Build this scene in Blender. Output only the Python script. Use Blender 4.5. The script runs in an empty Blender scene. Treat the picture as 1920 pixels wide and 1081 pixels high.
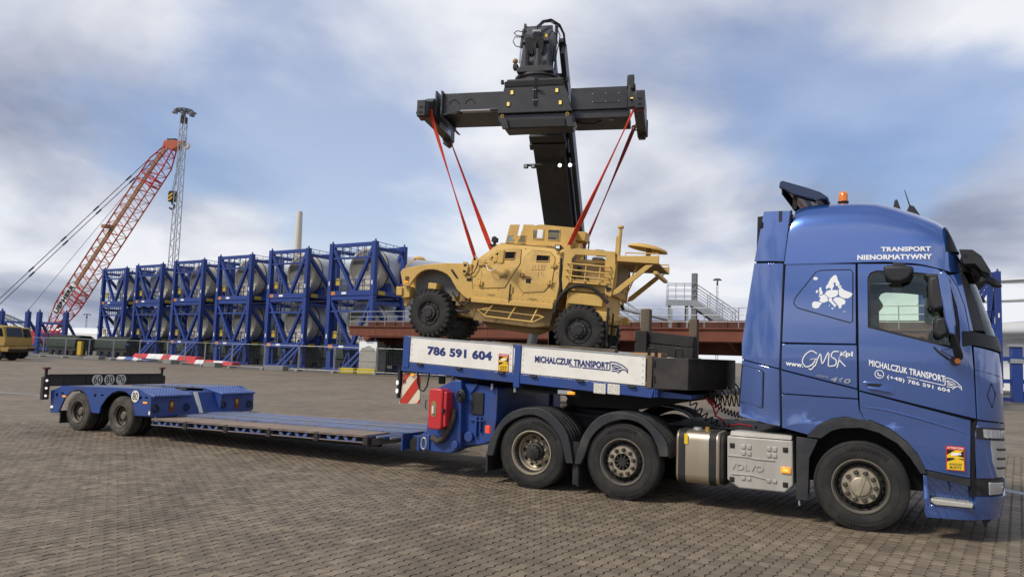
import bpy, bmesh, math, random
from mathutils import Vector, Matrix
from mathutils.geometry import tessellate_polygon
SC = bpy.context.scene
COL = SC.collection
rnd = random.Random(7)
R = math.radians

# ------------------------------------------------------------------ camera
def make_camera():
    cd = bpy.data.cameras.new('camera'); co = bpy.data.objects.new('camera', cd); COL.objects.link(co)
    yaw, pitch, roll = -0.4933, 0.0885, 0.0338
    fw = Vector((math.sin(yaw)*math.cos(pitch), math.cos(yaw)*math.cos(pitch), math.sin(pitch)))
    r = Vector((math.cos(yaw), -math.sin(yaw), 0)); u = r.cross(fw)
    r2 = r*math.cos(roll)+u*math.sin(roll); u2 = -r*math.sin(roll)+u*math.cos(roll)
    M = Matrix((r2, u2, -fw)).transposed().to_4x4(); M.translation = Vector((0.5441, -9.5671, 1.8528))
    co.matrix_world = M
    cd.sensor_width = 36; cd.lens = 1401.31/1920*36; cd.clip_start = .05; cd.clip_end = 4000
    SC.camera = co
make_camera()

# ------------------------------------------------------------------ sky, sun, exposure
SUN_AZ, SUN_EL = R(238), R(46)        # azimuth of the veiled sun (world angle from +X), elevation
def make_world():
    w = bpy.data.worlds.new('World'); SC.world = w; w.use_nodes = True
    nt = w.node_tree; nt.nodes.clear(); N = nt.nodes.new; L = nt.links.new
    out = N('ShaderNodeOutputWorld'); bg = N('ShaderNodeBackground'); bg.inputs[1].default_value = .12
    sky = N('ShaderNodeTexSky'); sky.sky_type = 'NISHITA'; sky.sun_disc = False
    sky.sun_elevation = SUN_EL; sky.sun_rotation = R(90)-SUN_AZ
    sky.dust_density = 1.5; sky.ozone_density = 2.0; sky.air_density = 1.0
    tc = N('ShaderNodeTexCoord')
    sep = N('ShaderNodeSeparateXYZ'); L(tc.outputs['Generated'], sep.inputs[0])
    zz = N('ShaderNodeMath'); zz.operation = 'MAXIMUM'; L(sep.outputs[2], zz.inputs[0]); zz.inputs[1].default_value = 0
    za = N('ShaderNodeMath'); za.operation = 'ADD'; L(zz.outputs[0], za.inputs[0]); za.inputs[1].default_value = SKY_FLAT
    dx = N('ShaderNodeMath'); dx.operation = 'DIVIDE'; L(sep.outputs[0], dx.inputs[0]); L(za.outputs[0], dx.inputs[1])
    dy = N('ShaderNodeMath'); dy.operation = 'DIVIDE'; L(sep.outputs[1], dy.inputs[0]); L(za.outputs[0], dy.inputs[1])
    cmb = N('ShaderNodeCombineXYZ'); L(dx.outputs[0], cmb.inputs[0]); L(dy.outputs[0], cmb.inputs[1])
    def noise(scale, det, rough, dist, loc):
        mp = N('ShaderNodeMapping'); mp.inputs['Location'].default_value = loc; mp.inputs['Scale'].default_value = (1, 1, 1)
        mp.inputs['Rotation'].default_value = (0, 0, R(25))
        L(cmb.outputs[0], mp.inputs[0])
        n = N('ShaderNodeTexNoise'); n.inputs['Scale'].default_value = scale; n.inputs['Detail'].default_value = det
        n.inputs['Roughness'].default_value = rough; n.inputs['Distortion'].default_value = dist
        L(mp.outputs[0], n.inputs['Vector']); return n
    def ramp(src, pts):
        r = N('ShaderNodeValToRGB'); e = r.color_ramp.elements
        while len(e) < len(pts): e.new(.5)
        for i, (p, c) in enumerate(pts): e[i].position = p; e[i].color = c if len(c) == 4 else (*c, 1)
        L(src, r.inputs[0]); return r
    n1 = noise(1.0, 8, .49, .25, SKY_OFF[0])
    m1 = ramp(n1.outputs[0], [(.37, (.30, .30, .30)), (.52, (1, 1, 1))]); m1.color_ramp.interpolation = 'EASE'
    hz = N('ShaderNodeMapRange'); hz.inputs[1].default_value = .04; hz.inputs[2].default_value = .20; hz.inputs[3].default_value = 1; hz.inputs[4].default_value = 0; L(sep.outputs[2], hz.inputs[0])
    mm = N('ShaderNodeMath'); mm.operation = 'MAXIMUM'; L(m1.outputs[0], mm.inputs[0]); L(hz.outputs[0], mm.inputs[1])
    n2 = noise(1.2, 8, .49, .25, SKY_OFF[1])
    cc = ramp(n2.outputs[0], [(.36, (1.75, 2.0, 2.7)), (.46, (3.2, 3.4, 4.05)), (.57, (5.3, 5.4, 5.7))])
    mix = N('ShaderNodeMix'); mix.data_type = 'RGBA'
    hsv = N('ShaderNodeHueSaturation'); hsv.inputs['Saturation'].default_value = 1.08; hsv.inputs['Value'].default_value = .92; tn = N('ShaderNodeVectorMath'); tn.operation = 'MULTIPLY'; tn.inputs[1].default_value = (1.0, .96, 1.03); L(sky.outputs[0], tn.inputs[0]); L(tn.outputs[0], hsv.inputs['Color'])
    L(mm.outputs[0], mix.inputs[0]); L(hsv.outputs[0], mix.inputs[6]); L(cc.outputs[0], mix.inputs[7])
    L(mix.outputs[2], bg.inputs[0]); L(bg.outputs[0], out.inputs[0])
SKY_OFF = [(14.6, 7.9, 0), (22.2, 3.9, 1.0)]; SKY_FLAT = .30
make_world()
def make_sun():
    ld = bpy.data.lights.new('sun', 'SUN'); ld.energy = 2.3; ld.angle = R(12); ld.color = (1, .93, .82)
    lo = bpy.data.objects.new('sun', ld); COL.objects.link(lo)
    d = Vector((math.cos(SUN_AZ)*math.cos(SUN_EL), math.sin(SUN_AZ)*math.cos(SUN_EL), math.sin(SUN_EL)))
    lo.rotation_euler = d.to_track_quat('Z', 'Y').to_euler(); lo.location = (0, -30, 40)
make_sun()
SC.view_settings.view_transform = 'Standard'; SC.view_settings.look = 'None'
SC.view_settings.gamma = 1; SC.view_settings.use_curve_mapping = False
SC.view_settings.exposure = 0.45
SC.cycles.use_denoising = True
SC.cycles.max_bounces = 8; SC.cycles.transparent_max_bounces = 12

# ------------------------------------------------------------------ materials
def lin(h):
    h = h.lstrip('#'); c = [int(h[i:i+2], 16)/255 for i in (0, 2, 4)]
    return tuple(x/12.92 if x <= .04045 else ((x+.055)/1.055)**2.4 for x in c)
MATS = {}
def mat(name, col, rough=.5, metal=0, coat=0, var=.12, vscale=3.0, dirt=None, damt=.0, dscale=1.5, bump=0, bscale=60, spec=.5, emit=None, trans=0, ior=1.45, objvar=0, streak=False, chip=None):
    """Principled material: base colour with slow noise variation, optional dirt patches, fine bump."""
    m = bpy.data.materials.new(name); m.use_nodes = True; MATS[name] = m
    nt = m.node_tree; N = nt.nodes.new; L = nt.links.new; b = nt.nodes['Principled BSDF']
    if isinstance(col, str): col = lin(col)
    b.inputs['Roughness'].default_value = rough; b.inputs['Metallic'].default_value = metal
    b.inputs['Coat Weight'].default_value = coat; b.inputs['Coat Roughness'].default_value = .06
    b.inputs['Specular IOR Level'].default_value = spec; b.inputs['IOR'].default_value = ior
    b.inputs['Transmission Weight'].default_value = trans
    tc = N('ShaderNodeTexCoord'); mp = N('ShaderNodeMapping'); L(tc.outputs['Object'], mp.inputs[0])
    if streak: mp.inputs['Scale'].default_value = (1, 1, .12)
    n = N('ShaderNodeTexNoise'); n.inputs['Scale'].default_value = vscale; n.inputs['Detail'].default_value = 6; n.inputs['Roughness'].default_value = .62
    L(mp.outputs[0], n.inputs['Vector'])
    hs = N('ShaderNodeMix'); hs.data_type = 'RGBA'
    hs.inputs[6].default_value = (*[c*(1-var) for c in col], 1); hs.inputs[7].default_value = (*[min(1, c*(1+var)) for c in col], 1)
    L(n.outputs[0], hs.inputs[0]); last = hs.outputs[2]
    if dirt is not None:
        if isinstance(dirt, str): dirt = lin(dirt)
        n2 = N('ShaderNodeTexNoise'); n2.inputs['Scale'].default_value = dscale; n2.inputs['Detail'].default_value = 9; n2.inputs['Roughness'].default_value = .68
        L(mp.outputs[0], n2.inputs['Vector'])
        r = N('ShaderNodeMapRange'); r.inputs[1].default_value = .45; r.inputs[2].default_value = .72; r.inputs[3].default_value = 0; r.inputs[4].default_value = damt
        L(n2.outputs[0], r.inputs[0])
        mx = N('ShaderNodeMix'); mx.data_type = 'RGBA'; L(r.outputs[0], mx.inputs[0]); L(last, mx.inputs[6]); mx.inputs[7].default_value = (*dirt, 1); last = mx.outputs[2]
        rr = N('ShaderNodeMapRange'); rr.inputs[3].default_value = rough; rr.inputs[4].default_value = min(1, rough+.35); L(r.outputs[0], rr.inputs[0]); L(rr.outputs[0], b.inputs['Roughness'])
    if objvar:
        oi = N('ShaderNodeObjectInfo'); r = N('ShaderNodeMapRange'); r.inputs[3].default_value = 1-objvar; r.inputs[4].default_value = 1+objvar; L(oi.outputs['Random'], r.inputs[0])
        vm = N('ShaderNodeVectorMath'); vm.operation = 'SCALE'; L(last, vm.inputs[0]); L(r.outputs[0], vm.inputs['Scale']); last = vm.outputs[0]
    if chip:
        n3 = N('ShaderNodeTexNoise'); n3.inputs['Scale'].default_value = chip[1]; n3.inputs['Detail'].default_value = 8; n3.inputs['Roughness'].default_value = .7; L(tc.outputs['Object'], n3.inputs['Vector'])
        r3 = N('ShaderNodeMapRange'); r3.inputs[1].default_value = chip[2]; r3.inputs[2].default_value = chip[2]+.035; r3.inputs[3].default_value = 0; r3.inputs[4].default_value = chip[3]; L(n3.outputs[0], r3.inputs[0])
        m3 = N('ShaderNodeMix'); m3.data_type = 'RGBA'; L(r3.outputs[0], m3.inputs[0]); L(last, m3.inputs[6]); m3.inputs[7].default_value = (*chip[0], 1); last = m3.outputs[2]
    L(last, b.inputs['Base Color'])
    if bump:
        bn = N('ShaderNodeTexNoise'); bn.inputs['Scale'].default_value = bscale; bn.inputs['Detail'].default_value = 4; L(tc.outputs['Object'], bn.inputs['Vector'])
        bp = N('ShaderNodeBump'); bp.inputs['Strength'].default_value = bump; bp.inputs['Distance'].default_value = .01
        L(bn.outputs[0], bp.inputs['Height']); L(bp.outputs[0], b.inputs['Normal'])
    if emit:
        b.inputs['Emission Color'].default_value = (*emit[0], 1); b.inputs['Emission Strength'].default_value = emit[1]
    return m
def carpaint():
    b = MATS['truck_blue'].node_tree.nodes['Principled BSDF']; b.inputs['Coat IOR'].default_value = 2.1; b.inputs['Coat Roughness'].default_value = .03
def glass_mat(name, tint, rough=.02, alpha=.25):
    m = bpy.data.materials.new(name); m.use_nodes = True; MATS[name] = m
    nt = m.node_tree; nt.nodes.clear(); N = nt.nodes.new; L = nt.links.new
    o = N('ShaderNodeOutputMaterial'); t = N('ShaderNodeBsdfTransparent'); t.inputs[0].default_value = (*tint, 1)
    g = N('ShaderNodeBsdfGlossy'); g.inputs['Roughness'].default_value = rough; g.inputs[0].default_value = (.9, .95, 1, 1)
    fr = N('ShaderNodeFresnel'); fr.inputs[0].default_value = 1.5
    ad = N('ShaderNodeMath'); ad.operation = 'ADD'; ad.use_clamp = True; L(fr.outputs[0], ad.inputs[0]); ad.inputs[1].default_value = alpha
    mx = N('ShaderNodeMixShader'); L(ad.outputs[0], mx.inputs[0]); L(t.outputs[0], mx.inputs[1]); L(g.outputs[0], mx.inputs[2]); L(mx.outputs[0], o.inputs[0])
    return m
mat('truck_blue', (.034, .107, .375), .22, .5, coat=1, var=.06, vscale=.8, dirt=(.10, .10, .11), damt=.10, dscale=1.2)
carpaint()
mat('trailer_blue', (.018, .060, .25), .42, 0, coat=.2, var=.15, dirt=(.05, .05, .058), damt=.6, dscale=2.6, chip=((.10, .065, .045), 9, .63, .75))
mat('deflector_shaded', (.012, .022, .06), .2, .2, coat=1, var=.05)  # darker blue for the roof deflector: its underside shade is put into the colour
mat('board_white', (.82, .80, .73), .38, 0, coat=.15, var=.05, dirt=(.50, .45, .36), damt=.35, dscale=3.5, chip=((.30, .22, .15), 7, .68, .7))
mat('black_plastic', (.018, .019, .022), .5, var=.25, dirt=(.06, .055, .05), damt=.35, dscale=3, bump=.1, bscale=200)
mat('seam_black', (.006, .006, .008), .7)
mat('mud_plastic', (.022, .024, .028), .55, var=.25, dirt=(.10, .09, .075), damt=.55, dscale=2.5, bump=.15, bscale=120)
mat('rubber', (.015, .0145, .014), .74, var=.3, dirt=(.062, .056, .047), damt=.6, dscale=3.2, bump=.25, bscale=90)
mat('rubber_dusty', (.05, .046, .038), .85, var=.3, dirt=(.15, .135, .105), damt=.9, dscale=4, bump=.25, bscale=90)
mat('rim_steel', (.46, .40, .29), .40, .6, var=.15, vscale=9, dirt=(.20, .165, .115), damt=.5, dscale=8)
mat('rim_dirty', (.17, .15, .12), .6, .4, var=.25, vscale=9, dirt=(.07, .06, .05), damt=.7, dscale=6)
mat('hub_dark', (.025, .025, .026), .55, .3, var=.3, dirt=(.09, .08, .06), damt=.5, dscale=9)
mat('tank_alu', (.55, .47, .35), .36, .85, var=.12, vscale=2, dirt=(.24, .18, .12), damt=.55, dscale=2.4, streak=True)
mat('box_grey', (.44, .425, .38), .5, .15, var=.08, dirt=(.24, .21, .17), damt=.5, dscale=2.4, streak=True)
mat('frame_black', (.012, .012, .013), .6, var=.3, dirt=(.05, .045, .038), damt=.6, dscale=4)
mat('amber', (.75, .22, .01), .2, coat=.5, var=.05, emit=((1, .35, .02), .55))
mat('amber_beacon', (.75, .20, .01), .15, coat=.8, var=.05)
mat('red_lens', (.65, .05, .02), .25, coat=.5, emit=((1, .12, .03), .25))
mat('lamp_white', (.85, .86, .84), .2, coat=.5, var=.02, emit=((1, .97, .9), .5))
mat('lamp_clear', (.55, .57, .58), .15, .5, coat=1, var=.1)
mat('floodlight', (.9, .9, .9), .2, emit=((1, .98, .92), 3))
mat('letter_white', (.86, .87, .87), .4, var=.02)
mat('letter_navy', (.022, .035, .16), .45, var=.05)
mat('letter_black', (.012, .012, .012), .5, var=.05)
mat('letter_grey', (.45, .47, .50), .3, .5, var=.05)
mat('sticker_yellow', (.80, .52, .02), .45, var=.05)
mat('sticker_red', (.55, .03, .025), .45, var=.06)
mat('paper', (.74, .72, .62), .6, var=.06)
mat('fire_red', (.55, .025, .03), .32, coat=.3, var=.08, dirt=(.2, .05, .04), damt=.3, dscale=4)
mat('sign_red', (.50, .035, .02), .45, var=.08, dirt=(.3, .1, .06), damt=.4, dscale=5)
mat('sign_white', (.70, .62, .47), .45, var=.06, dirt=(.4, .32, .2), damt=.5, dscale=5)
mat('tread_plate', (.085, .15, .40), .38, .35, var=.15, dirt=(.07, .08, .12), damt=.6, dscale=3)
mat('bed_deck', (.13, .17, .29), .5, .25, var=.25, vscale=2, dirt=(.21, .17, .14), damt=.85, dscale=1.6, chip=((.09, .055, .04), 6, .58, .8))
mat('wood_deck', (.20, .155, .125), .8, var=.4, vscale=6, dirt=(.33, .25, .19), damt=.8, dscale=2.2, bump=.4, bscale=50)
mat('dark_board', (.035, .030, .026), .65, var=.3, dirt=(.075, .062, .05), damt=.6, dscale=2)
mat('box_dark', (.030, .027, .025), .5, var=.25, dirt=(.085, .068, .055), damt=.55, dscale=3)
mat('timber', (.15, .115, .08), .85, var=.45, vscale=5, dirt=(.05, .042, .034), damt=.7, dscale=4, bump=.5, bscale=40, streak=True)
mat('timber_black', (.018, .017, .016), .75, var=.35, vscale=5, dirt=(.05, .045, .04), damt=.6, dscale=4, bump=.35, bscale=40)
mat('cardboard', (.42, .27, .13), .8, var=.1)
mat('tan', (.63, .41, .120), .55, var=.10, vscale=2, dirt=(.46, .295, .115), damt=.6, dscale=1.8, spec=.35, chip=((.27, .175, .085), 11, .645, .7))
mat('tan_door', (.63, .41, .120), .55, var=.10, vscale=2, dirt=(.38, .245, .115), damt=.95, dscale=1.7, spec=.35, chip=((.25, .16, .08), 9, .62, .7))
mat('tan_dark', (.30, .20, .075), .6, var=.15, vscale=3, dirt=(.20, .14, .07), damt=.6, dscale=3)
mat('tan_stain', (.44, .295, .13), .7, var=.2, vscale=4, dirt=(.27, .17, .085), damt=.7, dscale=5)
mat('grey_liner', (.16, .16, .155), .7, var=.15)
mat('rust_red', (.16, .035, .02), .6, var=.3)
mat('sling_red', (.62, .045, .012), .75, var=.2, vscale=6, dirt=(.25, .02, .012), damt=.6, dscale=4)
mat('sling_dark', (.27, .020, .010), .8, var=.25, vscale=6)
mat('stacker_black', (.040, .040, .041), .42, .1, var=.15, dirt=(.075, .07, .065), damt=.5, dscale=1.2, coat=.1, chip=((.16, .15, .14), 5, .64, .55))
mat('chrome', (.8, .8, .8), .12, 1, var=.05)
mat('brass', (.45, .28, .06), .35, .7, var=.15)
mat('hose', (.012, .012, .013), .55, var=.2)
mat('hose_red', (.35, .02, .025), .5, var=.15)
mat('label_amber', (.65, .48, .10), .4, var=.15, emit=((1, .8, .25), .35))
mat('cage_blue', (.015, .046, .225), .5, var=.14, vscale=.8, dirt=(.03, .035, .09), damt=.5, dscale=.8, objvar=.10)
mat('cage_blue_light', (.05, .10, .38), .5, var=.12, vscale=.8)
mat('cage_rail', (.17, .19, .24), .5, .3, var=.15)
mat('galv', (.36, .38, .39), .5, .5, var=.15, dirt=(.24, .24, .23), damt=.4, dscale=2)
mat('column_grey', (.15, .155, .155), .6, var=.2)
mat('grey_paint', (.30, .33, .34), .5, 0, var=.1, dirt=(.2, .2, .18), damt=.4, dscale=1)
mat('blade_white', (.54, .56, .57), .35, var=.04, dirt=(.55, .55, .53), damt=.4, dscale=.3)
mat('blade_cover', (.66, .61, .46), .6, var=.14, vscale=.7, dirt=(.24, .23, .21), damt=.6, dscale=.5, objvar=.08)
mat('blade_cover_dark', (.22, .225, .22), .6, var=.15, vscale=.7)
mat('rust_steel', (.085, .027, .017), .75, var=.35, vscale=1.2, dirt=(.055, .020, .013), damt=.75, dscale=.9, bump=.3, bscale=8)
mat('rust_light', (.15, .047, .025), .75, var=.35, vscale=1.2, dirt=(.11, .035, .02), damt=.7, dscale=1.1)
mat('concrete', (.36, .345, .31), .85, var=.15, dirt=(.25, .235, .205), damt=.6, dscale=1.3, bump=.3, bscale=20)
mat('concrete_foot', (.24, .23, .21), .9, var=.2, dirt=(.13, .12, .10), damt=.6, dscale=3)
mat('yellow_block', (.62, .47, .03), .7, var=.15, dirt=(.30, .23, .06), damt=.6, dscale=3)
mat('crane_red', (.45, .028, .016), .5, var=.15, vscale=.3, objvar=.0)
mat('crane_orange', (.44, .095, .04), .5, var=.15, vscale=.3)
mat('crane_tan', (.33, .20, .11), .6, var=.2, vscale=.3)
mat('cable', (.05, .05, .055), .5, .4)
mat('cream_tower', (.62, .585, .50), .55, var=.06)
mat('army_yellow', (.42, .27, .07), .6, var=.12, dirt=(.28, .19, .07), damt=.6, dscale=1.5)
mat('tarp_green', (.012, .022, .014), .75, var=.3, vscale=1)
mat('hall_white', (.78, .78, .77), .6, var=.04)
mat('tree_dark', (.03, .042, .025), .9, var=.4, vscale=1)
mat('house_red', (.20, .09, .06), .8, var=.3)
mat('stripe_red', (.55, .03, .03), .45, var=.1)
mat('stripe_white', (.78, .77, .75), .45, var=.05)
mat('line_paint', (.42, .43, .46), .8, var=.15, dirt=(.25, .23, .21), damt=.8, dscale=3)
mat('skin', (.42, .24, .17), .55, var=.06)
mat('cloth_dark', (.035, .037, .045), .85, var=.25)
mat('hair_dark', (.03, .022, .016), .7, var=.2)
mat('interior', (.30, .28, .24), .7, var=.1)
mat('interior_dark', (.05, .05, .052), .7, var=.2)
mat('curtain', (.22, .19, .14), .85, var=.15)
mat('mirror_face', (.85, .87, .9), .03, 1, var=0)
glass_mat('cab_glass', (.92, .97, .91), .01, .0)
glass_mat('dark_glass', (.06, .065, .065), .08, -.02)
glass_mat('armor_glass', (.50, .56, .52), .05, .04)

# ------------------------------------------------------------------ mesh helpers
def V(*a): return Vector(a)
class MB:
    def __init__(s): s.v = []; s.f = []; s.m = None
    def add(s, vs, fs):
        o = len(s.v); s.v += [tuple(x) for x in vs]; s.f += [tuple(i+o for i in f) for f in fs]; return s
    def box(s, x0, x1, y0, y1, z0, z1, M=None):
        vs = [Vector((x, y, z)) for x in (x0, x1) for y in (y0, y1) for z in (z0, z1)]
        if M: vs = [M @ q for q in vs]
        return s.add(vs, [(0, 1, 3, 2), (4, 6, 7, 5), (0, 4, 5, 1), (2, 3, 7, 6), (0, 2, 6, 4), (1, 5, 7, 3)])
    def bar(s, p, q, w, h=None, up=(0, 0, 1)):
        p, q = Vector(p), Vector(q); h = h or w; d = (q-p).normalized(); u = Vector(up)
        if abs(d.dot(u)) > .98: u = Vector((0, 1, 0)) if abs(d.y) < .9 else Vector((1, 0, 0))
        sx = d.cross(u).normalized()*w/2; sz = d.cross(sx).normalized()*h/2
        vs = []
        for c in (p, q): vs += [c-sx-sz, c+sx-sz, c+sx+sz, c-sx+sz]
        return s.add(vs, [(0, 1, 2, 3), (7, 6, 5, 4), (0, 4, 5, 1), (1, 5, 6, 2), (2, 6, 7, 3), (3, 7, 4, 0)])
    def tube(s, pts, r, n=8, closed=False, caps=True):
        pts = [Vector(p) for p in pts]; k = len(pts); rings = []
        rs = r if isinstance(r, (list, tuple)) else [r]*k
        pn = None
        for i, p in enumerate(pts):
            a = pts[(i-1) % k] if (i > 0 or closed) else p; b = pts[(i+1) % k] if (i < k-1 or closed) else p
            d = (b-a)
            d = d.normalized() if d.length > 1e-9 else Vector((0, 0, 1))
            if pn is None:
                t = Vector((0, 0, 1)) if abs(d.z) < .9 else Vector((1, 0, 0)); pn = d.cross(t).normalized()
            pn = pn-d*pn.dot(d); pn = pn.normalized() if pn.length > 1e-6 else d.orthogonal().normalized()
            bn = d.cross(pn)
            rings.append([p+(pn*math.cos(2*math.pi*j/n)+bn*math.sin(2*math.pi*j/n))*rs[i] for j in range(n)])
        fs = []; m = k if closed else k-1
        for i in range(m):
            o = i*n; o2 = ((i+1) % k)*n
            for j in range(n): fs.append((o+j, o+(j+1) % n, o2+(j+1) % n, o2+j))
        if caps and not closed: fs += [tuple(range(n-1, -1, -1)), tuple((k-1)*n+j for j in range(n))]
        return s.add([q for rg in rings for q in rg], fs)
    def cyl(s, p, q, r, n=16, r2=None): return s.tube([p, q], [r, r if r2 is None else r2], n)
    def prism(s, poly, ax, a, b):
        """extrude a 2-D polygon along axis ax from a to b; poly gives the other two coordinates in xyz order"""
        def mk(u, w, t): return {'x': (t, u, w), 'y': (u, t, w), 'z': (u, w, t)}[ax]
        n = len(poly)
        area = sum(poly[i][0]*poly[(i+1) % n][1]-poly[(i+1) % n][0]*poly[i][1] for i in range(n))
        if area < 0: poly = poly[::-1]
        if a > b: a, b = b, a
        vs = [mk(u, w, a) for u, w in poly]+[mk(u, w, b) for u, w in poly]
        fs = [tuple(range(n-1, -1, -1)), tuple(range(n, 2*n))]+[(i, (i+1) % n, n+(i+1) % n, n+i) for i in range(n)]
        if ax == 'y': fs = [f[::-1] for f in fs]
        return s.add(vs, fs)
    def lathe(s, prof, o, ax='y', n=32, closed=False):
        """prof: (radius, offset along axis)"""
        o = Vector(o); vs = []
        for i in range(n):
            t = 2*math.pi*i/n; c, d = math.cos(t), math.sin(t)
            for r, h in prof:
                q = {'y': (r*c, h, r*d), 'x': (h, r*c, r*d), 'z': (r*c, r*d, h)}[ax]; vs.append(o+Vector(q))
        k = len(prof); fs = []
        for i in range(n):
            a, b = i*k, ((i+1) % n)*k
            for j in range(k-1 if not closed else k):
                j2 = (j+1) % k; fs.append((a+j, a+j2, b+j2, b+j))
        return s.add(vs, fs)
    def ball(s, c, r, n=10, sq=(1, 1, 1)):
        c = Vector(c); vs = []; fs = []; m = n//2
        for i in range(m+1):
            a = math.pi*i/m
            for j in range(n):
                t = 2*math.pi*j/n; vs.append(c+Vector((r*sq[0]*math.sin(a)*math.cos(t), r*sq[1]*math.sin(a)*math.sin(t), r*sq[2]*math.cos(a))))
        for i in range(m):
            for j in range(n): fs.append((i*n+j, (i+1)*n+j, (i+1)*n+(j+1) % n, i*n+(j+1) % n))
        return s.add(vs, fs)
    def xf(s, M): s.v = [tuple(M @ Vector(q)) for q in s.v]; return s
    def mesh(s, name, sharp=38, fix=True):
        me = bpy.data.meshes.new(name); me.from_pydata(s.v, [], s.f); me.update()
        if fix:
            bm = bmesh.new(); bm.from_mesh(me); bmesh.ops.remove_doubles(bm, verts=bm.verts, dist=1e-5); bmesh.ops.recalc_face_normals(bm, faces=bm.faces); bm.to_mesh(me); bm.free()
        finish(me, sharp); return me
    def build(s, name, m, parent=None, bevel=0, seg=2, sharp=38, fix=True):
        return obj(name, s.mesh(name, sharp, fix), m, parent, bevel, seg)
def finish(me, sharp=38):
    if len(me.polygons):
        me.polygons.foreach_set('use_smooth', [True]*len(me.polygons))
        me.set_sharp_from_angle(angle=R(sharp))
    me.update()
def obj(name, me, m, parent=None, bevel=0, seg=2):
    o = bpy.data.objects.new(name, me); COL.objects.link(o)
    if m and not me.materials: me.materials.append(MATS[m])
    if bevel:
        b = o.modifiers.new('bevel', 'BEVEL'); b.width = bevel; b.segments = seg; b.limit_method = 'ANGLE'; b.angle_limit = R(35); b.harden_normals = False
    if parent is not None: attach(o, parent)
    return o
def attach(o, parent):
    o.parent = parent
    if parent.get('_abs'): o.matrix_parent_inverse = Matrix(parent['_inv'])
def tag(o, label=None, cat=None, group=None, kind=None):
    if label: o['label'] = label
    if cat: o['category'] = cat
    if group: o['group'] = group
    if kind: o['kind'] = kind
    return o
ABS = {}
def thing(name, label, cat, loc=(0, 0, 0), rot=(0, 0, 0), group=None, world=False):
    """Empty at a thing's base; with world=True its parts are given in world coordinates"""
    o = bpy.data.objects.new(name, None); COL.objects.link(o); o.location = loc; o.rotation_euler = rot; o.empty_display_size = .3
    tag(o, label, cat, group)
    if world: ABS[o.name] = Matrix.LocRotScale(Vector(loc), None, None).inverted()
    return o
def attach(o, parent):
    o.parent = parent
    if parent.name in ABS: o.matrix_parent_inverse = ABS[parent.name]
def copy_tree(o, parent=None):
    c = o.copy(); COL.objects.link(c)
    if parent is not None: c.parent = parent; c.matrix_parent_inverse = o.matrix_parent_inverse.copy()
    for ch in list(o.children): copy_tree(ch, c)
    return c
def curve_mesh(cu, name):
    o = bpy.data.objects.new('tmp', cu); COL.objects.link(o)
    dg = bpy.context.evaluated_depsgraph_get(); me = bpy.data.meshes.new_from_object(o.evaluated_get(dg)); me.name = name
    bpy.data.objects.remove(o); return me
def plate(name, loops, M, thick, m, parent=None, bev=0, sharp=38):
    """flat plate with holes from 2-D loops, mapped by matrix M (x, y in plane, z = thickness direction)"""
    cu = bpy.data.curves.new('tmpc', 'CURVE'); cu.dimensions = '2D'; cu.fill_mode = 'BOTH'; cu.extrude = max(.0001, thick/2-bev); cu.bevel_depth = bev; cu.bevel_resolution = 1
    for lp in loops:
        sp = cu.splines.new('POLY'); sp.points.add(len(lp)-1); sp.use_cyclic_u = True
        for q, (a, b) in zip(sp.points, lp): q.co = (a, b, 0, 1)
    me = curve_mesh(cu, name); bpy.data.curves.remove(cu); me.transform(M); finish(me, sharp)
    me.materials.clear(); return obj(name, me, m, parent)
XZ = Matrix(((1, 0, 0, 0), (0, 0, 1, 0), (0, 1, 0, 0), (0, 0, 0, 1)))   # plane x,z facing -y/+y
def XZat(y): return Matrix.Translation((0, y, 0)) @ XZ
def lettering(txt, o, xv, yv, m, parent, bold=0, shear=0, thick=.002, name='lettering', out=(0, -1, 0)):
    """text mesh stretched so its bounds run from o along xv (width) and yv (height)"""
    cu = bpy.data.curves.new('tmpt', 'FONT'); cu.body = txt; cu.size = 1; cu.offset = bold; cu.shear = shear; cu.extrude = .01; cu.align_x = 'CENTER'; cu.space_character = 1.06
    me = curve_mesh(cu, name); bpy.data.curves.remove(cu)
    xs = [v.co.x for v in me.vertices]; ys = [v.co.y for v in me.vertices]
    x0, x1, y0, y1 = min(xs), max(xs), min(ys), max(ys); o, xv, yv, ou = Vector(o), Vector(xv), Vector(yv), Vector(out)
    for v in me.vertices:
        a, b, c = (v.co.x-x0)/(x1-x0), (v.co.y-y0)/(y1-y0), v.co.z
        v.co = o+xv*a+yv*b+ou*(thick if c > 0 else 0)
    me.materials.clear(); me.update(); return obj(name, me, m, parent)
def arc(cx, cy, r, a0, a1, n): return [(cx+r*math.cos(R(a0+(a1-a0)*i/n)), cy+r*math.sin(R(a0+(a1-a0)*i/n))) for i in range(n+1)]
def rrect(x0, x1, y0, y1, r, n=4): return arc(x1-r, y1-r, r, 0, 90, n)+arc(x0+r, y1-r, r, 90, 180, n)+arc(x0+r, y0+r, r, 180, 270, n)+arc(x1-r, y0+r, r, 270, 360, n)
def lerp(a, b, t): return a+(b-a)*t
def interp(x, pts):
    if x <= pts[0][0]: return pts[0][1]
    for (a, p), (b, q) in zip(pts, pts[1:]):
        if x <= b: return p+(q-p)*(x-a)/(b-a)
    return pts[-1][1]
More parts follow.
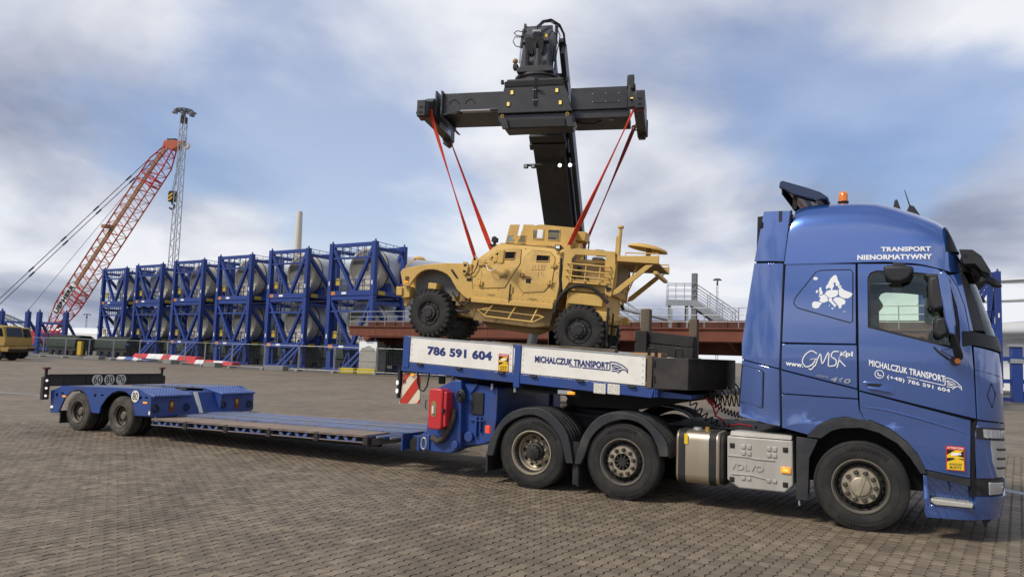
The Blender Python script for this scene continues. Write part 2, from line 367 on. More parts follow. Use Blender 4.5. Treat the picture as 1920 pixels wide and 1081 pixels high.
# ------------------------------------------------------------------ ground
def ground_mats():
    def base(name, attr):
        m = bpy.data.materials.new(name); m.use_nodes = True; MATS[name] = m
        nt = m.node_tree; N = nt.nodes.new; L = nt.links.new; b = nt.nodes['Principled BSDF']
        geo = N('ShaderNodeNewGeometry')
        def noise(sc, det, ro):
            n = N('ShaderNodeTexNoise'); n.inputs['Scale'].default_value = sc; n.inputs['Detail'].default_value = det; n.inputs['Roughness'].default_value = ro
            L(geo.outputs['Position'], n.inputs['Vector']); return n
        big = noise(.35, 5, .6); mid = noise(2.2, 5, .65); fine = noise(70, 3, .7)
        if attr == 'obj': src = N('ShaderNodeObjectInfo').outputs['Random']
        elif attr == 'vc':
            a = N('ShaderNodeAttribute'); a.attribute_name = 'tone'; src = a.outputs['Fac']
        else:
            src = None
        ramp = N('ShaderNodeValToRGB'); e = ramp.color_ramp.elements
        e[0].position = 0; e[0].color = (.134, .104, .071, 1); e[1].position = 1; e[1].color = (.225, .179, .124, 1)
        x = e.new(.5); x.color = (.168, .132, .091, 1)
        if src is None:
            bt = N('ShaderNodeTexBrick'); mp = N('ShaderNodeMapping'); mp.inputs['Rotation'].default_value = (0, 0, R(-6)); L(geo.outputs['Position'], mp.inputs[0]); L(mp.outputs[0], bt.inputs['Vector'])
            bt.inputs['Scale'].default_value = 1; bt.inputs['Brick Width'].default_value = .128*2; bt.inputs['Row Height'].default_value = .12*2; bt.inputs['Mortar Size'].default_value = .012
            bt.inputs['Color1'].default_value = (.45, .45, .45, 1); bt.inputs['Color2'].default_value = (.85, .85, .85, 1); bt.inputs['Mortar'].default_value = (.4, .4, .4, 1)
            bt.inputs['Bias'].default_value = 0
            src = bt.outputs['Color']
        L(src, ramp.inputs[0])
        # slow dirt tones
        mr = N('ShaderNodeMapRange'); mr.inputs[1].default_value = .3; mr.inputs[2].default_value = .7; mr.inputs[3].default_value = .80; mr.inputs[4].default_value = 1.16; L(big.outputs[0], mr.inputs[0])
        mr2 = N('ShaderNodeMapRange'); mr2.inputs[1].default_value = .3; mr2.inputs[2].default_value = .7; mr2.inputs[3].default_value = .82; mr2.inputs[4].default_value = 1.15; L(mid.outputs[0], mr2.inputs[0])
        mr3 = N('ShaderNodeMapRange'); mr3.inputs[1].default_value = .3; mr3.inputs[2].default_value = .7; mr3.inputs[3].default_value = .82; mr3.inputs[4].default_value = 1.18; L(fine.outputs[0], mr3.inputs[0])
        mu = N('ShaderNodeMath'); mu.operation = 'MULTIPLY'; L(mr.outputs[0], mu.inputs[0]); L(mr2.outputs[0], mu.inputs[1])
        mu2 = N('ShaderNodeMath'); mu2.operation = 'MULTIPLY'; L(mu.outputs[0], mu2.inputs[0]); L(mr3.outputs[0], mu2.inputs[1])
        sc = N('ShaderNodeVectorMath'); sc.operation = 'SCALE'; L(ramp.outputs[0], sc.inputs[0]); L(mu2.outputs[0], sc.inputs['Scale'])
        # brownish oil and rust stains
        st = noise(.8, 6, .6); sm = N('ShaderNodeMapRange'); sm.inputs[1].default_value = .54; sm.inputs[2].default_value = .70; sm.inputs[3].default_value = 0; sm.inputs[4].default_value = .72; L(st.outputs[0], sm.inputs[0])
        mx = N('ShaderNodeMix'); mx.data_type = 'RGBA'; L(sm.outputs[0], mx.inputs[0]); L(sc.outputs[0], mx.inputs[6]); mx.inputs[7].default_value = (.085, .066, .045, 1)
        L(mx.outputs[2], b.inputs['Base Color']); b.inputs['Roughness'].default_value = .66; b.inputs['Specular IOR Level'].default_value = .4
        bp = N('ShaderNodeBump'); bp.inputs['Strength'].default_value = .35; bp.inputs['Distance'].default_value = .004; L(fine.outputs[0], bp.inputs['Height']); L(bp.outputs[0], b.inputs['Normal'])
        return m
    base('paver_obj', 'obj'); base('paver_far', 'vc'); base('paving_plain', None)
ground_mats()
mat('yard_gravel', (.125, .115, .098), .9, var=.3, vscale=.6, dirt=(.10, .095, .08), damt=.6, dscale=.25, bump=.4, bscale=9)
mat('line_yellow', (.36, .27, .12), .8, var=.2, dirt=(.16, .14, .11), damt=.9, dscale=.8)
mat('joint_sand', (.048, .039, .029), .9, var=.3, vscale=8, dirt=(.07, .06, .045), damt=.6, dscale=2)
PL, PW, PA = .128, .120, .011           # paver length, row pitch, zigzag depth
PROT = R(-6)
CAMXY = Vector((.5441, -9.5671)); VIEW = math.atan2(math.cos(-.4933), math.sin(-.4933))
def in_sector(x, y, rmax=20.06, rmin=3.75, half=R(42.7)):
    dx, dy = x-CAMXY.x, y-CAMXY.y; d = math.hypot(dx, dy)
    if d > rmax or d < rmin: return False
    a = (math.atan2(dy, dx)-VIEW+math.pi) % (2*math.pi)-math.pi
    return abs(a) < half
def paver_profile():
    g = .0035; L2 = PL/2-g; w = PW/2-g
    return [(w+PA, -L2), (w-PA, -PL*.17), (w-PA, PL*.17), (w+PA, L2), (-w-PA, L2), (-w+PA, PL*.17), (-w+PA, -PL*.17), (-w-PA, -L2)]
def paver_geo(tilt=(0, 0), dz=0, soft=1):
    pr = paver_profile(); n = len(pr); vs = []
    for k, (sc, z) in enumerate(((.955, 0), (1, -.005), (1, -.03))):
        for x, y in pr: vs.append((x*sc, y*sc, z+dz+(x*tilt[0]+y*tilt[1] if k < 2 else 0)))
    fs = [tuple(range(n))]
    for k in (0, 1):
        for i in range(n): fs.append((k*n+i, (k+1)*n+i, (k+1)*n+(i+1) % n, k*n+(i+1) % n))
    return vs, fs
def make_ground():
    # one sheet to the horizon with a shallow bed (4 cm lower) where the blocks are laid one by one
    ca, sa = math.cos(PROT), math.sin(PROT)
    arc_pts = []
    half = R(42.5); ro, ri = 20.0, 3.8; n = 40
    for i in range(n+1):
        a = VIEW-half+2*half*i/n; arc_pts.append((CAMXY.x+ro*math.cos(a), CAMXY.y+ro*math.sin(a)))
    for i in range(n+1):
        a = VIEW+half-2*half*i/n; arc_pts.append((CAMXY.x+ri*math.cos(a), CAMXY.y+ri*math.sin(a)))
    S = 3000
    ZG = -.003
    outer = [Vector((-S, -S, ZG)), Vector((S, -S, ZG)), Vector((S, S, ZG)), Vector((-S, S, ZG))]
    hole = [Vector((x, y, ZG)) for x, y in arc_pts]
    # far ring is cut in steps so that shading stays precise
    tris = tessellate_polygon([outer, hole]); allv = outer+hole
    g = MB(); g.add(allv, tris); k = len(hole)
    g.add([(q.x, q.y, ZG) for q in hole]+[(q.x, q.y, -.02) for q in hole], [(i, (i+1) % k, k+(i+1) % k, k+i) for i in range(k)])
    go = g.build('ground', 'paving_plain', fix=False, sharp=30); tag(go, kind='structure')
    for pl in go.data.polygons:
        if pl.normal.z < -.5: pl.flip()
    bed = MB(); bed.add([(q.x, q.y, -.014) for q in hole], [t for t in tessellate_polygon([[Vector(q) for q in hole]])])
    bo = bed.build('joint_bed', 'joint_sand', go, fix=False)
    for pl in bo.data.polygons:
        if pl.normal.z < -.5: pl.flip()
    # lattice
    cells = []
    for i in range(-215, 135):
        for j in range(-220, 220):
            lx, ly = i*PW, (j+(.5 if i % 2 else 0))*PL
            x, y = lx*ca-ly*sa-4, lx*sa+ly*ca+2
            if in_sector(x, y): cells.append((x, y, math.hypot(x-CAMXY.x, y-CAMXY.y)))
    def seen(c):
        a = (math.atan2(c[1]-CAMXY.y, c[0]-CAMXY.x)-VIEW+math.pi) % (2*math.pi)-math.pi
        d = Vector((c[0]-CAMXY.x, c[1]-CAMXY.y)); dep = c[2]*math.cos(a)
        # image row of the block: below the frame when too close
        xs = -math.tan(a); ys = (-1.8528*math.cos(.0885)/dep-math.sin(.0885)*1)/(math.cos(.0885)-1.8528*math.sin(.0885)/dep)
        yy = ys*math.cos(.0338)-xs*math.sin(.0338); xx = xs*math.cos(.0338)+ys*math.sin(.0338)
        return yy > -.384 and abs(xx) < .68
    vis = sorted([c for c in cells if seen(c)], key=lambda c: c[2]); near = vis[:300]; ns = set((c[0], c[1]) for c in near)
    pr = random.Random(3)
    protos = []
    for k in range(6):
        vs, fs = paver_geo((pr.uniform(-.02, .02), pr.uniform(-.02, .02)), pr.uniform(-.0015, .0015)); b = MB(); b.add(vs, fs)
        me = b.mesh('paving_block', 30, fix=False); me.materials.append(MATS['paver_obj']); protos.append(me)
    for c in near:
        o = bpy.data.objects.new('paving_block', pr.choice(protos)); COL.objects.link(o); o.location = (c[0], c[1], 0); o.rotation_euler = (0, 0, PROT+pr.uniform(-.01, .01)); o.parent = go
    vs, fs, tone = [], [], []
    for c in cells:
        if (c[0], c[1]) in ns: continue
        pv, pf = paver_geo((pr.uniform(-.02, .02), pr.uniform(-.02, .02)), pr.uniform(-.0015, .0015)); o = len(vs)
        far = c[2] > 15
        for x, y, z in pv: vs.append((x*ca-y*sa+c[0], x*sa+y*ca+c[1], z))
        use = pf if not far else pf[:9]
        fs += [tuple(i+o for i in f) for f in use]; t = pr.random(); tone += [t]*len(use)
    me = bpy.data.meshes.new('paving_blocks'); me.from_pydata(vs, [], fs)
    at = me.attributes.new('tone', 'FLOAT', 'FACE'); at.data.foreach_set('value', tone); me.update()
    me.materials.append(MATS['paver_far'])
    o = obj('paving_blocks', me, None, go); tag(o, kind='stuff')
    # painted lines
    for pts, wd_ in ((((-40, 3.5), (-24, 5.2)), .06), (((1.0, 5.48), (9.0, -2.5)), .13), (((-70, 32.9), (-47, 31.9)), .1), (((-47, 31.9), (-24, 34.0)), .1)):
        (x0, y0), (x1, y1) = pts; d = Vector((x1-x0, y1-y0)).normalized(); nn = Vector((-d.y, d.x))*wd_
        b = MB(); b.add([(x0-nn.x, y0-nn.y, .004), (x1-nn.x, y1-nn.y, .004), (x1+nn.x, y1+nn.y, .004), (x0+nn.x, y0+nn.y, .004)], [(0, 1, 2, 3)])
        l = b.build('painted_line', 'line_paint' if y0 < 20 else 'line_yellow', fix=False); tag(l, kind='structure')
make_ground()
# ------------------------------------------------------------------ wheels
def tyre_mesh(r, rim, w, grooves=4, n=48, lug=0):
    """lathe about y; outer sidewall at y=0, inner at y=w"""
    pr = [(rim, .012), (rim+.012, .004), (lerp(rim, r, .45), -.004), (lerp(rim, r, .8), .004), (r-.012, .018), (r, .034)]
    y = .034; tw = w-.068; st = tw/(grooves*2+1)
    for k in range(grooves):
        y += st*1.4; pr += [(r, y), (r-.012, y+.003)]; y2 = y+st*.55; pr += [(r-.012, y2-.003), (r, y2)]; y = y2
    pr += [(r, w-.034), (r-.012, w-.018), (lerp(rim, r, .8), w-.004), (lerp(rim, r, .45), w+.004), (rim+.012, w-.004), (rim, w-.012)]
    b = MB(); b.lathe(pr, (0, 0, 0), 'y', n, closed=True)
    # raised sidewall rings
    for f, rr in ((.5, .004), (.9, .003)):
        b.tube([(lerp(rim, r, f)*math.cos(2*math.pi*i/n), -.003, lerp(rim, r, f)*math.sin(2*math.pi*i/n)) for i in range(n)], rr, 5, closed=True)
    return b
def sidewall_marks(r, a0, span, h, m, parent, seed):
    """raised moulding blocks round the sidewall"""
    b = MB(); q = random.Random(seed); a = a0
    while a < a0+span:
        w_ = q.uniform(2.0, 4.5); pts = arc(0, 0, r+h/2, a, a+w_, 3)+arc(0, 0, r-h/2, a+w_, a, 3); b.prism(pts, 'y', -.010, .0); a += w_+q.uniform(.8, 2.2)
    tag(b.build('sidewall_moulding', m, parent), kind='stuff')
mat('rim_dark', (.045, .042, .036), .5, .3, var=.25, vscale=9, dirt=(.12, .10, .075), damt=.5, dscale=7)
mat('nut_grey', (.11, .10, .085), .35, .6, var=.2)
NUT = {}
def nuts(e, rr, prof, m, n=10):
    key = str(prof)+m
    if key not in NUT:
        b = MB(); b.lathe(prof, (0, 0, 0), 'y', 10); NUT[key] = b.mesh('wheel_nut'); NUT[key].materials.append(MATS[m])
    for i in range(n):
        t = 2*math.pi*(i+.5)/n; o = obj('wheel_nut', NUT[key], None, e); o.location = (rr*math.cos(t), 0, rr*math.sin(t))
def wheel(parent, x, y, z, r, rim, w, kind, rubber='rubber', rimm='rim_steel', side=-1, spin=0, letters=True, steer=0):
    """a wheel whose outer face looks to -y (side=-1) or +y (side=1)"""
    e = bpy.data.objects.new('wheel', None); COL.objects.link(e); e.empty_display_size = .2
    attach(e, parent); e.location = (x, y, z); e.rotation_euler = (0, spin, (0 if side < 0 else math.pi)+steer)
    tyre_mesh(r, rim-.012, w).build('tyre', rubber, e, sharp=30)
    if letters:
        sidewall_marks(lerp(rim, r, .62), 70, 60, .034, rubber, e, 3); sidewall_marks(lerp(rim, r, .62), 255, 55, .026, rubber, e, 8)
    b = MB()
    if kind in ('front', 'pusher'):
        # outer lip, gutter, disc dished outwards with vent holes, bolt ring
        b.lathe([(rim, .004), (rim, -.006), (rim-.012, -.008), (rim-.018, .004), (rim-.03, .02)], (0, 0, 0), 'y', 48)
        b.build('rim_lip', 'rim_dirty', e, sharp=30)
        b = MB(); b.lathe([(rim-.03, .02), (rim-.035, .09), (rim-.055, .10), (rim-.068, .085), (rim*.66, .045)], (0, 0, 0), 'y', 48); b.build('rim', 'rim_dark', e, sharp=30)
        b = MB(); b.lathe([(rim*.66, .045), (rim*.655, .02), (rim*.63, .008), (rim*.36, .006), (rim*.34, .03)], (0, 0, 0), 'y', 48); b.build('bolt_ring', rimm, e, sharp=30)
        h = MB()
        for i in range(20 if kind == 'pusher' else 20):
            t = 2*math.pi*(i+.5)/20; rr = rim*.735
            M = Matrix.Translation((rr*math.cos(t), .058, rr*math.sin(t))) @ Matrix.Rotation(-t, 4, 'Y')
            q = MB(); q.lathe([(0, -.006), (1, -.006), (1, .012)], (0, 0, 0), 'y', 12); q.xf(M @ Matrix.Diagonal((.013, 1, .021, 1))); h.add(q.v, q.f)
        tag(h.build('vent_hole', 'seam_black', e), kind='stuff')
        nuts(e, rim*.52, [(.029, .012), (.029, -.006), (.024, -.010), (.023, -.034), (.015, -.046), (0, -.048)], 'nut_grey')
        c = MB()
        if kind == 'front':
            c.lathe([(rim*.37, .012), (rim*.36, -.02), (rim*.33, -.032), (rim*.31, -.034), (0, -.036)], (0, 0, 0), 'y', 40)
            co = c.build('hub_cap', rimm, e)
            q = MB(); q.box(-.027, .027, -.043, -.03, -.105, .105); q.build('hub_cap_bar', rimm, e, bevel=.004)
        else:
            c.lathe([(rim*.35, .02), (rim*.345, .10), (rim*.2, .11), (rim*.2, .02), (rim*.17, -.005), (0, -.008)], (0, 0, 0), 'y', 32)
            for i in range(10):
                t = 2*math.pi*i/10; c.box(.055, .10, -.0, .1, -.012, .012, Matrix.Rotation(t, 4, 'Y'))
            c.build('hub', 'hub_dark', e)
    elif kind == 'drive':
        b.lathe([(rim, .004), (rim, -.006), (rim-.012, -.008), (rim-.02, .006), (rim-.035, .03), (rim-.045, .10), (rim-.075, .13), (rim-.08, .17), (rim*.62, .20), (rim*.55, .185), (rim*.40, .185), (rim*.38, .2)], (0, 0, 0), 'y', 48)
        b.build('rim', rimm, e, sharp=30)
        h = MB()
        for i in range(10):
            t = 2*math.pi*i/10; rr = rim*.68; q = MB(); q.lathe([(0, -.008), (1, -.008), (1, .02)], (0, 0, 0), 'y', 12)
            q.xf(Matrix.Translation((rr*math.cos(t), .188, rr*math.sin(t))) @ Matrix.Rotation(-t, 4, 'Y') @ Matrix.Diagonal((.022, 1, .030, 1))); h.add(q.v, q.f)
        tag(h.build('vent_hole', 'seam_black', e), kind='stuff')
        nuts(e, rim*.50, [(.024, .19), (.022, .165), (.018, .14), (0, .138)], rimm)
        c = MB(); c.lathe([(rim*.40, .20), (rim*.40, .11), (rim*.34, .10), (rim*.33, .04), (rim*.25, .025), (rim*.12, .02), (0, .02)], (0, 0, 0), 'y', 28)
        for i in range(12):
            t = 2*math.pi*i/12; c.lathe([(.012, .06), (.012, .025), (0, .022)], (rim*.30*math.cos(t), 0, rim*.30*math.sin(t)), 'y', 8)
        c.build('hub', 'hub_dark', e)
    else:   # small trailer wheel, deeply dished
        b.lathe([(rim, .004), (rim, -.006), (rim-.01, -.008), (rim-.018, .01), (rim-.04, .03), (rim-.045, .08), (rim-.06, .095), (rim-.065, .14), (rim*.5, .16), (rim*.3, .16)], (0, 0, 0), 'y', 40)
        b.build('rim', rimm, e, sharp=30)
        c = MB(); c.lathe([(rim*.42, .165), (rim*.40, .09), (rim*.36, .07), (rim*.28, .05), (0, .045)], (0, 0, 0), 'y', 24)
        for i in range(8):
            t = 2*math.pi*i/8; c.lathe([(.018, .16), (.016, .13), (0, .128)], (rim*.56*math.cos(t), 0, rim*.56*math.sin(t)), 'y', 8)
        c.build('hub', rimm, e)
    # barrel closes the wheel from inside
    k = MB(); k.lathe([(rim-.02, .01), (rim-.05, .05), (rim-.06, w*.9), (rim-.02, w-.012)], (0, 0, 0), 'y', 32); k.lathe([(rim-.05, w*.8), (0, w*.8)], (0, 0, 0), 'y', 24)
    k.build('rim_barrel', 'hub_dark', e, sharp=30)
    return e
# ------------------------------------------------------------------ tractor truck
TR = thing('tractor_truck', 'blue sleeper-cab tractor truck with white lettering, hitched to the low-loader trailer', 'truck', (-1.8, 1.25, 0), world=True)
TW = 2.5
XF = [(.2, 1.36), (.6, 1.42), (1.3, 1.44), (2.1, 1.42), (2.3, 1.37), (2.9, 1.19), (3.1, 1.12), (3.4, .98)]
RC = .46
def cab(u, z, off=0, mirror=False):
    """side co-ordinate u (metres from the front axle, bent round the front corner) and height -> surface point"""
    xf = interp(z, XF); us = xf-RC; crown = (.014 if z > 2 else .026)*((z-2.0)/1.0)**2*(1 if z > 1.2 else .5)
    if u <= us: x, y, nx, ny = u, crown, 0, -1
    else:
        t = (u-us)/RC
        if t < math.pi/2: x, y, nx, ny = us+RC*math.sin(t), crown+.52*(1-math.cos(t)), math.sin(t), -math.cos(t)
        else:
            yy = .52+(u-us-RC*math.pi/2); x, y, nx, ny = xf+.035*math.sin(min(1, (yy-.52)/.75)*math.pi/2), crown+yy, 1, 0
    if u < -.88: y += .16*((-.88-u)/.5)**2
    x += nx*off; y += ny*off
    return Vector((x, TW-y if mirror else y, z))
def panel(name, loops, m, off=0, thick=.03, parent=None, both=True, grid=.09, bev=.006, sharp=30):
    """curved sheet on the cab surface from loops of (u, z)"""
    out = []
    for mir in ((False, True) if both else (False,)):
        L3 = [[Vector((a, b, 0)) for a, b in lp] for lp in loops]; flat = [q for lp in L3 for q in lp]
        bm = bmesh.new(); bv = [bm.verts.new((q.x, 0, q.y)) for q in flat]
        for t in tessellate_polygon(L3):
            try: bm.faces.new([bv[i] for i in t])
            except ValueError: pass
        bmesh.ops.dissolve_limit(bm, angle_limit=.01, verts=bm.verts, edges=bm.edges)
        us = [q.x for q in flat]; zs = [q.y for q in flat]
        k = math.ceil(min(us)/grid)
        while k*grid < max(us):
            bmesh.ops.bisect_plane(bm, geom=bm.verts[:]+bm.edges[:]+bm.faces[:], plane_co=(k*grid, 0, 0), plane_no=(1, 0, 0), dist=1e-5); k += 1
        k = math.ceil(min(zs)/.15)
        while k*.15 < max(zs):
            bmesh.ops.bisect_plane(bm, geom=bm.verts[:]+bm.edges[:]+bm.faces[:], plane_co=(0, 0, k*.15), plane_no=(0, 0, 1), dist=1e-5); k += 1
        for v in bm.verts: v.co = cab(v.co.x, v.co.z, off, mir)
        bm.normal_update()
        c = sum((f.calc_center_median() for f in bm.faces), Vector())/max(1, len(bm.faces))
        for f in bm.faces:
            f.normal_update()
            ctr = f.calc_center_median(); o_ = Vector((ctr.x-0, ctr.y-TW/2, 0)); o_.x *= .3 if abs(o_.y) > .9 else 1
            if f.normal.dot(o_) < 0: f.normal_flip()
        if thick:
            ret = bmesh.ops.solidify(bm, geom=bm.faces[:], thickness=thick)
        me = bpy.data.meshes.new(name); bm.to_mesh(me); bm.free(); finish(me, sharp)
        out.append(obj(name, me, m, parent or TR, bev if thick else 0, 2))
    return out
def make_cab():
    arch_o = [(-.56, 1.03), (-.44, 1.16), (-.30, 1.235), (-.15, 1.27), (.10, 1.25), (.31, 1.17), (.47, 1.04), (.58, .92), (.655, .75)]
    # --- upper and lower body panels, each with its own gap
    panel('sleeper_panel', [[(-.815, 3.085), (-.035, 3.055), (-.035, 2.115), (-.855, 2.115)]], 'truck_blue')
    win = [(-.41, 2.985), (-.09, 2.985), (-.065, 2.95), (-.07, 2.375), (-.095, 2.36), (-.68, 2.535), (-.72, 2.59), (-.70, 2.66), (-.47, 2.965)]
    panel('sleeper_window_blank', [win], 'truck_blue', off=.004, thick=.02, bev=.003)
    # dark gasket round the blank
    for mir in (False, True):
        g = MB(); g.tube([cab(a, b, .002, mir) for a, b in win], .0065, 6, closed=True); g.build('window_gasket', 'seam_black', TR)
    panel('side_locker', [[(-.855, 2.095), (-.03, 2.10), (-.025, 1.60), (-.86, 1.79)]], 'truck_blue')
    panel('side_locker_lower', [[(-.86, 1.775), (-.025, 1.585), (-.022, 1.49), (-.855, 1.505)]], 'truck_blue', off=.006)
    panel('rear_skirt', [[(-.855, 1.49), (-.02, 1.475), (-.012, 1.36), (.05, 1.245), (-.15, 1.275), (-.30, 1.24), (-.44, 1.165), (-.56, 1.035), (-.85, 1.095)]], 'truck_blue', off=.014)
    panel('rear_corner', [[(-1.20, 3.10), (-.845, 3.08), (-.885, 1.80), (-1.355, 1.90), (-1.36, 2.10)]], 'truck_blue', off=-.004)
    panel('rear_corner_lower', [[(-1.355, 1.885), (-.885, 1.785), (-.875, 1.105), (-1.395, 1.185)]], 'truck_blue', off=-.004)
    panel('hatch', [[(-1.345, 1.81), (-1.12, 1.765), (-1.085, 1.74), (-1.095, 1.325), (-1.38, 1.375)]], 'truck_blue', off=.004, thick=.02, bev=.003)
    panel('rear_corner_upper', [[(-1.085, 3.75), (-.765, 3.735), (-.835, 3.105), (-1.20, 3.125)]], 'truck_blue', off=-.004)
    for mir in (False, True):
        g = MB(); g.tube([cab(a, b, .002, mir) for a, b in [(-1.35, 1.825), (-1.11, 1.775), (-1.072, 1.745), (-1.082, 1.31), (-1.39, 1.365)]], .006, 6, closed=True); g.build('hatch_gasket', 'seam_black', TR)
    # --- door with window
    dwin = [(.09, 2.305), (.09, 2.89), (.12, 2.945), (.18, 2.97), (.45, 2.955), (.70, 2.925), (.86, 2.86), (.93, 2.77), (.985, 2.55), (1.005, 2.36), (1.005, 2.10), (.93, 2.085)]
    door = [(-.012, 3.052), (.35, 3.04), (.62, 3.015), (.79, 2.975), (.92, 2.90), (1.0, 2.77), (1.065, 2.55), (1.10, 2.28), (1.115, 2.11), (1.13, 1.87), (1.145, 1.335), (-.005, 1.585)]
    drs = panel('door', [door, dwin[::-1]], 'truck_blue')
    ins = lambda d: [(a+(.5-a)*d*.9, b+(2.52-b)*d) for a, b in dwin]
    panel('window_frame', [[(a, b) for a, b in ins(-.015)], ins(.085)[::-1]], 'black_plastic', off=-.012, thick=.02, bev=.003)
    gl = panel('side_window', [ins(.06)], 'cab_glass', off=-.02, thick=.006, bev=0)
    # black quarter post between glass and windscreen
    panel('window_post', [[(.80, 2.87), (.93, 2.76), (.985, 2.55), (1.0, 2.36), (1.0, 2.12), (.96, 2.13), (.93, 2.42), (.86, 2.68)]], 'black_plastic', off=-.006, thick=.02, bev=.003)
    for d in drs[:1]:
        h = MB(); h.prism([(.03, 1.685), (.25, 1.685), (.33, 1.65), (.36, 1.60), (.35, 1.555), (.07, 1.595)], 'y', .004, -.004); h.build('handle_recess', 'truck_blue', d, bevel=.004)
        h = MB(); h.prism([(.09, 1.665), (.24, 1.665), (.20, 1.63), (.06, 1.64)], 'y', -.0055, -.001); h.build('handle_shadow', 'seam_black', d)
        h = MB(); h.prism([(.08, 1.625), (.30, 1.615), (.325, 1.585), (.31, 1.57), (.10, 1.60)], 'y', -.035, -.004); h.build('door_handle', 'truck_blue', d, bevel=.008)
    # --- fender below the door, bent round the corner
    panel('front_fender', [[(-.004, 1.567), (1.085, 1.312), (1.07, .70), (.655, .75), (.58, .92), (.47, 1.045), (.31, 1.175), (.10, 1.255), (.058, 1.235), (0, 1.36)]], 'truck_blue', off=.016)
    # crease rib on the fender and skirt
    for mir in (False, True):
        g = MB(); pts = [cab(a, b, .018, mir) for a, b in [(.02, 1.40), (.3, 1.37), (.6, 1.30), (.9, 1.22), (1.06, 1.17)]]; g.tube(pts, [.006, .012, .012, .010, .003], 6); g.build('fender_crease', 'truck_blue', TR)
    # --- corner panels
    panel('front_corner', [[(1.135, 2.115), (1.50, 2.05), (1.60, 1.78), (1.60, 1.285), (1.16, 1.325), (1.145, 1.87)]], 'truck_blue', off=.004)
    g = MB(); dm = [(1.33, 1.72), (1.39, 1.60), (1.33, 1.46), (1.27, 1.59)]
    g.tube([cab(a, b, .006) for a, b in dm], .004, 6, closed=True); g.build('corner_emblem_outline', 'seam_black', TR)
    g = MB(); g.tube([cab(a, b, .006) for a, b in [(1.14, 1.86), (1.3, 1.83), (1.45, 1.80), (1.62, 1.78)]], .004, 6); g.build('corner_groove', 'seam_black', TR)
    panel('cowl', [[(1.03, 2.28), (1.105, 2.28), (1.40, 2.235), (2.2, 2.235), (2.2, 2.07), (1.50, 2.07), (1.12, 2.13), (1.03, 2.11)]], 'black_plastic', off=.012, bev=.01)
    panel('a_pillar', [[(.93, 2.905), (1.05, 2.93), (1.11, 2.50), (1.145, 2.285), (1.108, 2.285), (1.075, 2.55), (1.01, 2.77)]], 'truck_blue', off=.0)
    panel('a_pillar_black', [[(1.055, 2.93), (1.10, 2.96), (1.155, 2.87), (1.25, 2.50), (1.30, 2.29), (1.15, 2.285), (1.115, 2.50)]], 'black_plastic', off=-.004)
    panel('windscreen', [[(1.11, 2.96), (1.93, 2.96), (2.2, 2.96), (2.2, 2.245), (1.31, 2.245), (1.26, 2.50), (1.165, 2.87)]], 'cab_glass', off=-.01, thick=.008, bev=0)
    panel('windscreen_header', [[(1.05, 3.06), (1.95, 3.06), (1.93, 2.965), (1.09, 2.965)]], 'black_plastic', off=0)
    # --- grille, headlights, bumper
    panel('grille', [[(1.61, 2.06), (2.2, 2.06), (2.2, 1.00), (1.61, 1.00)]], 'black_plastic', off=0, bev=.01)
    for i in range(7):
        panel('grille_bar', [[(1.63, 1.07+i*.13), (2.2, 1.07+i*.13), (2.2, 1.15+i*.13), (1.63, 1.15+i*.13)]], 'truck_blue' if i % 2 == 0 else 'black_plastic', off=.002, thick=.02, bev=.005)
    panel('fender_strip', [[(1.155, 1.325), (1.09, 1.26), (1.075, .69), (1.075, .50), (1.12, .46), (1.13, 1.18)]], 'seam_black', off=.006)
    panel('headlight_housing', [[(1.16, 1.31), (1.60, 1.275), (1.60, .70), (1.14, .70), (1.125, 1.17)]], 'truck_blue', off=.0, bev=.012)
    panel('headlight_surround', [[(1.14, 1.245), (1.60, 1.23), (1.60, 1.09), (1.145, 1.12)]], 'black_plastic', off=.008, thick=.025, bev=.004)
    hl = panel('daytime_lamp', [[(1.215, 1.225), (1.58, 1.205), (1.58, 1.12), (1.22, 1.135)]], 'lamp_clear', off=.016, thick=.02, bev=.005)
    hl2 = panel('headlight', [[(1.30, 1.105), (1.60, 1.085), (1.60, .71), (1.40, .71), (1.335, .86)]], 'lamp_clear', off=.014, thick=.025, bev=.006)
    for k in range(5):
        panel('lamp_rib', [[(1.24+k*.06, 1.215), (1.262+k*.06, 1.214), (1.262+k*.06, 1.13), (1.24+k*.06, 1.132)]], 'letter_grey', off=.019, thick=.006, bev=0)
    for k in range(3):
        panel('lamp_divider', [[(1.37, 1.02-k*.10), (1.59, 1.01-k*.10), (1.59, .985-k*.10), (1.39, .995-k*.10)]], 'black_plastic', off=.018, thick=.006, bev=0)
    panel('bumper_grip', [[(1.11, .70), (1.60, .69), (1.60, .505), (1.11, .505)]], 'black_plastic', off=-.006, bev=.006)
    panel('fog_lamp', [[(1.28, .655), (1.56, .64), (1.56, .52), (1.29, .52)]], 'lamp_clear', off=.006, thick=.02, bev=.006)
    b = MB(); q = cab(1.17, .60, .002); b.cyl(q, q+Vector((.004, -.014, 0)), .022, 14); b.build('tow_eye_cover', 'seam_black', TR)
    panel('bumper', [[(.645, .41), (.68, .36), (1.10, .365), (1.12, .50), (2.2, .50), (2.2, .27), (1.5, .27), (1.30, .262), (.66, .235), (.635, .30)]], 'truck_blue', off=.03, thick=.12, bev=.03)
    panel('bumper_centre', [[(1.60, .69), (2.2, .69), (2.2, .51), (1.60, .51)]], 'truck_blue', off=.01)
    panel('bumper_end', [[(.63, .69), (.665, .68), (.69, .44), (.70, .36), (.63, .40)]], 'truck_blue', off=.024, thick=.10, bev=.012)
    # step well behind the fender
    b = MB(); b.box(.66, 1.11, .17, .19, .30, .75); b.box(.66, 1.10, .02, .19, .36, .375); b.build('step_well', 'truck_blue', TR, bevel=.004)
    b = MB(); b.prism([(.665, .735), (1.075, .69), (1.075, .61), (.72, .665), (.665, .69)], 'y', .012, .05); b.build('fender_sill', 'black_plastic', TR, bevel=.004)
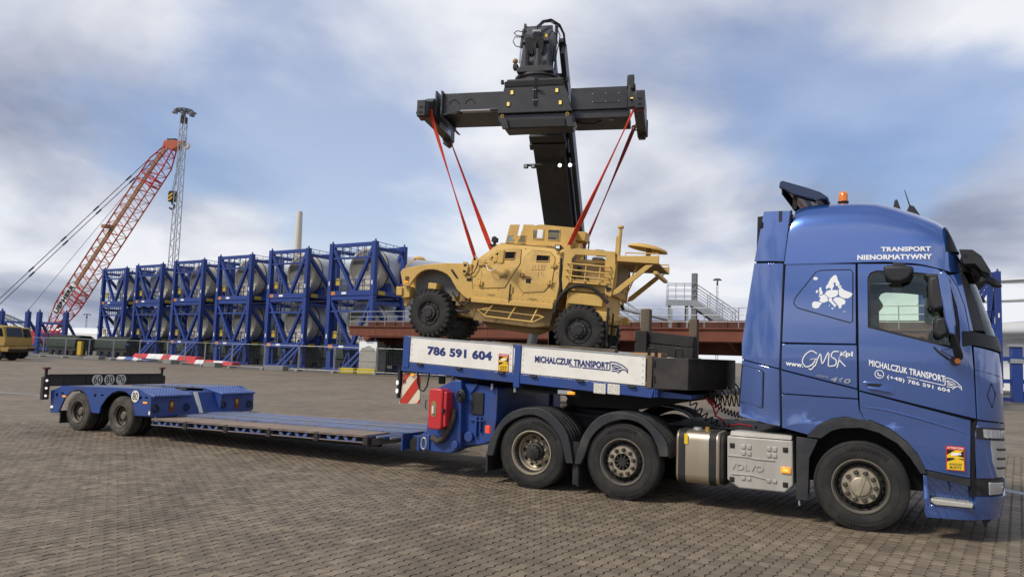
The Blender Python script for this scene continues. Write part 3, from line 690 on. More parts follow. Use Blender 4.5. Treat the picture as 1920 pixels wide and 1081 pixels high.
    b = MB(); b.prism([(.70, .445), (1.10, .435), (1.09, .385), (.74, .38), (.70, .41)], 'y', -.03, .17); st = b.build('step', 'box_grey', TR, bevel=.012)
    t = MB()
    for i in range(9):
        for j in range(4): t.box(.735+i*.038, .758+i*.038, .0+j*.04, .02+j*.04, .437, .448)
    tag(t.build('step_grip', 'galv', st), kind='stuff')
    b = MB(); b.box(.87, .895, -.005, .02, .585, .60); b.cyl((.885, .0, .60), (.885, 0, .55), .008, 8); b.build('fender_bolt', 'seam_black', TR)
    b = MB(); b.prism([(1.20, .27), (1.30, .28), (1.24, .20), (1.22, .15), (1.19, .21)], 'y', .25, .265); b.build('mud_flap', 'black_plastic', TR)
    # --- wheel arch lip
    inn = [(-.42, 1.0), (-.30, 1.095), (-.19, 1.135), (.01, 1.155), (.19, 1.115), (.38, 1.01), (.50, .87), (.585, .735)]
    lip = [(-.57, 1.005)]+[(a, b-.003) for a, b in arch_o]+[(.665, .70)]
    for mir in (False, True):
        m = MB(); m.prism(lip+[(.60, .70)]+inn[::-1], 'y', -.012 if not mir else TW-.02, .02 if not mir else TW+.012); m.build('wheel_arch', 'mud_plastic', TR, bevel=.006)
        # inner liner
        li = MB(); y0, y1 = (.02, .42) if not mir else (TW-.42, TW-.02)
        pts = [(-.54, .80)]+inn+[(.64, .62)]; pts = [(a*1.03, b+.03) for a, b in pts]
        for (a, b), (c, d) in zip(pts, pts[1:]): li.add([(a, y0, b), (c, y0, d), (c, y1, d), (a, y1, b)], [(0, 1, 2, 3)])
        li.build('arch_liner', 'black_plastic', TR, fix=False)
        wl = MB(); y2 = .44 if not mir else TW-.46; wl.prism([(-.62, .45), (-.60, 1.1), (-.3, 1.3), (.3, 1.25), (.66, .8), (.68, .45)], 'y', y2, y2+.02); wl.build('wheel_well', 'seam_black', TR)
        fl = MB(); a, b_ = (-.005, .38) if not mir else (TW-.38, TW+.005)
        fl.prism([(-.69, 1.0), (-.45, .985), (-.47, .93), (-.545, .76), (-.56, .27), (-.69, .265)], 'y', a, a+.03); fl.prism([(-.66, .95), (-.50, .94), (-.57, .76), (-.585, .30), (-.63, .30)], 'y', a+.03, b_); fl.build('arch_flap', 'mud_plastic', TR, bevel=.006)
    # --- roof fairing
    tops = [(-.745, 3.78), (-.70, 3.83), (-.58, 3.865), (-.3, 3.875), (0, 3.865), (.18, 3.845), (.36, 3.785), (.59, 3.685), (.78, 3.59), (.90, 3.50), (.955, 3.38), (1.0, 3.22), (1.06, 3.06)]
    ins_ = [(-.745, .0), (.6, .0), (.8, .02), (.9, .05), (.96, .10), (1.0, .16), (1.06, .26)]
    st_ = [-.745, -.73, -.70, -.58, -.4, -.2, 0, .18, .27, .36, .48, .59, .68, .78, .85, .90, .93, .955, .98, 1.0, 1.03, 1.06]
    vs = []; K = 26
    for x in st_:
        T = interp(x, tops); w = interp(x, ins_); zb = 3.068 if x < .3 else interp(x, [(.3, 3.068), (.62, 3.035), (.8, 2.985), (.93, 2.94), (1.06, 2.94)])
        for k in range(K+1):
            t = math.pi*k/K; c, s = math.cos(t), math.sin(t); e = .22
            yy = 1.25-(1.25-w-.0)*math.copysign(abs(c)**e, c)
            zz_ = zb+(T-zb)*abs(s)**(.42 if T-zb > .3 else .6)
            yy2 = yy+(.09*((zz_-zb)/.8)**2 if c > 0 else -.09*((zz_-zb)/.8)**2)
            vs.append((x-min(1, max(0, (-.4-x)/.345))*.085*(1-(zz_-zb)/(T-zb)), yy2, zz_))
    fs = []; n = len(st_)
    for i in range(n-1):
        for k in range(K): fs.append((i*(K+1)+k, i*(K+1)+k+1, (i+1)*(K+1)+k+1, (i+1)*(K+1)+k))
    fs.append(tuple(range(K, -1, -1)))
    r = MB(); r.add(vs, fs); rf = r.build('roof_fairing', 'truck_blue', TR, sharp=50)
    b = MB()   # front band of the roof, dark gloss
    pts = []
    for i, x in enumerate([.925, .955, .985, 1.01]):
        pts.append(x)
    roof_nose = MB()
    xs = [.885, .905, .94, .968, .99, 1.02]; vs = []
    for x in xs:
        T = interp(x, tops)+.006; w = interp(x, ins_)-.004; zb = interp(x, [(.3, 3.068), (.62, 3.035), (.8, 2.985), (.93, 2.94), (1.06, 2.94)])+.22
        for k in range(K+1):
            t = math.pi*k/K; c, s = math.cos(t), math.sin(t)
            yy = 1.25-(1.25-w)*math.copysign(abs(c)**.22, c); z_ = zb+(T-zb)*abs(s)**.42; q = z_-zb+.22
            vs.append((x+.005, yy+(.09*(q/.8)**2 if c > 0 else -.09*(q/.8)**2)-(.004 if c > 0 else -.004), z_))
    fs = [(i*(K+1)+k, i*(K+1)+k+1, (i+1)*(K+1)+k+1, (i+1)*(K+1)+k) for i in range(len(xs)-1) for k in range(K)]
    roof_nose.add(vs, fs); roof_nose.build('roof_nose', 'dark_glass', TR, sharp=50)
    # crease line pressed in the fairing
    # --- sun visor
    v = MB(); prof = [(1.01, 3.19), (1.14, 3.18), (1.22, 3.11), (1.30, 2.95), (1.29, 2.905), (1.22, 2.94), (1.16, 3.02), (1.05, 3.02)]
    n = 18; vs = []
    for i in range(n+1):
        y = .02+(TW-.04)*i/n; t = abs(2*i/n-1); dx = -.42*max(0, t-.55)**2/.2
        for a, c in prof: vs.append((a+.05, y, c))
    k = len(prof); fs = [(i*k+j, i*k+(j+1) % k, (i+1)*k+(j+1) % k, (i+1)*k+j) for i in range(n) for j in range(k)]+[tuple(range(k)), tuple(n*k+j for j in range(k))[::-1]]
    # visor wraps the corner: move its ends back to the pillar
    vs = [(x-.05*(abs(2*(y-.02)/(TW-.04)-1))**4, y, z) for x, y, z in vs]
    v.add(vs, fs); v.build('sun_visor', 'black_plastic', TR, bevel=.008, sharp=45)
    for y in (.035, TW-.035):
        b = MB(); b.cyl((1.07, y-.02, 3.11), (1.07, y+.0, 3.11), .022, 14); b.build('visor_cap', 'seam_black', TR)
        s = -1 if y < 1 else 1
        m = MB(); m.prism([(1.19, 2.80), (1.22, 2.90), (1.29, 2.90), (1.38, 2.86), (1.425, 2.775), (1.36, 2.77), (1.27, 2.83)], 'y', y+.16*-s-.06, y+.16*-s+.06); m.build('visor_mirror', 'black_plastic', TR, bevel=.02)
        a = MB(); a.tube([(1.14, y+.1*-s, 3.0), (1.19, y+.14*-s, 2.93), (1.23, y+.16*-s, 2.86)], .03, 8); a.build('visor_mirror_arm', 'black_plastic', TR)
    # --- door mirrors
    for s in (-1, 1):
        Y = (lambda d: d) if s < 0 else (lambda d: TW-d)
        m = MB(); m.prism([(.79, 2.87), (.84, 2.905), (.875, 2.87), (.90, 2.78), (.945, 2.36), (.945, 2.22), (.885, 2.235), (.85, 2.38)], 'y', Y(-.42), Y(-.33)); mo = m.build('mirror_shell', 'truck_blue', TR, bevel=.012)
        b = MB(); b.prism([(.70, 2.84), (.80, 2.86), (.87, 2.62), (.86, 2.50), (.74, 2.47), (.70, 2.54)], 'y', Y(-.40), Y(-.10)); b.build('mirror_housing', 'black_plastic', TR, bevel=.035)
        b = MB(); b.prism([(.76, 2.41), (.87, 2.41), (.89, 2.23), (.79, 2.18), (.735, 2.25)], 'y', Y(-.38), Y(-.10)); b.build('mirror_housing_lower', 'black_plastic', TR, bevel=.03)
        b = MB(); b.prism([(.66, 2.91), (.80, 2.90), (.90, 2.86), (.93, 2.80), (.86, 2.74), (.80, 2.80), (.70, 2.84)], 'y', Y(-.14), Y(.02)); b.build('mirror_head', 'black_plastic', TR, bevel=.02)
        b = MB(); b.tube([(.86, Y(-.16), 2.80), (.89, Y(-.15), 2.55), (.92, Y(-.13), 2.28), (.965, Y(-.10), 2.10), (.985, Y(-.04), 2.02), (.99, Y(.01), 1.99)], [.03, .03, .03, .04, .045, .04], 10); b.build('mirror_arm', 'black_plastic', TR)
        b = MB(); b.prism([(.80, 2.07), (.92, 1.99), (1.02, 1.985), (1.02, 2.05), (.96, 2.10)], 'y', Y(-.03), Y(.0)); b.build('mirror_foot', 'truck_blue', TR, bevel=.01)
        b = MB(); b.tube([(.75, Y(-.01), 2.10), (.80, Y(-.012), 2.04), (.90, Y(-.012), 1.96)], .012, 6); b.cyl((.955, Y(-.06), 1.95), (.955, Y(-.0), 1.95), .05, 14); b.build('mirror_joint', 'black_plastic', TR)
        b = MB(); b.cyl((.975, Y(-.07), 1.95), (.975, Y(-.055), 1.95), .03, 12); b.build('side_repeater', 'amber_beacon', TR)
        for zz in ((2.50, 2.83), (2.21, 2.38)):
            b = MB(); b.add([(.70, Y(-.33), zz[0]), (.70, Y(-.13), zz[0]), (.70, Y(-.13), zz[1]), (.70, Y(-.33), zz[1])], [(0, 1, 2, 3)]); b.xf(Matrix.Translation((-.003+.02*(zz[0] < 2.4)+.02, 0, 0))); b.build('mirror_glass', 'mirror_face', TR, fix=False)
    b = MB(); b.prism([(.265, 3.0), (.56, 2.985), (.57, 2.92), (.52, 2.84), (.44, 2.80), (.33, 2.805), (.265, 2.88)], 'y', -.24, -.06); b.build('kerb_mirror', 'black_plastic', TR, bevel=.05, seg=3)
    b = MB(); b.prism([(.36, 3.04), (.48, 3.035), (.50, 2.97), (.34, 2.98)], 'y', -.14, .02); b.build('kerb_mirror_bracket', 'black_plastic', TR, bevel=.012)
    # --- roof deflector blade and its struts
    b = MB(); pf = [(-.93, 4.08), (-.915, 4.155), (-.885, 4.165), (-.60, 4.055), (-.44, 3.985), (-.345, 3.91), (-.36, 3.885), (-.55, 3.90), (-.78, 3.98), (-.87, 4.05)]
    b.prism(pf, 'y', .22, TW-.22); b.build('roof_deflector', 'deflector_shaded', TR, bevel=.015)
    for y in (.30, TW-.30):
        b = MB(); b.bar((-.75, y, 3.80), (-.74, y, 4.0), .05, .02); b.bar((-.74, y, 3.97), (-.5, y, 3.88), .03, .02); b.build('deflector_strut', 'seam_black', TR)
    b = MB(); b.box(-.90, -.885, .26, TW-.26, 4.0, 4.06); b.build('deflector_lip', 'seam_black', TR)
    # rear edge trim of the roof / seam strip
    for y in (.012, TW-.012):
        b = MB(); b.tube([cab(a_, c_, -.012, y > 1) for a_, c_ in ((-.752, 3.74), (-.795, 3.4), (-.832, 3.10), (-.868, 2.1), (-.868, 1.12))], .012, 6); b.build('seam_strip', 'seam_black', TR)
    b = MB(); b.prism([(-1.13, 3.60), (-1.10, 3.62), (-1.10, 3.55), (-1.13, 3.54)], 'y', .05, .12); b.build('corner_bracket', 'seam_black', TR)
    # --- liner: dark body behind the panel gaps, with window openings
    lin_out = [(-.86, 3.07), (1.04, 3.05), (1.10, 2.9), (1.14, 2.4), (1.17, 2.1), (1.55, 2.1), (1.55, 1.2), (1.1, .74), (.68, .76), (.60, .93), (.49, 1.06), (.32, 1.19), (.10, 1.27), (-.15, 1.285), (-.30, 1.25), (-.45, 1.175), (-.57, 1.05), (-.86, 1.11)]
    big = [(.085, 2.30), (.085, 2.90), (.15, 2.975), (.45, 2.965), (.72, 2.93), (.93, 2.79), (1.01, 2.4), (1.01, 2.10), (.93, 2.08)]
    panel('corner_liner', [[(-1.17, 3.70), (-.74, 3.70), (-.85, 1.13), (-1.37, 1.20), (-1.33, 2.1), (-1.18, 3.1)]], 'seam_black', off=-.04, thick=.02, bev=0)
    panel('cab_frame', [lin_out, big[::-1]], 'seam_black', off=-.036, thick=.02, bev=0)
    b = MB(); b.box(-.90, -.86, .04, TW-.04, 1.12, 3.74); b.build('cab_back_wall', 'black_plastic', TR)
    b = MB(); b.box(-.86, .80, .15, TW-.15, 3.06, 3.08); b.build('cab_ceiling', 'interior', TR)
    b = MB(); b.box(-.86, .95, .06, TW-.06, 1.45, 1.50); b.build('cab_floor', 'interior_dark', TR)
    b = MB(); b.prism([(1.05, 1.5), (1.36, 1.5), (1.36, 2.2), (1.18, 2.26), (.95, 2.20), (.92, 2.05), (1.05, 1.9)], 'y', .46, TW-.46); b.build('dashboard', 'interior_dark', TR, bevel=.03)
    b = MB(); b.tube([(.86+.10*math.sin(t), 1.82+.23*math.cos(t), 2.12+.20*math.sin(t)) for t in [2*math.pi*i/24 for i in range(24)]], .016, 8, closed=True); b.bar((.86, 1.82, 2.12), (1.05, 1.82, 2.02), .05); b.build('steering_wheel', 'interior_dark', TR)
    for y in (.62, 1.88):
        b = MB(); b.box(-.05, .45, y-.25, y+.25, 1.75, 1.9); b.prism([(-.18, 1.85), (0, 1.85), (-.10, 2.55), (-.22, 2.55)], 'y', y-.25, y+.25); b.prism([(-.20, 2.57), (-.10, 2.57), (-.12, 2.78), (-.21, 2.78)], 'y', y-.13, y+.13); b.build('seat', 'curtain', TR, bevel=.04)
    b = MB(); b.box(-.84, -.28, .12, TW-.12, 1.5, 2.0); b.build('bunk', 'curtain', TR, bevel=.03)
    b = MB(); b.box(-.26, -.24, .10, .55, 2.0, 3.04); b.box(-.26, -.24, TW-.55, TW-.10, 2.0, 3.04); b.build('bunk_curtain', 'curtain', TR)
    b = MB(); b.box(.30, .42, .1, TW-.1, 2.93, 3.04); b.box(.85, .87, .35, 1.1, 2.86, 2.96); b.build('overhead_shelf', 'interior', TR, bevel=.02)
    b = MB(); b.box(1.08, 1.10, .75, .95, 2.19, 2.28); b.build('dash_card', 'paper', TR)
    # --- writing
    lettering('TRANSPORT', (.235, -.004, 3.185), (.505, 0, -.012), (0, 0, .055), 'letter_white', TR, .045, .0)
    lettering('NIENORMATYWNY', (-.015, -.004, 3.095), (.765, 0, -.012), (0, 0, .06), 'letter_white', TR, .045, .0)
    y = -.006
    lettering('www.', (-.81, y, 1.84), (.20, 0, -.02), (0, 0, .04), 'letter_white', TR, .03)
    lettering('.pl', (-.175, y, 1.955), (.105, 0, -.005), (0, 0, .075), 'letter_white', TR, .03)
    g = MB()   # hand-drawn GMSK
    strokes = [[(-.46, 1.99), (-.52, 2.02), (-.59, 1.97), (-.62, 1.89), (-.58, 1.83), (-.51, 1.86), (-.48, 1.92), (-.54, 1.915), (-.46, 1.925)], [(-.55, 1.81), (-.52, 1.80), (-.485, 1.85)],
               [(-.48, 1.84), (-.42, 1.99), (-.40, 1.87), (-.33, 2.01), (-.335, 1.85)], [(-.22, 2.02), (-.28, 2.015), (-.30, 1.96), (-.25, 1.92), (-.26, 1.86), (-.33, 1.845)],
               [(-.24, 1.83), (-.19, 2.02)], [(-.14, 2.03), (-.215, 1.94), (-.15, 1.85)]]
    for st in strokes:
        sm = []
        for i in range(len(st)-1):
            for k in range(4):
                t = k/4; p0 = st[max(0, i-1)]; p1 = st[i]; p2 = st[i+1]; p3 = st[min(len(st)-1, i+2)]
                sm.append(tuple(.5*(2*p1[c]+(p2[c]-p0[c])*t+(2*p0[c]-5*p1[c]+4*p2[c]-p3[c])*t*t+(3*p1[c]-p0[c]-3*p2[c]+p3[c])*t**3) for c in (0, 1)))
        sm.append(st[-1]); g.tube([(a, y, b) for a, b in sm], .0075, 5)
    g.build('script_lettering', 'letter_white', TR)
    lettering('GLOBETROTTER', (-.465, y-.004, 1.725), (.13, 0, -.02), (0, 0, .022), 'letter_grey', TR, .01, .3)
    lettering('460', (-.31, y-.004, 1.672), (.215, 0, -.02), (0, 0, .055), 'letter_grey', TR, .02, .25)
    y = -.005
    lettering('MICHALCZUK TRANSPORT', (.10, y, 1.868), (.755, 0, -.155), (0, 0, .072), 'letter_white', TR, .025)
    lettering('(+48) 786 591 604', (.285, y, 1.72), (.615, 0, -.128), (0, 0, .052), 'letter_white', TR, .015)
    def eagle(parent, ox, oz, sx, sz, slope, m, y):
        def pt(a, b): return (ox+a*sx, y, oz+b*sz+a*slope*sx)
        g = MB()
        for st in ([(0, 1), (0, .25), (-.05, .19), (-1.6, .17)], [(0, 1), (.35, 1.0), (.7, .8), (.98, .45), (1.0, .1), (.93, .3), (.78, .42), (.6, .30), (.52, .12)], [(.12, .75), (.5, .70), (.68, .55), (.35, .50), (.12, .60), (.12, .75)], [(.12, .38), (.45, .36), (.62, .22)], [(.1, .15), (.4, .18), (.5, .02)], [(.78, .42), (.84, .36)]):
            g.tube([pt(*q) for q in st], .0045*max(1, sx/.15), 5)
        for i in range(6): g.tube([pt(-1.7-i*.12, .22), pt(-1.78-i*.12, .12)], .004*max(1, sx/.15), 4)
        g.build('emblem', m, parent)
    eagle(TR, .855, 1.655, .155, .11, -.22, 'letter_white', -.006)
    b = MB(); b.tube([(.205+.045*math.cos(t), -.006, 1.775+.045*math.sin(t)) for t in [2*math.pi*i/20 for i in range(20)]], .005, 5, closed=True); b.tube([(.19, -.006, 1.795), (.192, -.006, 1.77), (.215, -.006, 1.755), (.225, -.006, 1.765)], .007, 5); b.build('phone_symbol', 'letter_white', TR)
    return eagle
EAGLE = make_cab()
def blind_spot_sticker(parent, x0, z0, w, h, y, slope=0):
    def q(a, b): return (x0+a*w, z0+b*h+slope*a*w)
    b = MB(); b.prism([q(0, 0), q(1, 0), q(1, 1), q(0, 1)], 'y', y, y-.003); s = b.build('warning_sticker', 'sticker_red', parent)
    b = MB(); b.prism([q(.05, .03), q(.95, .03), q(.95, .84), q(.05, .84)], 'y', y-.003, y-.0045); b.build('sticker_field', 'sticker_yellow', s)
    b = MB(); b.prism([q(.05, .84), q(.5, .84), q(.05, .62)], 'y', y-.0045, y-.0055); b.prism([q(.95, .84), q(.95, .55), q(.55, .62)], 'y', y-.0045, y-.0055); b.prism([q(.05, .34), q(.05, .50), q(.40, .52), q(.5, .47)], 'y', y-.0045, y-.0055); b.prism([q(.95, .5), q(.95, .44), q(.6, .5)], 'y', y-.0045, y-.0055); b.build('sticker_wedge', 'letter_black', s)
    b = MB(); b.prism([q(.28, .60), q(.70, .64), q(.72, .74), q(.30, .71)], 'y', y-.0055, y-.0075); b.prism([q(.72, .645), q(.82, .66), q(.82, .72), q(.73, .73)], 'y', y-.0055, y-.0075); b.build('sticker_truck', 'letter_white', s)
    lettering('ATTENTION', (*[q(.07, .88)[0]], y-.003, q(.07, .88)[1]), (.86*w, 0, slope*.86*w), (0, 0, h*.08), 'letter_white', s, .015, thick=.001)
    lettering('ANGLES', (q(.16, .2)[0], y-.0045, q(.16, .2)[1]), (.68*w, 0, slope*.68*w), (0, 0, h*.10), 'letter_black', s, .02, thick=.001)
    lettering('MORTS', (q(.2, .07)[0], y-.0045, q(.2, .07)[1]), (.6*w, 0, slope*.6*w), (0, 0, h*.10), 'letter_black', s, .02, thick=.001)
blind_spot_sticker(TR, .85, .77, .175, .26, -.018)
def europe(parent):
    """white map of Europe on the sleeper blank, outlines in metres (x, z)"""
    P = {
     'iceland': [(0, .88), (.03, .93), (.10, .92), (.13, .87), (.09, .83), (.02, .84)],
     'scandinavia': [(.35, .55), (.34, .63), (.40, .72), (.46, .86), (.54, .95), (.61, .98), (.64, .90), (.66, .82), (.70, .74), (.70, .66), (.62, .64), (.60, .70), (.585, .76), (.54, .74), (.56, .66), (.53, .58), (.49, .52), (.46, .58), (.42, .60)],
     'britain': [(.15, .38), (.18, .46), (.16, .53), (.17, .60), (.22, .62), (.22, .55), (.25, .48), (.26, .42), (.20, .39)],
     'ireland': [(.07, .46), (.08, .52), (.13, .53), (.14, .47), (.10, .44)],
     'iberia': [(-.02, .02), (-.03, .13), (.02, .19), (.14, .18), (.24, .14), (.19, .08), (.15, .0), (.06, -.02)],
     'france': [(.16, .20), (.20, .30), (.14, .34), (.24, .38), (.30, .40), (.38, .32), (.40, .20), (.30, .16), (.25, .15)],
     'central': [(.31, .41), (.36, .50), (.44, .53), (.56, .53), (.66, .52), (.66, .40), (.60, .33), (.48, .30), (.40, .32)],
     'italy': [(.41, .21), (.42, .30), (.50, .29), (.50, .22), (.58, .12), (.63, .08), (.60, .06), (.57, .01), (.55, .05), (.49, .13)],
     'balkans': [(.52, .24), (.60, .31), (.70, .31), (.82, .25), (.86, .18), (.83, .10), (.76, .09), (.74, .0), (.69, -.02), (.66, .07), (.60, .15)],
     'east': [(.68, .40), (.68, .55), (.74, .60), (.82, .52), (.94, .47), (1.04, .42), (1.0, .33), (.92, .28), (.82, .28), (.72, .33)],
     'baltic': [(.67, .57), (.66, .64), (.74, .67), (.75, .61)], 'sicily': [(.47, .0), (.55, -.01), (.52, -.05)], 'sardinia': [(.42, .06), (.44, .10), (.45, .04)], 'crete': [(.80, -.10), (.88, -.11), (.80, -.12)]}
    for k, pts in P.items():
        b = MB(); b.prism([(-.50+x*.415, 2.535+z*.40) for x, z in pts], 'y', -.003+.014*(.535+.4*pts[0][1])**2, -.007+.014*(.535+.4*pts[0][1])**2); b.build('map_piece', 'letter_white', parent)
europe(TR)
def make_chassis():
    # frame rails, crossmembers, fifth wheel, axles
    for y in (.82, 1.68):
        b = MB(); b.box(-5.0, .9, y-.04, y+.04, .72, .98); b.build('frame_rail', 'frame_black', TR, bevel=.006)
    for x in (-4.9, -3.5, -2.2, -1.0, .3):
        b = MB(); b.box(x-.06, x+.06, .86, 1.64, .76, .94); b.build('crossmember', 'frame_black', TR)
    for x in (0, -2.86, -4.205):
        b = MB(); b.cyl((x, .3, .50), (x, 2.2, .50), .075, 12); b.ball((x, 1.25, .50), .2, 14); b.build('axle', 'frame_black', TR)
        for y in (.7, 1.8):
            b = MB(); b.cyl((x-.22, y, .58), (x-.22, y, .80), .12, 12); b.bar((x-.6, y, .50), (x+.35, y, .46), .09, .07); b.build('air_spring', 'hub_dark', TR)
    b = MB(); b.lathe([(.02, 1.02), (.47, 1.02), (.49, 1.05), (.47, 1.09), (.1, 1.09)], (-3.55, 1.25, 0), 'z', 28); b.box(-3.9, -3.1, .75, 1.75, .97, 1.03); b.build('fifth_wheel', 'frame_black', TR, bevel=.006)
    b = MB(); b.box(-2.4, -1.0, .5, 2.0, .985, 1.0); b.build('catwalk', 'frame_black', TR)
    b = MB(); b.box(.75, 1.15, .5, 2.0, .35, .95); b.build('engine_block', 'frame_black', TR)
    for y0, y1 in ((.05, .62), (1.88, 2.45)):
        near = y0 < 1
        t = MB(); t.prism(rrect(y0, y1, .30, .97, .12, 5), 'x', -2.16, -1.60); tk = t.build('fuel_tank', 'tank_alu', TR, bevel=.03, seg=3)
        e = MB(); e.prism(rrect(y0+.015, y1-.015, .315, .955, .12, 5), 'x', -1.60, -1.545); e.build('tank_end', 'frame_black', tk, bevel=.02)
        for x in (-2.09, -1.70):
            s = MB(); s.prism(rrect(y0-.008, y1+.008, .292, .978, .125, 5), 'x', x-.035, x+.055); s.build('tank_strap', 'frame_black', tk, bevel=.004)
        c = MB(); c.lathe([(.0, .04), (.055, .035), (.06, .0)], (-1.93, y0+.22, .965), 'z', 18); c.build('filler_cap', 'galv', tk)
        c = MB(); c.lathe([(.0, .05), (.03, .05), (.034, 0)], (-1.80, y0+.2, .965), 'z', 14); c.build('tank_plug', 'brass', tk)
        if near:
            c = MB(); c.box(-2.045, -2.0, y0-.014, y0-.009, .80, .93); c.build('tank_sticker', 'sticker_yellow', tk)
    # grey side box, ribbed and embossed
    b = MB(); b.prism([(-1.505, .945), (-.735, .945), (-.725, .42), (-.82, .325), (-1.36, .32), (-1.50, .41)], 'y', .02, .55); sb = b.build('side_box', 'box_grey', TR, bevel=.02, seg=3)
    b = MB(); b.prism([(.55, .945), (.55, .985), (.07, 1.005), (.02, .95)], 'x', -1.47, -.745); b.build('box_top', 'box_grey', sb, bevel=.01)
    for x0 in (-1.33, -1.03):
        for i in range(2):
            for z0, z1 in ((.80, .855), (.725, .78), (.425, .47)):
                b = MB(); b.box(x0+i*.068, x0+i*.068+.05, .006, .024, z0, z1); b.build('box_emboss', 'box_grey', sb, bevel=.008)
    b = MB(); b.prism([(-1.49, .70), (-1.25, .70), (-1.18, .685), (-.95, .685), (-.93, .695), (-1.16, .70), (-1.23, .715), (-1.49, .715)], 'y', .008, .024); b.prism([(-1.45, .495), (-1.2, .50), (-.98, .46), (-.98, .45), (-1.2, .485), (-1.45, .48)], 'y', .008, .024); b.build('box_crease', 'box_grey', sb, bevel=.003)
    for x, z in ((-1.44, .83), (-.815, .83), (-1.44, .42), (-.815, .42)):
        b = MB(); b.box(x-.03, x+.03, .012, .03, z-.03, z+.03); b.cyl((x, .0, z), (x, .02, z), .014, 10); b.build('box_latch', 'hub_dark', sb, bevel=.005)
    lettering('VOLVO', (-1.47, .02, .545), (.40, 0, 0), (0, 0, .075), 'box_grey', sb, .03, thick=.010)
    b = MB(); b.box(-.865, -.755, -.005, .022, .56, .63); b.build('side_marker', 'amber', sb, bevel=.008)
    b = MB(); b.box(-.84, -.78, -.008, -.004, .58, .61); b.build('marker_reflector', 'label_amber', sb, bevel=.003)
    b = MB(); b.box(-1.5, -.74, 1.95, 2.48, .33, .94); b.build('battery_box', 'box_grey', TR, bevel=.02)
    b = MB(); b.tube([(-.66, .02, .30), (-.66, .02, .22), (-.655, .02, .20)], .012, 8); b.build('drain_pipe', 'galv', TR)
    # wheels
    wheel(TR, 0, .0, .495, .505, .308, .36, 'front', spin=.35); wheel(TR, 0, TW, .495, .505, .308, .36, 'front', side=1)
    wheel(TR, -2.86, .0, .495, .505, .308, .30, 'pusher', spin=.1); wheel(TR, -2.86, TW, .495, .505, .308, .30, 'pusher', side=1)
    wheel(TR, -4.205, .0, .495, .505, .308, .29, 'drive', spin=.7); wheel(TR, -4.205, TW, .495, .505, .308, .29, 'drive', side=1)
    wheel(TR, -4.205, .33, .495, .505, .308, .29, 'drive', letters=False); wheel(TR, -4.205, TW-.33, .495, .505, .308, .29, 'drive', side=1, letters=False)
    # mudguards over the rear axles
    dm = [(-4.92, .39), (-4.86, .64), (-4.68, .92), (-4.49, 1.06), (-4.25, 1.12), (-4.01, 1.11), (-3.80, .98), (-3.64, .78), (-3.55, .41)]
    di = [(-3.66, .40), (-3.75, .71), (-3.93, .92), (-4.12, 1.01), (-4.30, 1.01), (-4.53, .91), (-4.70, .74), (-4.80, .40)]
    pm = [(-3.53, .40), (-3.51, .52), (-3.42, .80), (-3.23, 1.04), (-3.02, 1.13), (-2.83, 1.14), (-2.57, 1.09), (-2.41, .97), (-2.26, .81), (-2.23, .62)]
    pi_ = [(-2.35, .61), (-2.39, .75), (-2.49, .92), (-2.66, 1.03), (-2.88, 1.045), (-3.12, .95), (-3.30, .77), (-3.38, .54), (-3.44, .41)]
    sm = lambda P: [tuple(.5*(2*P[i][c]+(P[i+1][c]-P[max(0, i-1)][c])*t+(2*P[max(0, i-1)][c]-5*P[i][c]+4*P[i+1][c]-P[min(len(P)-1, i+2)][c])*t*t+(3*P[i][c]-P[max(0, i-1)][c]-3*P[i+1][c]+P[min(len(P)-1, i+2)][c])*t**3) for c in (0, 1)) for i in range(len(P)-1) for t in (0, .33, .67)]+[P[-1]]
    dm, di, pm, pi_ = sm(dm), sm(di), sm(pm), sm(pi_)
    for far in (0, 1):
        for outer, inner in ((dm, di), (pm, pi_)):
            y = -.03 if not far else TW+.03; s = 1 if not far else -1
            b = MB(); b.prism(outer+inner, 'y', y, y+.06*s); g = b.build('mudguard', 'mud_plastic', TR, bevel=.012)
            b = MB()
            for (a, c), (d, e) in zip(outer, outer[1:]):
                b.add([(a, y+.05*s, c-.008), (d, y+.05*s, e-.008), (d, y+.62*s, e-.008), (a, y+.62*s, c-.008), (a, y+.05*s, c-.03), (d, y+.05*s, e-.03), (d, y+.62*s, e-.03), (a, y+.62*s, c-.03)], [(0, 1, 2, 3), (4, 7, 6, 5), (0, 4, 5, 1), (3, 2, 6, 7)])
            b.build('mudguard_top', 'mud_plastic', g, sharp=60)
            for yo in (.12, .22, .32, .42):
                rb = MB(); rb.tube([(a, y+yo*s, c) for a, c in outer[1:-1]], .012, 5); rb.build('mudguard_rib', 'mud_plastic', g)
        y = -.01 if not far else TW-.45
        b = MB(); b.box(-4.93, -4.90, y, y+.46, .16, .42); b.build('mud_flap', 'black_plastic', TR)
        b = MB(); b.box(-3.58, -3.50, y+.04, y+.06, .12, .70); b.box(-3.52, -3.49, y+.05, y+.45, .10, .50); b.build('mud_flap', 'frame_black', TR)
    b = MB(); b.box(-4.95, -4.88, -.03, .02, .71, .82); b.build('tail_marker', 'red_lens', TR, bevel=.006)
    # spiral air and power lines behind the cab
    def coil(p, q, turns, rr, r, m, sag=.12, n=14):
        p, q = Vector(p), Vector(q); pts = []; N = turns*n; d = (q-p).normalized(); a = d.cross(Vector((0, 0, 1))).normalized(); bb = a.cross(d)
        for i in range(N+1):
            t = i/N; c = p.lerp(q, t)+Vector((0, 0, -sag*4*t*(1-t))); an = 2*math.pi*i/n; pts.append(c+a*rr*math.cos(an)+bb*rr*math.sin(an))
        b = MB(); b.tube(pts, r, 5); return b.build('spiral_hose', m, TR)
    coil((-1.95, .75, 1.36), (-1.30, .9, 1.62), 7, .075, .010, 'hose', .02)
    coil((-1.95, .85, 1.36), (-1.30, 1.0, 1.38), 11, .07, .009, 'hose', .04)
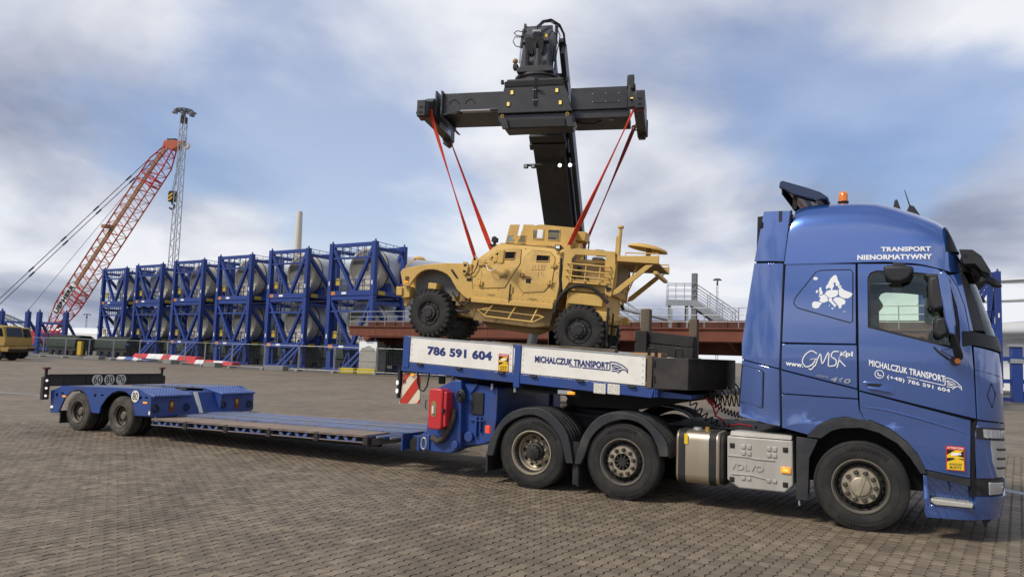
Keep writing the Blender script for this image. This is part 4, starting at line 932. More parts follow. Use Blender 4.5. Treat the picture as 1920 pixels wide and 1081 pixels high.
    coil((-1.98, .95, 1.34), (-1.30, 1.1, 1.17), 16, .035, .009, 'hose', .10)
    coil((-2.15, .60, 1.36), (-1.75, .7, 1.02), 6, .045, .010, 'hose', .05)
    coil((-1.7, .65, 1.02), (-1.25, .75, 1.0), 8, .045, .009, 'hose', .06)
    b = MB(); b.tube([(-1.95, .7, 1.38), (-1.84, .7, 1.25), (-1.80, .7, 1.13), (-1.70, .7, 1.08), (-1.66, .7, 1.0), (-1.5, .75, 1.04), (-1.35, .8, 1.02)], .013, 6); b.tube([(-1.95, .72, 1.38), (-1.76, .72, 1.24), (-1.82, .72, 1.12)], .011, 6); b.build('air_hose', 'hose_red', TR)
    b = MB(); b.box(-1.22, -1.16, .3, .4, 1.6, 1.7); b.build('coupling_socket', 'letter_white', TR, bevel=.008)
    b = MB(); b.box(-1.20, -1.12, .4, 2.1, 1.1, 1.75); b.build('coupling_panel', 'frame_black', TR)
make_chassis()
def roof_bits():
    b = MB(); b.lathe([(.06, 3.86), (.065, 3.90), (.055, 3.905)], (-.20, .5, 0), 'z', 20); bo = b.build('beacon_base', 'seam_black', TR)
    b = MB(); b.lathe([(.058, 3.90), (.058, 3.97), (.048, 4.01), (.028, 4.03), (0, 4.036)], (-.20, .5, 0), 'z', 24); b.build('beacon', 'amber_beacon', bo)
    b = MB(); b.prism([(.32, 3.80), (.36, 4.03), (.39, 4.04), (.46, 3.80)], 'y', 1.22, 1.28); b.build('shark_fin', 'black_plastic', TR, bevel=.01)
    b = MB(); b.prism([(.46, 3.78), (.53, 3.95), (.58, 3.93), (.70, 3.72)], 'y', 1.2, 1.3); b.cyl((.54, 1.25, 3.92), (.475, 1.25, 4.16), .010, 6, .005); b.build('antenna', 'black_plastic', TR, bevel=.005)
roof_bits()
# ------------------------------------------------------------------ low-loader trailer
TL = thing('low_loader_trailer', 'blue low-loader trailer with white side boards on its gooseneck and an empty low bed', 'trailer', (-9, 1.27, 0), world=True)
LW = 2.55
def make_trailer():
    def top(x): return lerp(2.09, 1.90, (x+6.4)/3.9)          # upper edge of the side boards
    def rail(x): return lerp(1.685, 1.495, (x+6.4)/3.9)        # upper edge of the blue frame
    for far in (0, 1):
        Y = (lambda d: d) if not far else (lambda d: LW-d)
        b = MB(); b.prism([(-6.52, 1.55), (-6.42, 1.545), (-4.55, 1.455), (-2.47, 1.35), (-2.44, 1.48), (-2.57, rail(-2.57)), (-6.39, rail(-6.39)), (-6.50, 1.69)], 'y', Y(.0), Y(.16)); fr = b.build('side_beam', 'trailer_blue', TL, bevel=.008)
        for x0, x1, zb in ((-6.50, -6.375, 1.60), (-4.525, -4.425, 1.39), (-2.545, -2.475, 1.48)):
            b = MB(); b.prism([(x0, zb), (x1, zb), (x1+.01, top(x1)+.0), (x0+.01, top(x0)+.005)], 'y', Y(-.012), Y(.10)); b.build('stake_post', 'trailer_blue' if x0 < -3 else 'timber', TL, bevel=.006)
        for x0, x1 in ((-6.36, -4.545), (-4.405, -2.56)):
            b = MB(); b.prism([(x0, rail(x0)+.008), (x1, rail(x1)+.008), (x1, top(x1)), (x0+.01, top(x0))], 'y', Y(-.010), Y(.022)); sbd = b.build('side_board', 'board_white', TL, bevel=.005)
            b = MB(); b.prism([(x0, top(x0)-.02), (x1, top(x1)-.02), (x1, top(x1)+.004), (x0+.01, top(x0)+.004)], 'y', Y(-.014), Y(.026)); b.build('board_rim', 'galv', sbd, bevel=.003)
            if not far:
                for x in (x0+.035, x1-.035):
                    for k in range(5):
                        b = MB(); z = lerp(rail(x)+.04, top(x)-.04, k/4); b.cyl((x, -.016, z), (x, -.008, z), .007, 8); b.build('rivet', 'galv', sbd)
                for t in (.11, .5, .9):
                    x = lerp(x0, x1, t); b = MB(); b.box(x-.05, x+.05, -.03, .0, rail(x)-.025, rail(x)+.004); b.cyl((x-.02, -.035, rail(x)-.02), (x+.06, -.035, rail(x)-.015), .012, 8); b.build('board_hinge', 'hub_dark', sbd)
    # gooseneck deck
    d = MB(); d.prism([(-6.50, 1.62), (-2.45, 1.42), (-2.45, 1.50), (-6.50, 1.70)], 'y', .16, LW-.16); d.build('gooseneck_deck', 'wood_deck', TL)
    b = MB(); b.prism([(-6.35, 1.55), (-2.45, 1.36), (-1.95, 1.40), (-1.95, 1.34), (-2.45, 1.24), (-3.0, 1.12), (-3.9, 1.12), (-4.1, 1.28), (-5.2, 1.34), (-6.0, 1.42)], 'y', .85, LW-.85); b.build('gooseneck_beam', 'frame_black', TL, bevel=.01)
    b = MB(); b.box(-2.46, -2.40, .02, LW-.02, 1.36, 1.49); b.build('front_beam', 'trailer_blue', TL, bevel=.006)
    b = MB(); b.prism([(-2.45, 1.45), (-1.98, 1.41), (-1.98, 1.36), (-2.45, 1.36)], 'y', .12, LW-.12); b.build('nose_plate', 'trailer_blue', TL)
    b = MB(); b.box(-2.44, -2.425, .0, .05, 1.37, 1.46); b.cyl((-2.41, .0, 1.385), (-2.41, .02, 1.385), .012, 8); b.build('beam_bracket', 'trailer_blue', TL)
    # dark storage box on the nose: bevelled plan
    b = MB(); b.prism([(-2.46, .0), (-1.995, .0), (-1.72, 1.0), (-1.72, LW-1.0), (-1.995, LW), (-2.46, LW)], 'z', 1.475, 1.885); nb = b.build('nose_box', 'box_dark', TL, bevel=.008)
    for z in (1.60, 1.80):
        b = MB(); b.cyl((-2.44, -.008, z-.04), (-2.44, -.008, z+.04), .012, 8); b.build('box_hinge', 'frame_black', nb)
    # neck block down to the bed
    for far in (0, 1):
        Y = (lambda d: d) if not far else (lambda d: LW-d)
        b = MB(); b.prism([(-5.96, 1.26), (-5.70, 1.375), (-5.58, 1.44), (-5.42, 1.45), (-5.39, .45), (-5.57, .36), (-6.10, .36), (-6.10, .60), (-6.01, .66)], 'y', Y(.02), Y(.30)); b.build('neck_cheek', 'trailer_blue', TL, bevel=.012)
        b = MB(); b.prism([(-5.42, 1.42), (-4.86, 1.36), (-4.86, .92), (-4.90, .60), (-5.06, .53), (-5.42, .47)], 'y', Y(.14), Y(.45)); b.build('neck_side', 'trailer_blue', TL, bevel=.012)
    b = MB(); b.prism([(-5.95, 1.25), (-5.45, 1.42), (-4.90, 1.36), (-4.92, .60), (-5.55, .40), (-5.95, .42)], 'y', .30, LW-.30); b.build('neck_core', 'trailer_blue', TL, bevel=.01)
    b = MB(); b.prism([(-5.42, 1.40), (-5.18, 1.40), (-5.30, 1.25)], 'y', .10, .14); b.build('neck_gusset', 'trailer_blue', TL)
    b = MB(); b.box(-5.28, -5.08, .115, .14, .95, 1.28); b.build('neck_recess', 'frame_black', TL, bevel=.01)
    b = MB(); b.box(-5.20, -5.17, .09, .14, .63, .92); b.box(-5.12, -5.10, .09, .14, .70, .92); b.box(-5.30, -5.05, .10, .14, .86, .875); b.build('valve_bracket', 'trailer_blue', TL, bevel=.003)
    b = MB(); b.tube([(-5.40+.055*math.cos(t), -.0, 1.22+.075*math.sin(t)) for t in [2*math.pi*i/20 for i in range(20)]], .025, 6, closed=True)
    b.tube([(-5.40+.03*math.cos(t), -.02, 1.22+.045*math.sin(t)) for t in [2*math.pi*i/20 for i in range(20)]], .02, 6, closed=True); b.build('cable_coil', 'hose', TL)
    b = MB(); b.cyl((-5.47, .02, .50), (-5.47, -.03, .50), .06, 20); b.cyl((-5.30, .08, .62), (-5.30, .14, .62), .075, 16); b.build('neck_pin', 'trailer_blue', TL, bevel=.006)
    b = MB(); b.cyl((-5.90, .03, .84), (-5.90, .0, .84), .05, 16); b.cyl((-5.90, .01, .84), (-5.90, -.012, .84), .03, 12); b.build('lock_pin', 'trailer_blue', TL)
    b = MB(); b.tube([(-6.0, .0, 1.12), (-6.03, .0, 1.11), (-6.03, .0, 1.0), (-6.0, .0, .99)], .008, 6); b.build('grab_handle', 'frame_black', TL)
    b = MB(); b.tube([(-6.02+.045*math.cos(t), -.015, .47+.085*math.sin(t)) for t in [2*math.pi*i/20 for i in range(20)]], .014, 6, closed=True); b.build('tie_ring', 'galv', TL)
    b = MB(); b.box(-6.10, -5.93, -.01, .02, .38, .60); b.build('neck_foot', 'trailer_blue', TL, bevel=.005)
    b = MB(); b.tube([(-5.50, -.02, 1.02), (-5.50, -.03, .90), (-5.56, -.04, .74), (-5.66, -.05, .58), (-5.75, -.04, .525), (-5.86, -.03, .575)], [.035, .042, .045, .045, .045, .05], 10); b.build('canvas_hose', 'canvas', TL)
    # red extinguisher box
    b = MB(); b.prism(rrect(-5.845, -5.60, .715, 1.315, .05, 4), 'y', -.20, .02); eb = b.build('extinguisher_box', 'fire_red', TL, bevel=.02, seg=3)
    b = MB(); b.prism(rrect(-5.60, -5.545, .76, 1.28, .02, 3), 'y', -.17, .02); b.build('box_lid', 'fire_red', eb, bevel=.012)
    b = MB(); b.prism(rrect(-5.79, -5.695, .90, 1.135, .045, 5), 'y', -.206, -.198); b.build('box_window', 'tan_dark', eb)
    b = MB(); b.cyl((-5.745, -.209, .95), (-5.745, -.209, 1.06), .022, 8); b.box(-5.765, -5.725, -.214, -.206, .99, 1.04); b.build('extinguisher_label', 'paper', eb)
    b = MB(); b.box(-5.60, -5.565, -.21, -.17, .97, 1.03); b.build('box_latch', 'frame_black', eb, bevel=.005)
    # warning sign plate at the rear of the gooseneck
    for far in (0, 1):
        Y = (lambda d: d) if not far else (lambda d: LW-d)
        poly = [(-6.575, 1.03), (-6.185, 1.06), (-6.19, 1.50), (-6.50, 1.515)]
        b = MB(); b.prism(poly, 'y', Y(.06), Y(.075)); sp = b.build('warning_sign', 'sign_white', TL)
        for q in ([(-6.575, 1.03), (-6.49, 1.036), (-6.19, 1.36), (-6.19, 1.21), (-6.325, 1.05)][0:5], [(-6.50, 1.515), (-6.355, 1.508), (-6.535, 1.30), (-6.54, 1.235)], [(-6.185, 1.13), (-6.185, 1.06), (-6.255, 1.055)]):
            pass
        def clip(a0, a1):     # diagonal band between two parallel lines clipped to the plate rectangle
            out = []
            pts = [(-6.56, 1.04), (-6.185, 1.06), (-6.19, 1.50), (-6.50, 1.51)]
            def cut(P, f):
                o = []
                for i in range(len(P)):
                    a, c = P[i], P[(i+1) % len(P)]; fa, fc = f(a), f(c)
                    if fa >= 0: o.append(a)
                    if fa*fc < 0: t = fa/(fa-fc); o.append((a[0]+(c[0]-a[0])*t, a[1]+(c[1]-a[1])*t))
                return o
            g = lambda q: (q[1]-1.04)-(q[0]+6.56)*1.25
            return cut(cut(pts, lambda q: g(q)-a0), lambda q: a1-g(q))
        for a0, a1 in ((-.18, .04), (.24, .60), (-.60, -.38)):
            pl = clip(a0, a1)
            if len(pl) > 2: b = MB(); b.prism(pl, 'y', Y(.055), Y(.06)); b.build('sign_stripe', 'sign_red', sp)
        b = MB(); b.box(-6.60, -6.555, Y(.02) if not far else Y(.10), Y(.10) if not far else Y(.02), 1.12, 1.56); ar = b.build('lamp_arm', 'frame_black', TL, bevel=.005)
        for z in (1.23, 1.36):
            b = MB(); b.ball((-6.585, Y(.005), z), .03, 10, (.7, .8, 1.3)); b.build('marker_lamp', 'lamp_white', ar)
        b = MB(); b.box(-6.36, -6.30, Y(.03) if not far else Y(.055), Y(.055) if not far else Y(.03), 1.475, 1.515); b.build('side_marker', 'amber', TL, bevel=.005)
        b = MB(); b.cyl((-6.49, Y(.04), 1.39), (-6.49, Y(.058), 1.39), .025, 12); b.build('reflector', 'rust_red', TL)
    b = MB(); b.tube([(-6.23, .04, 1.55), (-6.22, .03, 1.38), (-6.17, .03, 1.27), (-6.10, .03, 1.25), (-6.04, .03, 1.33), (-6.01, .04, 1.52)], .013, 8); b.build('cable_loop', 'hose', TL)
    b = MB(); b.prism(rrect(-5.93, -5.83, 1.37, 1.48, .015, 2), 'y', .18, .22); b.build('work_lamp', 'frame_black', TL); b = MB(); b.cyl((-5.74, .3, 1.30), (-5.74, .3, 1.52), .03, 10); b.build('lift_ram', 'galv', TL)
    # writing on boards and beam
    lettering('786 591 604', (-6.03, -.0115, 1.812), (1.14, 0, -.055), (0, 0, .135), 'letter_navy', TL, .05, .0)
    lettering('MICHALCZUK TRANSPORT', (-4.185, -.0115, 1.762), (1.115, 0, -.055), (0, 0, .092), 'letter_navy', TL, .045)
    EAGLE(TL, -3.055, 1.665, .25, .14, -.06, 'letter_navy', -.0125)
    blind_spot_sticker(TL, -4.775, 1.615, .17, .25, -.0115, -.03)
    for x0 in (-3.285, -3.085):
        b = MB(); b.prism([(x0, 1.378), (x0+.17, 1.372), (x0+.17, 1.505), (x0, 1.512)], 'y', -.001, -.004); pp = b.build('type_plate', 'paper', TL)
        for r_ in range(5):
            lettering('23 000 KG' if r_ % 2 else 'OS 12 00', (x0+.015, -.004, 1.485-r_*.025), (.06+.02*(r_ % 3), 0, -.003), (0, 0, .011), 'letter_black', pp, thick=.0008)
            lettering('10 100' if r_ % 2 else '24 00', (x0+.105, -.004, 1.482-r_*.025), (.05, 0, -.003), (0, 0, .011), 'letter_black', pp, thick=.0008)
    b = MB(); b.box(-3.83, -3.62, .02, .07, 1.335, 1.39); lb = b.build('lamp_bracket', 'galv', TL); b = MB(); b.box(-3.68, -3.575, .0, .045, 1.335, 1.375); b.build('side_marker', 'amber', lb, bevel=.008)
    b = MB(); b.bar((-4.6, .3, 1.36), (-3.6, .3, 1.30), .03); b.build('support_rod', 'frame_black', TL)
    b = MB(); b.cyl((-4.93, .1, 1.33), (-4.93, .1, 1.42), .02, 8); b.cyl((-4.52, .05, 1.32), (-4.52, .05, 1.38), .022, 8); b.build('stake_pin', 'galv', TL)
    # --- low bed
    def bt(x): return lerp(.40, .50, (x+12.4)/5.4)
    b = MB(); b.prism([(-12.45, bt(-12.4)-.16), (-6.10, bt(-6.1)-.14), (-6.05, .56), (-6.25, .55), (-12.45, bt(-12.4)+.05)], 'y', .62, LW-.62); b.build('bed_spine', 'bed_deck', TL, bevel=.006)
    b = MB(); b.prism([(-12.35, bt(-12.35)+.055), (-6.1, bt(-6.1)+.053), (-6.1, bt(-6.1)+.056), (-12.35, bt(-12.35)+.058)], 'y', 1.12, 1.17); b.build('deck_weld_strip', 'letter_grey', TL)
    xs = [-12.40, -11.40, -10.33, -9.27, -8.19, -7.15]
    for far in (0, 1):
        Y = (lambda d: d) if not far else (lambda d: LW-d)
        for i in range(5):
            x0, x1 = xs[i]+.04, xs[i+1]-.04; z1 = bt((x0+x1)/2)
            # deck boards of each bay
            for k in range(4):
                y0 = .02+k*.152; b = MB(); b.prism([(x0-.03, bt(x0)-.012), (x1+.03, bt(x1)-.012), (x1+.03, bt(x1)+.006), (x0-.03, bt(x0)+.006)], 'y', Y(y0), Y(y0+.146)); b.build('bed_board', 'wood_deck', TL, bevel=.003)
            # pierced outer beam
            h = .105; ww = x1-x0; holes = []
            zc = lambda u: bt(x0+u*ww)-.015
            def H(pts): return [(x0+u*ww, zc(u)-.012-v*(h-.024)) for u, v in pts]
            holes = [H([(.02, .05), (.17, .05), (.20, .95), (.02, .95)]), H([(.23, .05), (.40, .05), (.35, .9), (.28, .9)]), H([(.47, .05), (.53, .05), (.585, .95), (.415, .95)]), H([(.60, .05), (.77, .05), (.72, .9), (.65, .9)]), H([(.83, .05), (.98, .05), (.98, .95), (.80, .95)])]
            out = [(x0, zc(0)), (x1, zc(1)), (x1, zc(1)-h), (x0, zc(0)-h)]
            plate('outer_beam', [out]+holes, XZat(Y(.03)), .025, 'trailer_blue_worn', TL)
            b = MB(); b.prism([(x0, zc(0)-h), (x1, zc(1)-h), (x1, zc(1)-h+.012), (x0, zc(0)-h+.012)], 'y', Y(.0), Y(.08)); b.prism([(x0, zc(0)-.012), (x1, zc(1)-.012), (x1, zc(1)), (x0, zc(0))], 'y', Y(-.005), Y(.08)); b.build('beam_flange', 'wood_deck', TL)
            b = MB(); b.box(x0+.02, x1-.02, Y(.30) if not far else Y(.34), Y(.34) if not far else Y(.30), zc(.5)-h, zc(.5)-.02); b.build('inner_web', 'frame_black', TL)
        for x in xs[1:]:
            z = bt(x); b = MB(); b.box(x-.035, x+.035, min(Y(-.01), Y(.60)), max(Y(-.01), Y(.60)), z-.15, z-.014)
            for k in range(4): b.box(x-.05, x+.05, min(Y(-.02), Y(.03)), max(Y(-.02), Y(.03)), z-.145+k*.035, z-.125+k*.035)
            b.build('outrigger', 'dark_board', TL, bevel=.004)
    for x0, x1, y0, y1 in ((-12.1, -7.2, .4, .5), (-12.1, -7.2, 2.05, 2.15)):
        b = MB(); b.prism([(x0, bt(x0)-.22), (x1, bt(x1)-.22), (x1, bt(x1)-.13), (x0, bt(x0)-.13)], 'y', y0, y1); b.build('bed_pipe', 'frame_black', TL)
    # stepped planks and cut-away next to the neck
    for k in range(4):
        b = MB(); b.bar((-7.10+k*.12, .04+k*.02, bt(-7)-.02), (-6.75+k*.10, .62, bt(-6.8)+.015), .05, .03); b.build('bed_slat', 'galv' if k % 2 else 'trailer_blue', TL)
    b = MB(); b.add([(-7.05, .03, .46), (-6.48, .60, .555), (-6.48, .60, .43), (-7.05, .03, .35)], [(0, 1, 2, 3)]); b.add([(-7.05, .06, .46), (-6.48, .63, .555), (-6.48, .63, .43), (-7.05, .06, .35)], [(3, 2, 1, 0)]); b.build('bed_end_beam', 'dark_board', TL)
    b = MB(); b.box(-6.46, -6.43, .0, .6, .33, .58); b.box(-6.16, -6.12, .0, .6, .35, .56); b.box(-6.45, -6.12, .25, .6, .36, .54); b.build('bed_hinge_box', 'trailer_blue', TL, bevel=.004)
    b = MB(); b.lathe([(.0, -.02), (.09, -.02), (.10, .0), (.10, .12)], (-6.28, .12, .43), 'y', 20); b.build('winch_drum', 'frame_black', TL)
    # --- rear bogie
    side = [(-15.63, .31), (-15.68, .76), (-15.5, .81), (-15.28, .885), (-13.74, .93), (-12.79, .95), (-12.42, .80), (-12.40, .46), (-12.78, .43), (-12.87, .66), (-13.02, .80), (-13.22, .885), (-13.42, .885), (-13.62, .83), (-13.78, .72), (-13.94, .55), (-13.98, .40), (-14.22, .40), (-14.30, .58), (-14.43, .75), (-14.62, .83), (-14.80, .83), (-14.98, .78), (-15.16, .66), (-15.27, .49), (-15.36, .325)]
    for far in (0, 1):
        Y = (lambda d: d) if not far else (lambda d: LW-d)
        sd = plate('bogie_side', [side, [(-15.50, .70), (-15.44, .74), (-15.40, .70), (-15.43, .65), (-15.49, .65)], [(-15.34, .74), (-15.28, .76), (-15.20, .74), (-15.21, .71), (-15.30, .71)], [(-14.20, .77), (-14.13, .78), (-14.10, .76), (-14.13, .71), (-14.18, .71)], [(-13.98, .775), (-13.92, .785), (-13.86, .775), (-13.87, .745), (-13.97, .745)], [(-12.78, .80), (-12.71, .81), (-12.67, .79), (-12.70, .745), (-12.76, .745)], [(-12.60, .80), (-12.55, .81), (-12.49, .80), (-12.50, .77), (-12.59, .77)]], XZat(Y(.012)), .03, 'trailer_blue', TL, bev=.004)
        b = MB(); b.prism([(a, c-.03 if c > .8 else c) for a, c in side], 'y', Y(.028), Y(.034)); b.build('bogie_liner', 'frame_black', TL)
        for x in (-15.18, -12.57):
            b = MB(); b.box(x-.055, x+.055, min(Y(-.02), Y(.0)), max(Y(-.02), Y(.0)), .655 if x < -14 else .675, .69 if x < -14 else .71); b.build('side_marker', 'amber', TL, bevel=.006)
        b = MB(); b.ball((-15.58, Y(-.01), .43), .03, 10); b.build('marker_lamp', 'lamp_white', TL)
        # boxes in front of the wheels with sloping tread-plate lids
        y0, y1 = (.03, .90) if not far else (LW-.90, LW-.03)
        b = MB(); b.prism([(-12.98, .42), (-12.40, .42), (-12.40, .84), (-12.98, .90)], 'y', y0, y1); bx = b.build('bogie_box', 'trailer_blue', TL, bevel=.008)
        b = MB(); b.prism([(-12.95, .945), (-12.34, .845), (-12.33, .815), (-12.36, .80), (-12.95, .915)], 'y', y0-.02, y1+.01); tp = b.build('tread_lid', 'tread_plate', bx, bevel=.006)
        t = MB()
        for i in range(14):
            for j in range(26):
                if (i+j) % 2: continue
                x = -12.92+i*.041; y = y0+.02+j*.033; z = .945-(x+12.95)*(.1/.61)+.001
                t.box(x-.012, x+.012, y-.004, y+.004, z-.002, z+.003)
        tag(t.build('tread_pattern', 'tread_plate', bx), kind='stuff')
        for y in (y0+.07, y1-.10):
            b = MB(); b.tube([(-12.375, y+.055*math.cos(t_), .58+.055*math.sin(t_)) for t_ in [2*math.pi*i/18 for i in range(18)]], .014, 6, closed=True); b.box(-12.40, -12.36, y-.03, y+.03, .62, .66); b.build('lashing_ring', 'frame_black', bx)
        b = MB(); b.box(-12.40, -12.392, (y0+y1)/2-.07, (y0+y1)/2+.05, .50, .72); b.build('worn_patch', 'rust_red', bx); b = MB(); b.ball((-12.385, (y0+y1)/2-.01, .64), .05, 8, (.3, .8, 1.4)); b.build('box_lock', 'brass', bx)
        b = MB(); b.box(-12.41, -12.37, y0+.05, y1-.25, .735, .765); b.build('box_lip', 'trailer_blue', bx, bevel=.005)
        # deck plate above the wheels
        b = MB(); b.prism([(-15.60, .775), (-15.28, .885), (-13.74, .93), (-12.95, .945), (-12.95, .91), (-13.74, .895), (-15.28, .85), (-15.60, .74)], 'y', y0-.0, y1); b.build('bogie_deck', 'bed_deck', TL)
        # speed discs, mud flap
        b = MB(); b.box(-15.40, -15.36, min(Y(.06), Y(.60)), max(Y(.06), Y(.60)), .10, .36); b.build('mud_flap', 'black_plastic', TL)
        for x in (-13.30, -14.695):
            wheel(TL, x, Y(.0), .385, .39, .235, .24, 'trailer', 'rubber_dusty', 'rim_dirty', -1 if not far else 1, spin=x, letters=False)
            wheel(TL, x, Y(.27), .385, .39, .235, .24, 'trailer', 'rubber', 'rim_dirty', -1 if not far else 1, letters=False)
            b = MB(); b.cyl((x, Y(.3), .39), (x, Y(1.27), .39), .06, 10); b.build('axle', 'frame_black', TL)
    b = MB(); b.box(-15.5, -12.7, .53, LW-.53, .40, .83); b.build('bogie_frame', 'frame_black', TL)
    # centre recess with slanted plate
    b = MB(); b.prism([(-12.95, .86), (-12.62, .86), (-12.40, .44), (-12.95, .44)], 'y', .90, LW-.90); b.build('centre_ramp', 'trailer_blue', TL)
    b = MB(); b.prism([(-15.6, .76), (-12.95, .86), (-12.95, .5), (-15.6, .5)], 'y', .90, LW-.90); b.build('centre_spine', 'trailer_blue', TL)
    b = MB(); b.prism([(-12.615, .862), (-12.40, .445), (-12.385, .455), (-12.60, .870)], 'y', 1.12, 1.21); b.build('ramp_label', 'paper', TL)
    # rear board with speed discs
    b = MB(); b.box(-15.72, -15.65, -.08, LW+.08, .86, 1.105); b.box(-15.65, -15.62, -.08, LW+.08, 1.09, 1.115); rb = b.build('rear_board', 'dark_board', TL, bevel=.005)
    for y in (.25, .75, 1.8, 2.3):
        b = MB(); b.box(-15.66, -15.63, y-.012, y+.012, .87, 1.09); b.build('board_rib', 'dark_board', rb)
    for y in (.98, 1.265, 1.55):
        t = {.98: '60', 1.265: '80', 1.55: '90'}[y]
        b = MB(); b.lathe([(0, .006), (.125, .006), (.125, 0)], (-15.628, y, .985), 'x', 28); ds = b.build('speed_disc', 'paper', TL)
        lettering(t, (-15.621, y-.085, .90), (0, .17, 0), (0, 0, .17), 'letter_black', ds, .01, out=(1, 0, 0))
    for y in (-.12, LW+.12):
        b = MB(); b.cyl((-15.70, y, 1.05), (-15.70, y, 1.22), .03, 10); b.build('light_post', 'frame_black', TL); b = MB(); b.lathe([(0, .03), (.075, .025), (.085, .0), (.05, -.02), (0, -.02)], (-15.70, y, 1.235), 'z', 16); b.build('marker_cap', 'rust_light', TL)
        b = MB(); b.box(-15.76, -15.66, y-.06, y+.08, .58, 1.06); lb = b.build('tail_light_board', 'dark_board', TL, bevel=.01)
        for z in (.66, .82, .98):
            b = MB(); b.ball((-15.655, y, z), .028, 10); b.build('marker_lamp', 'lamp_white', lb)
            if y > 1: break
    b = MB(); b.lathe([(0, -.006), (.115, -.006), (.115, 0)], (-12.87, -.012, .80), 'y', 28); ds = b.build('speed_disc', 'paper', TL); lettering('80', (-12.945, -.018, .725), (.15, 0, 0), (0, 0, .15), 'letter_black', ds, .01)
    b = MB(); b.box(-12.46, -12.41, -.004, .0, .47, .54); b.build('small_label', 'paper', TL)
mat('canvas', (.075, .06, .045), .9, var=.3, vscale=9, bump=.4, bscale=60)
mat('trailer_blue_worn', (.07, .115, .30), .5, 0, var=.2, dirt=(.14, .11, .09), damt=.75, dscale=2.5)
make_trailer()
# --- loose timber carried on the gooseneck deck
def timber(name, label, cat, p, q, w, h, m, up=(0, 0, 1), group=None, bev=.012):
    p, q = Vector(p), Vector(q); c = (p+q)/2; b = MB(); b.bar(p-c, q-c, w, h, up)
    o = b.build(name, m, None, bevel=bev); o.location = c; tag(o, label, cat, group); return o
timber('timber_post', 'weathered square timber post standing upright on the gooseneck, nearer the armoured vehicle', 'timber', (-3.05, 1.5, 1.46), (-3.05, 1.5, 2.62), .14, .14, 'timber')
timber('timber_post', 'short weathered timber post standing upright on the gooseneck beside the blue cab', 'timber', (-2.34, 1.6, 1.44), (-2.34, 1.6, 2.48), .12, .12, 'timber')
for i, (z0, z1, lb) in enumerate(((2.0, 1.955, 'lower black timber beam of the two laid between the upright posts'), (2.19, 2.125, 'upper black timber beam of the two laid between the upright posts'))):
    timber('timber_beam', lb, 'timber', (-3.18, 1.42+.02*i, z0+.02), (-2.28, 1.42+.02*i, z1), .17, .17, 'timber_black')
timber('timber_beam', 'black timber block at the foot of the taller upright post', 'timber', (-3.05, 1.36, 1.50), (-3.05, 1.36, 2.28), .16, .16, 'timber_black', bev=.01)
timber('timber_plank', 'long brown plank lying along the top of the white gooseneck boards', 'plank', (-5.42, .30, 2.02), (-3.12, .42, 1.945), .16, .07, 'timber')
timber('timber_plank', 'second brown plank lying behind the long one on the gooseneck', 'plank', (-5.1, .60, 2.0), (-3.4, .70, 1.93), .20, .06, 'timber')
b = MB(); b.box(-.22, .22, -.15, .15, -.04, .04); o = b.build('cardboard_box', 'cardboard', None, bevel=.004); o.location = (-2.72, .62, 1.905); tag(o, 'flat pale cardboard box on the gooseneck behind the white board', 'box')
for x, lb in ((-3.18, 'steel lashing eye on the gooseneck, left of the taller timber post'), (-2.62, 'steel lashing eye on the gooseneck between the two timber posts'), (-2.25, 'steel lashing eye on the dark nose box beside the shorter post')):
    b = MB(); b.tube([(-.05, 0, -.12), (-.05, 0, .05), (-.03, 0, .08), (.03, 0, .08), (.05, 0, .05), (.05, 0, -.12)], .016, 8); o = b.build('lashing_eye', 'frame_black', None); o.location = (x, .45, 1.93); tag(o, lb, 'lashing eye')
# ------------------------------------------------------------------ armoured vehicle hanging in the slings
AV = thing('armoured_vehicle', 'tan four-wheeled armoured military vehicle hanging nose-up in red slings', 'vehicle', (-10.46, 6.40, 2.86), (0, R(5.23), R(10)))
VW = 2.30
def hull_v(h):
    return interp(h, [(.40, .06), (1.10, .05), (1.45, .12), (1.95, .26)])
def skin(name, loops, m, off=.0, thick=.025, parent=None, far=False, bev=.004):
    """plate lying on the hull side, loops of (s, h)"""
    L3 = [[Vector((a, b, 0)) for a, b in lp] for lp in loops]; flat = [q for lp in L3 for q in lp]
    bm = bmesh.new(); bv = [bm.verts.new((q.x, 0, q.y)) for q in flat]
    for t in tessellate_polygon(L3):
        try: bm.faces.new([bv[i] for i in t])
        except ValueError: pass
    bmesh.ops.dissolve_limit(bm, angle_limit=.01, verts=bm.verts, edges=bm.edges)
    for h in (1.10, 1.45): bmesh.ops.bisect_plane(bm, geom=bm.verts[:]+bm.edges[:]+bm.faces[:], plane_co=(0, 0, h), plane_no=(0, 0, 1), dist=1e-5)
    for v in bm.verts:
        y = hull_v(v.co.z)-off; v.co.y = y if not far else VW-y
    for f in bm.faces:
        f.normal_update()
        if (f.normal.y > 0) != far: f.normal_flip()
    bmesh.ops.solidify(bm, geom=bm.faces[:], thickness=thick)
    me = bpy.data.meshes.new(name); bm.to_mesh(me); bm.free(); finish(me, 30); return obj(name, me, m, parent or AV, bev)
